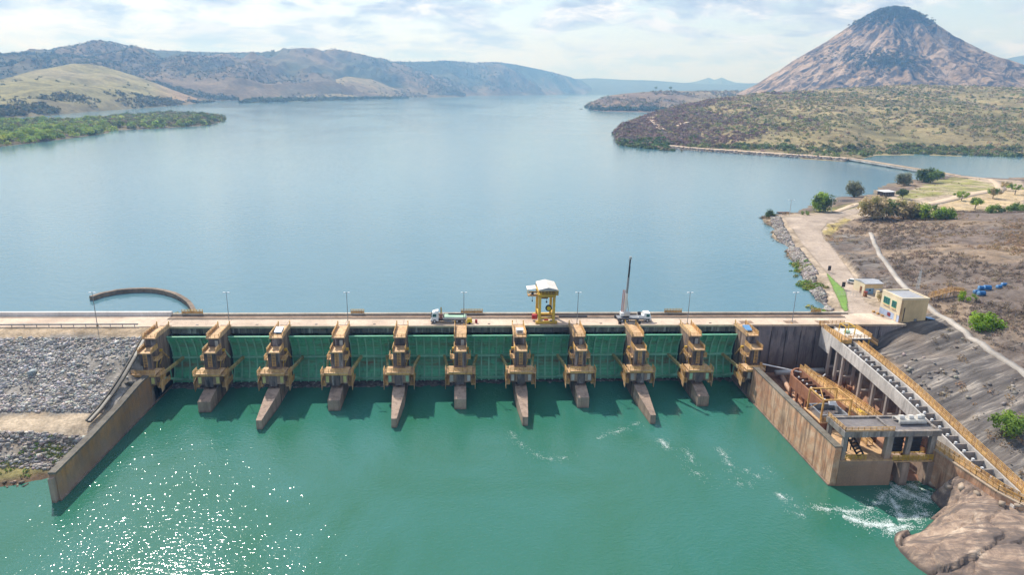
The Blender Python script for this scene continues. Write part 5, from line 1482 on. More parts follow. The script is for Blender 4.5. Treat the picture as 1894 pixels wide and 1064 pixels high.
# local x to the east, y north: footprint 8 x 9 m
MB().box((0, 0, 0), (8.0, 8.6, 6.6)).build('wall', M['cream'], cb)
MB().box((-0.06, -0.02, 1.9), (0.0, 8.62, 6.6)).build('west_wall_face', M['creampale'], cb)
MB().box((-0.06, -0.02, 0.0), (0.0, 8.62, 1.9)).build('blue_dado', M['bluewall'], cb)
MB().box((0.25, 0.25, 6.6), (7.75, 8.35, 6.75)).build('roof', M['greyroof'], cb)
for a in (((-0.1, -0.1), (8.1, 0.25)), ((-0.1, 8.35), (8.1, 8.7)), ((-0.1, 0.25), (0.25, 8.35)), ((7.75, 0.25), (8.1, 8.35))):
    MB().box((a[0][0], a[0][1], 6.6), (a[1][0], a[1][1], 7.1)).build('parapet', M['creampale'], cb)
window(cb, 4.9, 7.4, 3.7, 5.4, -0.06, axis='x', panes=3)
window(cb, 2.0, 3.7, 3.6, 5.3, -0.06, axis='x', panes=2)
MB().box((-0.14, 3.6, 0.5), (-0.06, 4.9, 1.5)).build('maroon_panel', M['maroon'], cb)
MB().box((-0.12, 1.0, 0.05), (-0.06, 2.0, 2.2)).build('door', M['creampale'], cb)
MB().box((1.1, -0.12, 0.3), (1.3, 0.0, 4.3)).build('downpipe', M['darkwall'], cb)
MB().box((0, -0.06, 0), (0.55, 0.0, 6.6)).build('corner_pier', M['tanslab'], cb)
MB().box((4.6, -0.25, 0.3), (5.3, 0.0, 1.0)).build('meter_box', M['steel'], cb)
cc = empty('lean_to', (129.8, 172.2, 15), 0, 'low blue sheet roof shelter beside the control building', 'shelter')
MB().hexa([(0, 0, 1.1), (2.2, 0, 0.8), (2.2, 2.0, 0.8), (0, 2.0, 1.1)], [(0, 0, 1.2), (2.2, 0, 0.9), (2.2, 2.0, 0.9), (0, 2.0, 1.2)]).build('roof', M['bluesheet'], cc)
for x_, y_ in ((.1, .1), (2.1, .1), (2.1, 1.9), (.1, 1.9)): MB().box((x_ - .06, y_ - .06, -1.2), (x_ + .06, y_ + .06, 0.9)).build('post', M['steel'], cc)

gh = empty('guard_house', (127.2, 199.5, 15), math.radians(4), 'small orange and cream guard house beside the road gate', 'building')
MB().box((0, 0, 0), (6.2, 5.6, 3.3)).build('wall', M['cream'], gh)
MB().box((-0.05, -0.02, 0), (0.0, 5.6, 3.3)).build('west_wall_face', M['creampale'], gh)
MB().box((0.4, -0.06, 0), (3.2, 0.0, 1.9)).build('blue_dado', M['bluedoor'], gh)
MB().box((3.4, -0.07, 0.2), (6.0, 0.0, 1.7)).build('white_dado', M['offwhite'], gh)
MB().box((1.6, -0.1, 1.0), (2.2, -0.06, 1.5)).build('window', M['glass'], gh)
MB().prism_x([(-0.3, 3.3), (5.8, 3.3), (5.8, 3.4), (2.8, 3.9), (-0.2, 3.4)], -0.1, 6.3).build('roof', M['greyroof'], gh)
MB().box((0.5, 4.6, 3.9), (5.0, 4.9, 4.1)).build('ridge', M['roofdark'], gh)
MB().box((-0.12, 1.2, 0), (-0.05, 2.1, 2.1)).build('door', M['rust'], gh)
gp = empty('gate_post', (126.0, 196.8, 15), 0, 'dark brown gate post beside the guard house', 'post')
MB().box((-.45, -.4, 0), (.45, .4, 1.5)).build('shaft', M['rust'], gp); MB().box((-.5, -.45, 1.5), (.5, .45, 1.65)).build('cap', M['maroon'], gp)
gp2 = empty('gate_post', (129.6, 196.2, 15), 0, 'cream masonry post in front of the guard house', 'post')
MB().box((-.4, -.4, 0), (.4, .4, 1.9)).build('shaft', M['creampale'], gp2); MB().box((-.48, -.48, 1.9), (.48, .48, 2.05)).build('cap', M['cream'], gp2)
fc = empty('gate_fence', (120.5, 197.2, 15), 0, 'thin white mesh gate across the road by the guard house', 'gate')
MB().rail([(-3.6, 0, 0.1), (5.2, 0, 0.1)], 1.5, 1.1, 0.05, 4).build('mesh_panel', M['palesteel'], fc)
for nm, (px, py), lab in (('sign_board', (1533, 505), 'small dark sign board standing at the tip of the lawn'), ('sign_board', (1559, 536), 'small dark sign board beside the lawn, nearer the guard house')):
    p = G(px, py, 15)
    s_ = empty(nm, (p[0], p[1], 15), 0, lab, 'sign', 'sign boards by the road')
    MB().box((-0.55, -0.06, 0.9), (0.55, 0.06, 2.6)).build('board', M['black'], s_)
    MB().cyl((0, 0, 0), (0, 0, 0.9), 0.07, 6).build('post', M['steel'], s_)
bd = empty('boulder_line', (119.4, 181.6, 15), 0, 'orange painted kerb blocks beside the control building', 'kerb')
for k in range(3): MB().box((-0.3 + k * .2, -0.9 - k * 1.8, 0), (0.3 + k * .2, -0.2 - k * 1.8, 0.55)).build('block', M['tan'], bd)
# service path over the hillside with yellow footbridge and mast
pth = [G(1610, 431, 16.2), G(1618, 447, 16.8), G(1625, 460, 17), G(1627, 472, 17), G(1640, 490, 17), G(1660, 510, 17), G(1690, 540, 17), G(1712, 563, 17), G(1760, 592, 16.8), G(1800, 622, 16.2), G(1850, 660, 15.6), G(1894, 692, 15), G(1960, 740, 14)]
ribbon('path', [p[:2] for p in pth], 1.5, M['asphalt'], 0.3, dz=0.45, kind='structure', label='narrow concrete service path winding over the hillside')
fb = empty('footbridge', (143, 182, 17), 0, 'yellow steel footbridge leading to the blue drums on the hillside', 'footbridge')
fpts = [G(1719, 552, 17.6), G(1762, 540, 19.2), G(1784, 543, 19.6)]
for a, d in zip(fpts[:-1], fpts[1:]):
    a_ = (a[0] - 143, a[1] - 182, a[2] - 16.6); d_ = (d[0] - 143, d[1] - 182, d[2] - 16.6)
    MB().beam(a_, d_, 1.2, 0.2).build('walkway', M['tanslab'], fb)
    m = MB()
    for s in (-.6, .6):
        for h in (.4, .75, 1.1): m.beam((a_[0], a_[1] + s, a_[2] + h), (d_[0], d_[1] + s, d_[2] + h), 0.1, 0.12)
        for k in range(7):
            t = k / 6; p = [a_[j] + (d_[j] - a_[j]) * t for j in range(3)]
            m.box((p[0] - .05, p[1] + s - .05, p[2] - 1.5), (p[0] + .05, p[1] + s + .05, p[2] + 1.1))
    m.build('railing', M['tan'], fb)
for k, (px, py, r, ln) in enumerate(((1806, 537, .6, 1.6), (1815, 534, .7, 1.7), (1825, 535, .75, 1.8), (1815, 541, .7, 2.0), (1846, 535, 0.5, 1.6), (1855, 533, 0.5, 1.4))):
    p = G(px, py + 3, 19.6)
    z = float(bank_h(np.array([p[0]]), np.array([p[1]]))[0])
    dr = empty('storage_drum', (p[0], p[1], z), random.uniform(-.3, .3), 'blue plastic drum in the heap on the hillside, %s from the left' % ORD[k], 'drum', 'blue drums on the hillside')
    MB().cyl((-ln / 2, 0, r), (ln / 2, 0, r), r, 14).build('body', M['blue'], dr, False)
    MB().cyl((-ln / 2 - .15, 0, r), (-ln / 2, 0, r), r * .6, 14, r * .98).build('end_cap', M['bluesheet'], dr)
    MB().box((-ln / 2, -.5, 0), (ln / 2, .5, 0.15)).build('cradle', M['hatchgrey'], dr)
ms = empty('lattice_mast', tuple(G(1697, 535, 17.0)), 0, 'small grey lattice mast standing in the dry brush', 'mast')
m = MB()
for a, d in ((-.35, -.35), (.35, -.35), (.35, .35), (-.35, .35)): m.beam((a, d, 0), (a * .5, d * .5, 6.0), .07, .07)
for k in range(7):
    z0 = k * .85; s0 = .35 * (1 - z0 / 12); z1 = z0 + .85; s1 = .35 * (1 - z1 / 12)
    for (a, d), (e, f_) in (((-1, -1), (1, -1)), ((1, -1), (1, 1)), ((1, 1), (-1, 1)), ((-1, 1), (-1, -1))):
        m.beam((a * s0, d * s0, z0), (e * s1, f_ * s1, z1), .05, .05)
m.build('lattice', M['palesteel'], ms); MB().cyl((0, 0, 6), (0, 0, 8.2), .05, 6).build('antenna', M['palesteel'], ms)

# ------------------------------------------------------------------ causeway and bridge on the far inlet
br = empty('bridge', (388, 593, 13), 0, 'low concrete road bridge on piers across the inlet', 'bridge')
A_ = np.array(G(1570, 292.5, 15.2)); B_ = np.array(G(1772, 325.5, 15.2))
dirv = (B_ - A_) / np.linalg.norm(B_ - A_)
loc = lambda p: (p[0] - 388, p[1] - 593, p[2] - 13)
n = 7
for k in range(n):
    a = A_ + (B_ - A_) * k / n; d = A_ + (B_ - A_) * (k + 0.985) / n
    MB().beam(loc(a), loc(d), 5.6, 0.5).build('deck_span', M['deck'], br)
    for s in (-1, 1):
        off = np.array([dirv[1], -dirv[0], 0]) * 2.55 * s
        MB().beam(loc(a + off + (0, 0, -.75)), loc(d + off + (0, 0, -.75)), 0.5, 1.0).build('girder', M['flume'], br)
        MB().beam(loc(a + off * 1.06 + (0, 0, .5)), loc(d + off * 1.06 + (0, 0, .5)), 0.25, 0.5).build('parapet', M['kerb'], br)
    if k:
        off = np.array([dirv[1], -dirv[0], 0]) * 2.3
        for s in (-1, 1): MB().cyl(loc(a + off * s * .8 + (0, 0, -8)), loc(a + off * s * .8 + (0, 0, -1.5)), 0.5, 10).build('pier', M['frame'], br)
        MB().beam(loc(a - off * 1.2 + (0, 0, -1.6)), loc(a + off * 1.2 + (0, 0, -1.6)), 1.3, 0.6).build('pier_cap', M['black'], br)
cwp = [(1235, 268.5), (1290, 273.5), (1380, 279.5), (1470, 285.5), (1530, 289.5), (1572, 292.8)]
cw = np.array([G(a, b, 15.2) for a, b in cwp])
t_ = np.gradient(cw[:, :2], axis=0); t_ /= np.linalg.norm(t_, axis=1, keepdims=True); nn = np.stack([-t_[:, 1], t_[:, 0]], -1)
prof = [(-18, 10.5), (-7.5, 14.7), (-5.5, 15.15), (5.5, 15.15), (14, 14.9), (42, 15.6)]
if nn[0][1] < 0: nn = -nn
P = np.array([[(c[0] + nv[0] * o_, c[1] + nv[1] * o_, z) for o_, z in prof] for c, nv in zip(cw, nn)])
colc = np.zeros(P.shape) + np.array([0.26, 0.21, 0.15]); colc[:, 2:4] = (0.52, 0.40, 0.28); colc[:, 4:] = (0.2, 0.16, 0.09)
o = np_mesh('causeway', P.reshape(-1, 3), grid_faces(P.shape[0], P.shape[1]), M['embank'], colc.reshape(-1, 3)); tag(o, 'earth causeway carrying the far road along the shore', kind='structure')
o = np_mesh('road', (P[:, 2:4] + (0, 0, .1)).reshape(-1, 3), grid_faces(P.shape[0], 2), M['dirt']); tag(o, kind='structure')
u = RNG.random(1500); i_ = np.linspace(0, 1, len(cw)); o_ = RNG.uniform(-16, -6.5, 1500)
x = np.interp(u, i_, cw[:, 0]) + np.interp(u, i_, nn[:, 0]) * o_; y = np.interp(u, i_, cw[:, 1]) + np.interp(u, i_, nn[:, 1]) * o_; z = np.interp(o_, [-18, -7.5, -5.5], [10.5, 14.7, 15.1])
V, F, c = rock_cloud(np.stack([x, y, z], -1), RNG.uniform(.4, 1.2, 1500), tints(1500, [(.24, .22, .21), (.34, .31, .28), (.14, .12, .11)]))
stuff('riprap', V, F, c, M['rocks'], 'grey rock armour below the far causeway road')
# ------------------------------------------------------------------ lamp posts
def lamp(x, lab):
    r = empty('lamp_post', (x, 171.6, 14.95), 0, lab, 'lamp post', 'lamp posts along the dam')
    MB().cyl((0, 0, 0), (0, 0, 9.0), 0.11, 8, 0.06).build('pole', M['steel'], r)
    MB().box((-.2, -.2, 0), (.2, .2, .35)).build('base_plate', M['tan'], r)
    MB().beam((-.35, 0, 9.0), (.35, 0, 9.0), .08, .08).build('bracket', M['steel'], r)
    for s in (-1, 1):
        h = MB().hexa([(s * .55 - .3, -.16, 8.92), (s * .55 + .3, -.16, 8.92), (s * .55 + .3, .16, 8.92), (s * .55 - .3, .16, 8.92)],
                      [(s * .55 - .25, -.12, 9.12), (s * .55 + .25, -.12, 9.12), (s * .55 + .25, .12, 9.12), (s * .55 - .25, .12, 9.12)]).build('lamp_head', M['lens'], r)
for k, x in enumerate((-93.2, PX[1] + .9, PX[3] + .9, PX[5] + .9, PX[7] + .9, PX[9] + .9, 90.3)):
    lamp(x, 'tall thin lamp post on the dam roadway, %s from the left' % ORD[k])
def street_pole(px, py, h, lab, z=15.0):
    p = G(px, py, z)
    r = empty('street_lamp', (p[0], p[1], z), 0, lab, 'street lamp')
    MB().cyl((0, 0, 0), (0, 0, h), 0.16, 8, 0.09).build('pole', M['palesteel'], r)
    MB().beam((-1.5, 0, h), (1.5, 0, h), .12, .12).build('arm', M['palesteel'], r)
    for s in (-1, 1): MB().box((s * 1.5 - .35, -.15, h - .1), (s * 1.5 + .35, .15, h + .08)).build('lamp_head', M['lens'], r)
street_pole(1460, 398, 8.0, 'two armed street lamp at the tip of the road by the shore')
street_pole(1537, 393, 7.5, 'two armed street lamp beside the green tree on the shore')

# ------------------------------------------------------------------ vehicles
def wheel(parent, x, y, r, w=0.3, axis='y'):
    ty = MB().cyl((x, y - w / 2, r), (x, y + w / 2, r), r, 16).build('wheel', M['rubber'], parent)
    MB().cyl((x, y - w / 2 - .02, r), (x, y + w / 2 + .02, r), r * .55, 12).build('rim', M['palesteel'], ty)
tp = G(795, 597, 15)
tr = empty('flatbed_truck', (-3.7, 174.2, 14.95), 0, 'white cab flatbed truck with pale green load parked on the dam roadway', 'truck')
# faces west (-x), length 9.4 m
MB().box((-3.1, -1.0, 0.62), (4.7, 1.0, 0.9)).build('chassis', M['black'], tr)
cab = MB().prism_y([(-4.7, 0.55), (-2.75, 0.55), (-2.75, 2.95), (-4.35, 2.95), (-4.65, 1.75)], -1.15, 1.15).build('cab', M['white'], tr)
MB().hexa([(-4.69, -1.0, 1.72), (-4.64, -1.0, 1.72), (-4.64, 1.0, 1.72), (-4.69, 1.0, 1.72)], [(-4.46, -1.0, 2.7), (-4.40, -1.0, 2.7), (-4.40, 1.0, 2.7), (-4.46, 1.0, 2.7)]).build('windscreen', M['glass'], cab)
for s in (-1, 1): MB().box((-4.3, s * 1.15 - .02, 1.75), (-3.3, s * 1.15 + .02, 2.55)).build('side_window', M['glass'], cab)
MB().hexa([(-4.2, -1.0, 2.95), (-2.8, -1.0, 2.95), (-2.8, 1.0, 2.95), (-4.2, 1.0, 2.95)], [(-3.5, -.9, 3.25), (-2.8, -.9, 3.35), (-2.8, .9, 3.35), (-3.5, .9, 3.25)]).build('roof_deflector', M['white'], cab)
MB().box((-4.8, -1.15, 0.35), (-4.55, 1.15, 0.75)).build('bumper', M['steel'], cab)
for s in (-1, 1):
    MB().box((-4.82, s * .8 - .2, 0.75), (-4.7, s * .8 + .2, 0.98)).build('headlight', M['lens'], cab)
    MB().box((-4.75, s * 1.35 - .08, 1.7), (-4.6, s * 1.35 + .08, 2.3)).build('mirror', M['black'], cab)
MB().box((-2.5, -.45, .9), (-1.75, .45, 2.3)).build('crane_column', M['pink'], tr)
MB().beam((-2.1, -.2, 2.2), (-2.1, .4, 4.0), .35, .4).beam((-2.1, .4, 4.0), (-1.9, -.5, 2.6), .28, .3).build('crane_arm', M['armtan'], tr)
MB().box((-1.5, -1.2, .95), (4.7, 1.2, 1.12)).build('bed', M['steel'], tr)
for s in (-1, 1): MB().box((-1.5, s * 1.2 - .03, 1.12), (4.7, s * 1.2 + .03, 1.62)).build('side_board', M['palesteel'], tr)
MB().box((4.66, -1.17, 1.12), (4.72, 1.17, 1.62)).build('tailgate', M['palesteel'], tr)
MB().box((-1.52, -1.17, 1.12), (-1.46, 1.17, 2.2)).build('headboard', M['palesteel'], tr)
MB().hexa([(-1.3, -1.1, 1.12), (4.5, -1.1, 1.12), (4.5, 1.1, 1.12), (-1.3, 1.1, 1.12)], [(-1.2, -1.0, 1.72), (4.4, -1.0, 1.66), (4.4, 1.0, 1.85), (-1.2, 1.0, 1.9)]).build('load_sheet', M['palegreen'], tr)
MB().beam((-.2, .75, 2.05), (3.9, .75, 2.0), .3, .25).build('load_beam', M['black'], tr)
for x_ in (-3.8, 2.2, 3.5):
    for s in (-1, 1): wheel(tr, x_, s * .98, .52, .34)
MB().box((-1.2, -1.0, .35), (.9, -.6, .85)).build('fuel_tank', M['palesteel'], tr)
cp = empty('compressor', (1.9, 172.6, 14.95), 0, 'small yellow compressor behind the flatbed truck', 'compressor')
MB().box((-.8, -.5, .35), (.6, .5, 1.25)).build('body', M['brightyellow'], cp)
MB().hexa([(-.8, -.5, 1.25), (.6, -.5, 1.25), (.6, .5, 1.25), (-.8, .5, 1.25)], [(-.6, -.4, 1.5), (.4, -.4, 1.5), (.4, .4, 1.5), (-.6, .4, 1.5)]).build('hood', M['yellow'], cp)
for s in (-1, 1): MB().cyl((-.1, s * .5, .33), (-.1, s * .62, .33), .33, 12).build('wheel', M['rubber'], cp)
MB().beam((.6, 0, .4), (1.3, 0, .3), .1, .1).build('tow_bar', M['steel'], cp)
ba = empty('barrel', (3.6, 173.2, 14.95), 0, 'rust red barrel standing behind the flatbed truck', 'barrel')
MB().cyl((0, 0, 0), (0, 0, .95), .33, 14).build('body', M['red'], ba); MB().cyl((0, 0, .3), (0, 0, .36), .35, 14).cyl((0, 0, .62), (0, 0, .68), .35, 14).build('hoop', M['rust'], ba)

# mobile crane with raised boom (faces east)
ck = empty('crane_truck', (46.6, 174.3, 14.95), 0, 'white mobile crane truck with its boom raised upright on the dam', 'crane truck')
MB().box((-4.6, -1.15, 0.75), (4.4, 1.15, 1.05)).build('chassis', M['black'], ck)
MB().box((-4.6, -1.2, 1.05), (1.2, 1.2, 1.3)).build('bed', M['steel'], ck)
MB().box((1.2, -1.1, 1.05), (2.6, 1.1, 1.9)).build('engine_cover', M['white'], ck)
MB().cyl((1.2, 0, 2.1), (1.9, 0, 2.1), .62, 14).build('hose_reel', M['black'], ck)
cab = MB().prism_y([(2.7, .6), (4.7, .6), (4.65, 1.5), (4.3, 2.65), (2.7, 2.65)], -1.15, 1.15).build('cab', M['white'], ck)
MB().hexa([(4.62, -1, 1.5), (4.68, -1, 1.5), (4.68, 1, 1.5), (4.62, 1, 1.5)], [(4.32, -1, 2.5), (4.40, -1, 2.5), (4.40, 1, 2.5), (4.32, 1, 2.5)]).build('windscreen', M['glass'], cab)
for s in (-1, 1): MB().box((3.3, s * 1.15 - .02, 1.55), (4.2, s * 1.15 + .02, 2.35)).build('side_window', M['glass'], cab)
MB().box((4.6, -1.15, .35), (4.85, 1.15, .75)).build('bumper', M['steel'], cab)
for x_ in (3.7, -2.0, -3.3):
    for s in (-1, 1): wheel(ck, x_, s * .98, .5, .34)
for x_ in (-4.3, 1.0):
    MB().beam((x_, -2.6, .75), (x_, 2.6, .75), .3, .3).build('outrigger_beam', M['black'], ck)
    for s in (-1, 1): MB().box((x_ - .35, s * 2.6 - .35, 0), (x_ + .35, s * 2.6 + .35, .9)).build('outrigger_foot', M['black'], ck)
MB().cyl((-2.1, 0, 1.3), (-2.1, 0, 1.75), .9, 16).build('turntable', M['black'], ck)
MB().box((-2.9, -.9, 1.75), (-1.2, -.2, 2.9)).build('crane_cab', M['palesteel'], ck)
MB().box((-3.7, -.9, 1.75), (-2.9, .9, 2.6)).build('counterweight', M['white'], ck)
bx0 = Vector((-2.4, .35, 1.9)); bx1 = Vector((-1.75, .8, 17.6))
for f0, f1, w, mt in ((0.0, .38, .62, 'offwhite'), (.36, .66, .50, 'steel'), (.64, .86, .40, 'black'), (.84, 1.0, .30, 'black')):
    MB().beam(bx0.lerp(bx1, f0), bx0.lerp(bx1, f1), w, w).build('boom_section', M[mt], ck)
tip = bx0.lerp(bx1, 1.0)
MB().box((tip.x - .3, tip.y - .3, tip.z - .3), (tip.x + .3, tip.y + .3, tip.z + .4)).build('boom_head', M['palesteel'], ck)
MB().cyl((tip.x - .35, tip.y - .3, tip.z), (tip.x - .35, tip.y - .3, 9.0), .035, 5).build('hoist_rope', M['steel'], ck)
jib = MB()
j0 = bx0.lerp(bx1, .03) + Vector((-.75, 0, 0)); j1 = bx0.lerp(bx1, .44) + Vector((-.8, 0, 0))
for a, d in ((-.25, -.25), (.25, -.25), (.25, .25), (-.25, .25)):
    jib.beam(j0 + Vector((a, d, 0)), j1 + Vector((a, d, 0)), .08, .08)
for k in range(12):
    p = j0.lerp(j1, k / 12); q_ = j0.lerp(j1, (k + 1) / 12)
    for s in (-.25, .25):
        jib.beam(p + Vector((-.25, s, 0)), q_ + Vector((.25, s, 0)), .06, .06); jib.beam(p + Vector((s, -.25, 0)), q_ + Vector((s, .25, 0)), .06, .06)
jib.build('lattice_jib', M['pink'], ck)
MB().cyl((-1.3, .2, 2.0), bx0.lerp(bx1, .3) + Vector((.2, 0, 0)), .13, 8).build('lift_cylinder', M['palesteel'], ck)

def car(px, py, z, rz, lab):
    p = G(px, py, z)
    r = empty('parked_car', (p[0], p[1], z), rz, lab, 'car')
    MB().prism_y([(-2.0, .35), (2.05, .35), (2.1, .75), (1.3, .92), (-1.9, .98), (-2.05, .7)], -.85, .85).build('body', M['white'], r)
    MB().hexa([(-1.7, -.78, .95), (1.1, -.78, .92), (1.1, .78, .92), (-1.7, .78, .95)], [(-1.25, -.62, 1.5), (.35, -.62, 1.5), (.35, .62, 1.5), (-1.25, .62, 1.5)]).build('cabin', M['glass'], r)
    MB().box((-1.2, -.62, 1.5), (.32, .62, 1.55)).build('roof', M['white'], r)
    for x_ in (-1.25, 1.3):
        for s in (-1, 1): wheel(r, x_, s * .78, .32, .2)
    for s in (-1, 1):
        MB().box((2.02, s * .6 - .18, .6), (2.12, s * .6 + .18, .75)).build('headlight', M['lens'], r)
        MB().box((-2.08, s * .65 - .15, .7), (-2.0, s * .65 + .15, .88)).build('tail_light', M['red'], r)
    return r
car(1578, 525, 15.1, math.radians(-35), 'white hatchback parked on the road beside the guard house')

# ------------------------------------------------------------------ gantry crane
xg = float(G(1010, 598, 15)[0])
gc = empty('gantry_crane', (xg, 172.4, 14.95), 0, 'yellow gantry crane with white gabled roof standing on the dam', 'gantry crane')
for y_ in (0, 6.8):
    MB().box((-2.9, y_ - .35, .1), (2.9, y_ + .35, .75)).build('sill_beam', M['yellow'], gc)
    for x_ in (-2.3, 2.3): MB().cyl((x_, y_ - .2, .28), (x_, y_ + .2, .28), .28, 12).build('wheel', M['black'], gc)
    for x_ in (-1.9, 1.9): MB().box((x_ - .34, y_ - .34, .75), (x_ + .34, y_ + .34, 7.5)).build('leg', M['yellow'], gc)
    MB().box((-2.3, y_ - .3, 7.5), (2.3, y_ + .3, 8.2)).build('top_beam', M['yellow'], gc)
for x_ in (-1.9, 1.9):
    MB().box((x_ - .22, .26, 2.0), (x_ + .22, 6.54, 2.4)).build('tie_beam', M['yellow'], gc)
    MB().box((x_ - .25, .3, 7.6), (x_ + .25, 6.5, 8.2)).build('side_beam', M['yellow'], gc)
MB().box((-1.7, .1, 1.3), (1.7, .4, 1.75)).build('front_beam', M['yellow'], gc)
MB().box((-2.6, -.9, 8.2), (2.9, 7.6, 8.4)).build('floor', M['yellow'], gc)
MB().rail([(-2.55, -.85, 8.4), (2.85, -.85, 8.4)], 1.0, .9, .1, 2).rail([(2.85, -.85, 8.4), (2.85, 7.5, 8.4)], 1.0, 1.2, .1, 2).build('railing', M['yellow'], gc)
MB().box((-1.9, .2, 8.4), (2.1, 6.6, 9.2)).build('machinery', M['rustdark'], gc)
for x_ in (-2.3, 2.6):
    for y_ in (-.6, 7.2): MB().box((x_ - .08, y_ - .08, 8.4), (x_ + .08, y_ + .08, 9.4)).build('roof_post', M['yellow'], gc)
rf = MB().prism_y([(-2.35, 9.3), (2.7, 9.3), (2.7, 9.75), (.2, 10.35), (-2.35, 9.75)], -.8, 7.4).build('roof', M['offwhite'], gc)
MB().prism_y([(-2.25, 9.32), (2.6, 9.32), (2.6, 9.7), (.2, 10.25), (-2.25, 9.7)], -.86, -.8).build('gable', M['greyroof'], rf)
MB().beam((-2.0, 3.4, 7.9), (-4.6, 3.4, 7.9), .35, .4).build('side_jib', M['tan'], gc)
MB().box((-4.9, 2.5, 6.9), (-2.3, 4.3, 7.2)).build('side_floor', M['tanslab'], gc)
MB().hexa([(-5.2, 1.8, 8.9), (-2.75, 1.8, 9.2), (-2.75, 5.2, 9.2), (-5.2, 5.2, 8.9)], [(-5.2, 1.8, 9.05), (-2.75, 1.8, 9.35), (-2.75, 5.2, 9.35), (-5.2, 5.2, 9.05)]).build('side_roof', M['offwhite'], gc)
for x_, y_ in ((-4.9, 2.2), (-4.9, 4.8)): MB().box((x_ - .06, y_ - .06, 7.1), (x_ + .06, y_ + .06, 8.95)).build('side_roof_post', M['yellow'], gc)
MB().cyl((-3.9, 3.4, 7.5), (-3.3, 3.4, 7.5), .45, 12).build('side_winch', M['black'], gc)
MB().cyl((-3.6, 3.4, 5.6), (-3.6, 3.4, 6.9), .05, 6).box((-3.75, 3.25, 5.2), (-3.45, 3.55, 5.6)).build('side_hook', M['black'], gc)
MB().box((-1.2, 2.4, 6.3), (.6, 4.2, 7.4)).build('hoist_block', M['rustdark'], gc)
MB().cyl((.3, 3.3, 5.3), (.3, 3.3, 6.3), .05, 6).box((.1, 3.1, 4.9), (.5, 3.5, 5.3)).build('hook', M['black'], gc)
rl2 = MB().cyl((.7, 1.2, 4.0), (.7, 1.5, 4.0), .9, 22).build('cable_reel', M['black'], gc)
MB().cyl((.7, .9, 4.0), (.7, 1.2, 4.0), .55, 16).build('reel_hub', M['brightyellow'], rl2)
MB().box((-3.6, 2.2, .5), (-2.3, 3.4, 1.7)).build('red_cabinet', M['red'], gc)
MB().box((-.5, .5, .5), (.6, 1.1, 1.05)).build('red_motor', M['red'], gc)
MB().box((1.0, -.1, .75), (1.7, .3, 1.0)).build('ladder_foot', M['steel'], gc)
ld = MB()
for s in (-.22, .22): ld.beam((2.35, 3.0 + s, .6), (2.35, 3.0 + s, 8.3), .06, .06)
for k in range(18): ld.beam((2.35, 2.78, .8 + k * .42), (2.35, 3.22, .8 + k * .42), .05, .05)
ld.build('ladder', M['yellow'], gc)

# ------------------------------------------------------------------ trees
def make_tree(name, base, h, r, cols, lab, cat='tree', group=None, trunk=True, flat=0.75, lobes=9, leaf=110, low=0.35, size=0.26, mat='leaf'):
    t = empty(name, tuple(base), random.uniform(0, 6.28), lab, cat, group)
    rg = np.random.default_rng(abs(hash(lab)) % 99991 if False else int(abs(base[0] * 13 + base[1] * 7 + h * 100)) % 99991)
    cz0 = h * low
    cen = []
    hz_ = (h - cz0) / 2
    for k in range(lobes):
        a = 2.4 * k + rg.uniform(-.4, .4); tz = 1 - 2 * (k + .5) / lobes
        rr_ = r * .70 * math.sqrt(max(0, 1 - tz * tz)) * rg.uniform(.55, 1.2)
        cen.append((rr_ * math.cos(a), rr_ * math.sin(a), cz0 + hz_ + tz * hz_ * .68))
    cen = np.array(cen)
    rad = rg.uniform(.26, .56, lobes) * min(r, hz_ * 1.3)
    if trunk:
        m = MB()
        top = Vector((rg.uniform(-.1, .1) * r, rg.uniform(-.1, .1) * r, h * (low + .12)))
        m.cyl((0, 0, -.4), top, h * .035 + .06, 8, h * .022 + .03)
        for k in range(0, lobes, 2): m.cyl(top, Vector(cen[k]) * .92, h * .018 + .03, 6, .03)
        m.build('trunk', M['bark'], t)
    col = np.array(cols)[rg.integers(0, len(cols), lobes)] * rg.uniform(.8, 1.2, (lobes, 1))
    V, F, c = leaf_cloud(cen, rad, col, leaf, size, .9, dome=False, rr=(0.35, 1.3))
    np_mesh('crown', V, F, M[mat], c, parent=t)
    return t
def gz(px, py, zg):
    p = G(px, py, zg)
    for _ in range(4):
        z = float(bank_h(np.array([p[0]]), np.array([p[1]]))[0]); p = G(px, py, z)
    return p
g1 = [(.15, .22, .05), (.19, .26, .06), (.11, .17, .045)]; g2 = [(.075, .115, .045), (.10, .14, .055)]; g3 = [(.25, .34, .05), (.20, .30, .045)]; gr = [(.16, .175, .10), (.20, .20, .12)]; dryc = [(.36, .29, .16), (.41, .33, .20), (.28, .26, .11)]
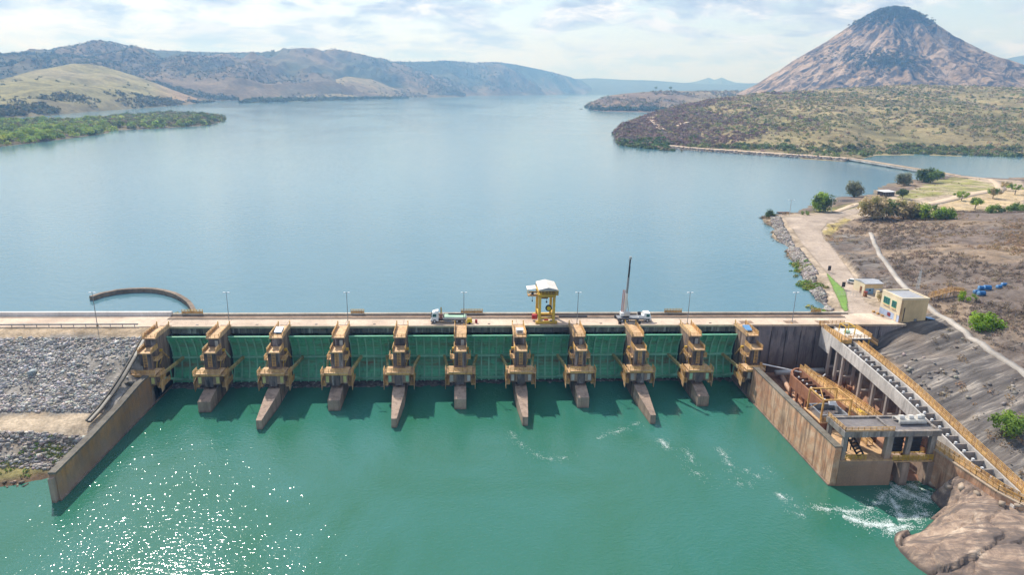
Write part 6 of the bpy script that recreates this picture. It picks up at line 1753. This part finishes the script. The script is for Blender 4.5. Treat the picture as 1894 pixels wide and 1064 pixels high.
T = [(1517, 391, 10.5, 5.4, g3 + g2, 'two tone green tree on the shore by the road bend', 'tree', 1, .12),
     (1579, 364, 9.5, 5.2, gr, 'grey green conical tree on the promontory shore', 'tree', 1, .12),
     (1672, 343, 9.0, 6.2, gr, 'grey round tree near the bridge end', 'tree', 1, .15),
     (1711, 337, 10.5, 7.8, g2 + g1, 'large dark green bushy tree beside the bridge end', 'tree', 1, .08),
     (1737, 331, 6.5, 4.6, g1, 'small green tree on the bridge side of the large dark one', 'tree', 1, .1),
     (1669, 368, 6.2, 4.0, g2, 'small dark round tree on the dirt flat', 'tree', 1, .3),
     (1778, 371, 5.6, 5.6, g3, 'bright green spreading tree on the tan flat', 'tree', 1, .35),
     (1803, 387, 6.5, 4.2, g1 + g3, 'thin light green tree on the tan flat', 'tree', 1, .4),
     (1836, 367, 6.5, 4.8, g1 + dryc, 'pale olive tree near the dirt road at right', 'tree', 1, .4),
     (1877, 360, 7.0, 6.0, g1 + g3, 'flat topped green tree by the dirt road at the right edge', 'tree', 1, .45),
     (1861, 352, 6.0, 5.0, dryc, 'dry olive tree behind the flat topped one', 'tree', 1, .35),
     (1612, 407, 12.5, 7.5, dryc, 'large dry brown tree above the road bend', 'tree', 1, .2),
     (1632, 405, 10.5, 6.5, dryc + g1, 'dry olive tree right of the large brown one', 'tree', 1, .2),
     (1672, 406, 10.0, 6.5, dryc, 'dry brown shrubby tree in the middle of the thicket', 'tree', 1, .15),
     (1692, 404, 7.5, 5.5, g1 + dryc, 'olive bush in the thicket on the flat', 'bush', 0, .05),
     (1722, 405, 7.0, 6.8, g1 + g3, 'light green bush, larger one at the end of the thicket', 'bush', 0, .05),
     (1746, 405, 5.5, 4.6, g1 + g3, 'light green bush at the right end of the thicket', 'bush', 0, .05),
     (1820, 612, 4.6, 4.6, [(.20, .31, .02), (.16, .27, .02), (.24, .34, .03)], 'vivid green round bush on the burnt hillside', 'bush', 0, .0),
     (1786, 556, 2.8, 2.9, [(.20, .31, .02), (.16, .26, .02)], 'small vivid green bush under the yellow footbridge', 'bush', 0, .0),
     (1872, 800, 4.2, 4.4, [(.17, .25, .04), (.13, .20, .035)], 'large green bush on the bare rock at the right edge', 'bush', 0, .0),
     (1845, 398, 5.0, 6.5, g2 + g1, 'dark green hedge clump on the crest at right', 'bush', 0, .0),
     (1880, 394, 5.5, 6.5, g1, 'mid green hedge clump on the crest at the right edge', 'bush', 0, .0),
     (1424, 402, 3.8, 3.4, g2, 'small dark bush at the tip of the rock armour', 'bush', 0, .0),
     (1490, 397, 2.4, 3.6, g1, 'low green shrub on the shore left of the two tone tree', 'bush', 0, .0),
     (1640, 562, 3.6, 3.2, dryc, 'brown bush behind the guard house', 'bush', 0, .05),
     (1732, 323, 3.0, 3.0, g1, 'small green shrub on the far side of the bridge road', 'bush', 0, .0)]
for px, py, h, r, cols, lab, cat, tr_, low in T:
    p = gz(px, py, 15)
    make_tree('tree' if cat == 'tree' else 'bush', (p[0], p[1], p[2] - .15), h, r, cols, lab, cat, None, bool(tr_), lobes=12 if h > 4 else 9, leaf=190, low=low, size=.24 if h > 4 else .2)
# roofed shed on the promontory
p = G(1638, 361, 15)
sh_ = empty('shed', (p[0], p[1], 15), .3, 'small shed with white roof on the promontory', 'shed')
MB().box((-4.5, -2.5, 0), (4.5, 2.5, 2.3)).build('wall', M['darkwall'], sh_)
MB().hexa([(-5, -3, 2.3), (5, -3, 2.3), (5, 3, 2.6), (-5, 3, 2.6)], [(-5, -3, 2.5), (5, -3, 2.5), (5, 3, 2.9), (-5, 3, 2.9)]).build('roof', M['white'], sh_)
p = G(1569, 371, 14.6)
jt = empty('jetty', (p[0], p[1], 13.6), .25, 'blue grey jetty railing by the shore behind the trees', 'jetty')
MB().box((-6, -1.6, 0), (6, 1.6, .3)).build('deck', M['steel'], jt); MB().rail([(-6, -1.5, .3), (6, -1.5, .3)], 1.1, 1.5, .12, 3).rail([(-6, 1.5, .3), (6, 1.5, .3)], 1.1, 1.5, .12, 3).build('railing', M['steel'], jt)
for x_ in (-5, 0, 5): MB().cyl((x_, 0, -4), (x_, 0, 0), .25, 8).build('pile', M['black'], jt)
p = G(1449, 394, 13)
rf_ = empty('raft', (p[0], p[1], 13), .1, 'small dark raft floating off the tip of the road', 'raft')
MB().box((-3.6, -.9, -.2), (3.6, .9, .45)).build('hull', M['black'], rf_); MB().box((-3.3, -.7, .45), (3.3, .7, .55)).build('planking', M['rustdark'], rf_)
p = gz(1605, 409, 15)
sk_ = empty('culvert', (p[0], p[1], p[2]), 0, 'dark low concrete culvert below the brown tree', 'culvert')
MB().box((-3, -1, -.3), (3, 1, .9)).build('headwall', M['darkwall'], sk_); MB().box((-2, -1.1, 0), (2, -1.0, .6)).build('mouth', M['black'], sk_)

# ------------------------------------------------------------------ scrub on the right bank
n = 52000
x = RNG.uniform(104, 420, n); y = RNG.uniform(95, 345, n)
zz = bank_h(x, y)
rkA = np.array([G(*p)[:2] for p in ((1600, 635, 10), (1640, 607, 13.5), (1690, 575, 16), (1720, 562, 17), (1770, 600, 16.5), (1830, 650, 15.5), (1894, 695, 15), (1950, 760, 14), (1950, 960, 6), (1894, 905, 7), (1700, 740, 8))])
rkB = np.array([G(*p)[:2] for p in ((1524, 440, 15), (1560, 428, 15.5), (1612, 436, 16.5), (1625, 480, 17), (1690, 555, 17), (1640, 525, 15.5), (1592, 520, 15), (1555, 475, 15))])
pden = np.clip(0.55 + fbm(x * .06, y * .06, 4) * 1.6, 0, 1)
pden *= np.where(inside(rkA, x, y), np.clip(fbm(x * .05 + 3, y * .05, 3) * 1.8 + .02, .03, .7), 1) * np.where(inside(rkB, x, y), .30, 1)
pden *= ~inside(FLAT, x, y)
pp = np.array([p[:2] for p in pth]); dmin = np.min(np.hypot(x[:, None] - smooth_line(pp)[None, :, 0], y[:, None] - smooth_line(pp)[None, :, 1]), 1)
pden *= (dmin > 1.9) * (x > 106) * ~((x < 117) & (y > 162)) * ~((x < 131) & (y > 168) & (y < 200)) * (np.hypot((x - 155) / 9, (y - 186) / 3.5) > 1)
k = RNG.random(n) < pden * .75
x, y, zz = x[k], y[k], zz[k]
tone = fbm(x * .035 + 9, y * .035, 3)
cA = tints(len(x), [(.22, .175, .145), (.27, .21, .165), (.18, .15, .13), (.31, .245, .18)]); cB = tints(len(x), [(.40, .28, .175), (.34, .24, .15), (.30, .23, .14)])
cc_ = np.where((tone > 0.10)[:, None], cB, cA)
V, F, c = leaf_cloud(np.stack([x, y, zz + .1], -1), RNG.uniform(.4, 1.15, len(x)), cc_, 30, .22, .8)
stuff('dry_brush', V, F, c, M['brush'], 'dry brown and burnt brush covering the right hillside')
xo = RNG.uniform(106, 150, 420); yo = RNG.uniform(95, 172, 420); k = inside(rkA, xo, yo) & (fbm(xo * .09, yo * .09, 3) > -.05); xo, yo = xo[k], yo[k]
V, F, c = rock_cloud(np.stack([xo, yo, bank_h(xo, yo) + .05], -1), RNG.uniform(.12, .55, len(xo)), tints(len(xo), [(.30, .27, .235), (.24, .215, .195), (.18, .16, .145)]))
stuff('loose_stones', V, F, c, M['rocks'], 'loose stones on the streaked rock slope')
# sparse olive tufts on the flat and slopes
x = RNG.uniform(200, 470, 900); y = RNG.uniform(340, 520, 900)
k = inside(FLAT, x, y) & ~inside(ROAD, x, y) & (fbm(x * .04, y * .04, 3) > .05)
x, y = x[k], y[k]
V, F, c = leaf_cloud(np.stack([x, y, bank_h(x, y)], -1), RNG.uniform(.4, 1.0, len(x)), tints(len(x), [(.16, .17, .05), (.25, .21, .09)]), 14, .4, .6)
stuff('grass_tufts', V, F, c, M['leaf'], 'olive grass tufts on the promontory flat')

# ------------------------------------------------------------------ scrub and woods on the hills
def off_road(f):
    def g(P):
        q = smooth_line(cw[:, :2], 8); d = np.min(np.hypot(P[:, 0, None] - q[None, :, 0], P[:, 1, None] - q[None, :, 1]), 1)
        back = (P[:, 1] > np.interp(P[:, 0], np.sort(q[:, 0]), q[np.argsort(q[:, 0]), 1]))
        return (f(P) if f else 1.0) * np.where((d < 7) | ((d < 30) & ~back), 0.0, 1.0)
    return g
def scatter_hill(H, n, r0, r1, cols, ntri, name, label, dens=None, vmin=.02, vmax=1.04, mat='leaf', zoff=.3, w=None):
    P = hill_sample(H, n, vmin, vmax, dens)
    V, F, c = leaf_cloud(P + np.array([0, 0, zoff]), RNG.uniform(r0, r1, len(P)) * (1 + .6 * (RNG.random(len(P)) > .9)), tints(len(P), cols, w), ntri, .42, .85)
    return stuff(name, V, F, c, M[mat], label)
dn = lambda s, b, k, o=0: (lambda P: np.clip(b + fbm(P[:, 0] / s + o, P[:, 1] / s, 4) * k, 0, 1))
scatter_hill(HR, 17000, 1.3, 3.0, [(.22, .20, .095), (.26, .215, .125), (.18, .19, .08), (.30, .24, .165), (.14, .165, .06)], 18, 'hill_scrub', 'olive and brown scrub over the hill across the lake', off_road(dn(90, .62, 1.1)))
scatter_hill(HR, 900, 2.2, 4.2, [(.10, .15, .04), (.14, .19, .055), (.08, .11, .04)], 26, 'hill_trees', 'scattered green trees on the scrub hill', off_road(dn(140, .4, 1.4, 8)))
scatter_hill(HR, 2400, 2.0, 3.8, [(.11, .15, .045), (.15, .18, .06), (.18, .16, .085), (.08, .11, .045)], 24, 'shore_trees', 'green trees along the foot of the scrub hill', off_road(dn(60, .6, 1.2, 3)), .012, .10)
HRl = (HR[0][:, :110], HR[1][:, :110], HR[2][:, :110], HR[3])
fade = lambda P: np.clip((0.44 - P[:, 0] / P[:, 1]) / 0.14 + fbm(P[:, 0] / 70, P[:, 1] / 70, 4) * 1.3, 0, 1)
scatter_hill(HRl, 6800, 2.0, 3.8, [(.24, .17, .15), (.20, .145, .13), (.28, .20, .17)], 18, 'bare_thicket', 'purplish leafless thicket on the left point of the scrub hill', off_road(fade), mat='brush')
HRt = (HR[0][:, 2:24], HR[1][:, 2:24], HR[2][:, 2:24], HR[3])
scatter_hill(HRt, 300, 2.5, 4.6, [(.09, .14, .04), (.06, .10, .03)], 30, 'point_trees', 'green trees on the point where the causeway starts', None, .02, .22)
scatter_hill(HP, 3000, 3, 6, [(.14, .125, .07), (.20, .15, .11), (.10, .11, .05)], 12, 'headland_scrub', 'dark scrub on the low headland', dn(150, .35, 1.5, 2))
scatter_hill(HP, 700, 4, 8, [(.05, .075, .03)], 14, 'headland_trees', 'dark trees along the shore of the low headland', None, .01, .14)
scatter_hill(HA, 2600, 3, 6.5, [(.06, .075, .035), (.09, .09, .045), (.12, .11, .06)], 12, 'slope_scrub', 'dark scrub at the foot of the grass hill', lambda P: np.clip(.5 + fbm(P[:, 0] / 90, P[:, 1] / 90, 3) * 1.5, 0, 1), .01, .26)
scatter_hill(HA, 300, 3, 5.5, [(.07, .085, .04), (.12, .12, .06)], 12, 'slope_trees', 'scattered trees on the grass hill', dn(160, .1, 1.2, 1), .25, 1.0)
scatter_hill(HF3, 7000, 4, 8, [(.055, .068, .04), (.07, .08, .045)], 8, 'ridge_wood', 'dark wood on the ridge behind the grass hill', dn(300, .7, 1.2, 2), .1, 1.03)
scatter_hill(HF2, 5000, 6, 11, [(.06, .072, .042), (.10, .09, .06)], 8, 'far_wood', 'dark wood on the farther ridge', dn(420, .45, 1.6, 7), .1, 1.03)
scatter_hill(HF, 14000, 4, 8, [(.06, .072, .042), (.075, .085, .05), (.11, .095, .065)], 8, 'range_forest', 'dark forest on the far left ridge', dn(420, .55, 1.6, 5), .15, 1.03)
scatter_hill(HS, 1000, 4, 8, [(.06, .085, .035), (.08, .10, .045), (.05, .065, .03)], 12, 'spit_trees', 'dark trees on the low spit', None, .03, 1.0)
for HH, nm in ((HTAN, 'tan hill'), (HC, 'brown hill')):
    scatter_hill(HH, 700, 4, 8, [(.07, .075, .045), (.11, .09, .06)], 10, 'hill_scrub', 'sparse scrub and shore trees on the %s' % nm, lambda P: np.clip((60 - P[:, 2]) / 60, .05, 1))

def on_hill(H, px, py):
    X, Y, Z, v = H
    u, w = PROJ(np.stack([X, Y, Z], -1).reshape(-1, 3)); ok = np.repeat((v > 0) & (v < 1.0), X.shape[1])
    i = np.argmin(np.where(ok, (u - px) ** 2 + (w - py) ** 2, 1e9))
    return np.array([X.ravel()[i], Y.ravel()[i], Z.ravel()[i]])
for trk, wd in (([(1203, 219), (1206, 224), (1212, 231), (1219, 238), (1226, 243)], 9.0), ([(1205, 220), (1211, 216.5), (1217, 214)], 8.0), ([(1252, 236), (1262, 231), (1272, 228)], 6.0)):
    P = smooth_line(np.array([on_hill(HR, a, b) for a, b in trk]), 6)
    t_ = np.gradient(P[:, :2], axis=0); t_ /= np.linalg.norm(t_, axis=1, keepdims=True); n_ = np.stack([-t_[:, 1], t_[:, 0]], -1) * wd / 2
    V = np.stack([np.c_[P[:, :2] + n_, P[:, 2] + 2.2], np.c_[P[:, :2] - n_, P[:, 2] + 2.2]], 1).reshape(-1, 3)
    o = np_mesh('dirt_road', V, grid_faces(len(P), 2), M['dirt']); tag(o, kind='structure')
# wooded peninsula at left
PEN = [(-90, 283), (0, 271), (60, 264.5), (120, 257), (170, 250.5), (200, 245.5), (207, 241), (240, 239.5), (300, 237), (380, 232), (409, 226), (416, 220), (405, 216), (360, 213), (300, 212), (255, 215), (163, 223), (116, 227), (40, 226), (-90, 224)]
pen = np.array([G(a, b, Z_LAKE)[:2] for a, b in PEN])
xs = np.linspace(pen[:, 0].min() - 20, pen[:, 0].max() + 20, 90); ys = np.linspace(pen[:, 1].min() - 20, pen[:, 1].max() + 20, 120)
Xg, Yg = np.meshgrid(xs, ys)
dmin = np.full(Xg.shape, 1e9)
for a, b in zip(pen, np.roll(pen, -1, 0)):
    ab_ = b - a; t = np.clip(((Xg - a[0]) * ab_[0] + (Yg - a[1]) * ab_[1]) / (ab_ @ ab_), 0, 1)
    dmin = np.minimum(dmin, np.hypot(Xg - a[0] - t * ab_[0], Yg - a[1] - t * ab_[1]))
sd = np.where(inside(pen, Xg, Yg), dmin, -dmin)
Zg = Z_LAKE + np.clip(sd * .12, -3, 3.0)
o = np_mesh('peninsula', np.stack([Xg, Yg, Zg], -1).reshape(-1, 3), grid_faces(*Xg.shape), M['hillnear'], np.zeros(Xg.shape + (3,)).reshape(-1, 3) + np.array([.15, .125, .075]), smooth=True)
tag(o, 'low wooded peninsula at the left', kind='structure')
def pen_pts(n):
    x = RNG.uniform(pen[:, 0].min(), pen[:, 0].max(), n); y = RNG.uniform(pen[:, 1].min(), pen[:, 1].max(), n)
    k = inside(pen, x, y); x, y = x[k], y[k]
    d = np.full(len(x), 1e9)
    for a, b in zip(pen, np.roll(pen, -1, 0)):
        ab_ = b - a; t = np.clip(((x - a[0]) * ab_[0] + (y - a[1]) * ab_[1]) / (ab_ @ ab_), 0, 1)
        d = np.minimum(d, np.hypot(x - a[0] - t * ab_[0], y - a[1] - t * ab_[1]))
    return x, y, d
x, y, d = pen_pts(4200)
gcol = np.clip(1.15 - (y - 650) / 520, 0, 1)
A1 = tints(len(x), [(.21, .29, .06), (.16, .235, .055), (.27, .31, .07), (.12, .17, .05)]); A2 = tints(len(x), [(.11, .145, .055), (.15, .165, .075), (.20, .17, .10), (.085, .12, .05)])
colp = np.where((RNG.random(len(x)) < gcol)[:, None], A1, A2)
hh = RNG.uniform(2.5, 6.5, len(x)) * np.interp(y, [700, 1000], [1, .55])
V, F, c = leaf_cloud(np.stack([x, y, Z_LAKE + np.clip(d * .12, 0, 3) + hh * RNG.uniform(.2, .9, len(x))], -1), RNG.uniform(2.6, 5.6, len(x)), colp, 50, .26, .85)
stuff('peninsula_wood', V, F, c, M['leaf'], 'dense green wood covering the left peninsula')
# largest trees standing out of the wood, one object each
proto = []
for cols in ([(.22, .30, .06), (.27, .33, .07)], [(.12, .17, .055), (.10, .14, .05)]):
    proto.append(make_tree('tree', (0, 0, -50), 9.5, 6.2, cols, 'rounded tree standing out of the wood on the left peninsula', 'tree', 'trees of the left peninsula', True, lobes=11, leaf=90, low=.25))
x, y, d = pen_pts(900)
k = (d > 4) & (d < 40); x, y, d = x[k][:120], y[k][:120], d[k][:120]
for i in range(len(x)):
    pr = proto[0] if RNG.random() < np.clip(1.1 - (y[i] - 650) / 600, 0, 1) else proto[1]
    t = copy_tree(pr)
    t.location = (x[i], y[i], Z_LAKE + min(3, d[i] * .12) - .3)
    t.rotation_euler = (0, 0, RNG.uniform(0, 6.28)); s = RNG.uniform(.8, 1.45) * float(np.interp(y[i], [700, 1000], [1, .62])); t.scale = (s, s, s * RNG.uniform(.8, 1.05))
for pr in proto:
    for ch in list(pr.children): bpy.data.objects.remove(ch)
    bpy.data.objects.remove(pr)
# two lone trees on the headland skyline and a rock islet
for px, py, lab in ((1213, 167, 'lone dark tree on the headland skyline, left of the pair'), (1240, 167, 'lone dark tree on the headland skyline, right of the pair')):
    sY = G(px, 207.3, Z_LAKE)[1] + 540
    p = AT(px, py, sY)
    make_tree('tree', (p[0], p[1], p[2] - 3), 17, 8, g2, lab, 'tree', None, True, low=.5, leaf=60)
p = G(1075, 201.5, Z_LAKE)
V, F, c = rock_cloud(np.array([[0, 0, .3], [3, 1, .2], [-3.5, -.5, .1]]), np.array([2.6, 1.8, 1.6]), np.full((3, 3), .06))
o = np_mesh('islet', V, F, M['rocks'], c); o.location = p; tag(o, 'tiny dark rock islet far out on the reservoir', 'islet')

# ------------------------------------------------------------------ foam on the tailwater
def foam(lines, n, spread, smin, smax, label):
    C = []
    for ln in lines:
        P = smooth_line(np.array([G(a, b, 0) for a, b in ln]), 10)
        i = RNG.uniform(0, len(P) - 1.001, n); ii = i.astype(int); f = (i - ii)[:, None]
        q = P[ii] * (1 - f) + P[ii + 1] * f
        s = spread * RNG.uniform(.2, 1.3, n) * (0.3 + np.abs(np.sin(i * .7)))
        q[:, 0] += RNG.normal(0, 1, n) * s; q[:, 1] += RNG.normal(0, 1, n) * s
        C.append(q)
    C = np.concatenate(C); k = (fbm(C[:, 0] * .6, C[:, 1] * .6, 3) + RNG.normal(0, .15, len(C))) > .0
    C = C[k]; m = len(C)
    s = RNG.uniform(smin, smax, m); a = RNG.uniform(0, 6.28, (m, 1)) + np.arange(6)[None] * 1.047
    rr_ = s[:, None] * RNG.uniform(.4, 1.2, (m, 6))
    V = np.stack([C[:, 0, None] + np.cos(a) * rr_ * 1.5, C[:, 1, None] + np.sin(a) * rr_, np.full((m, 6), .03) + RNG.uniform(0, .03, (m, 1))], -1).reshape(-1, 3)
    F = np.arange(m * 6).reshape(-1, 6)
    o = np_mesh('foam', V, F, M['foam']); tag(o, label, kind='stuff')
foam([[(945, 800), (965, 825), (1010, 852), (1060, 845)], [(1105, 812), (1150, 796), (1185, 782)], [(1220, 812), (1235, 830)], [(1265, 832), (1283, 850), (1275, 862), (1290, 878), (1330, 898)], [(1330, 830), (1345, 850), (1355, 875)], [(1380, 870), (1405, 885), (1430, 872), (1410, 868)], [(1360, 890), (1385, 900)], [(1470, 935), (1485, 955)], [(1455, 925), (1440, 915)]],
     1000, .8, .015, .05, 'thin white foam streaks on the green tailwater')
foam([[(1640, 890), (1680, 915), (1722, 930)], [(1648, 905), (1690, 935), (1715, 955)], [(1665, 890), (1700, 905), (1730, 925)], [(1640, 910), (1620, 935), (1580, 950), (1510, 940)], [(1650, 925), (1670, 960), (1640, 975)], [(1560, 955), (1600, 970), (1650, 975)], [(1700, 945), (1690, 970), (1640, 985)]],
     2600, 1.0, .02, .08, 'white churning foam below the outlet gates')
foam([[(320, 713), (350, 716), (375, 716)], [(435, 710), (470, 714)], [(545, 712), (590, 716)], [(655, 708), (700, 710)]], 120, .3, .03, .1, 'white water trickles at the sill of the left gates')

# ------------------------------------------------------------------ haze
hb = MB().box((-9000, -400, -10.0), (11500, 13500, 600)).build('haze', None)
hm = bpy.data.materials.new('haze_air'); hm.use_nodes = True
t = hm.node_tree; t.nodes.clear()
ho = N(t, 'ShaderNodeOutputMaterial'); pv_ = N(t, 'ShaderNodeVolumePrincipled')
pv_.inputs['Color'].default_value = (0.22, 0.50, 1.0, 1)
pv_.inputs['Density'].default_value = 1.9e-4
pv_.inputs['Anisotropy'].default_value = 0.2
pv_.inputs['Absorption Color'].default_value = (1, 1, 1, 1)
L(t, pv_.outputs[0], ho.inputs['Volume'])
hb.data.materials.append(hm)
tag(hb, 'thin bluish haze over the valley', kind='stuff')
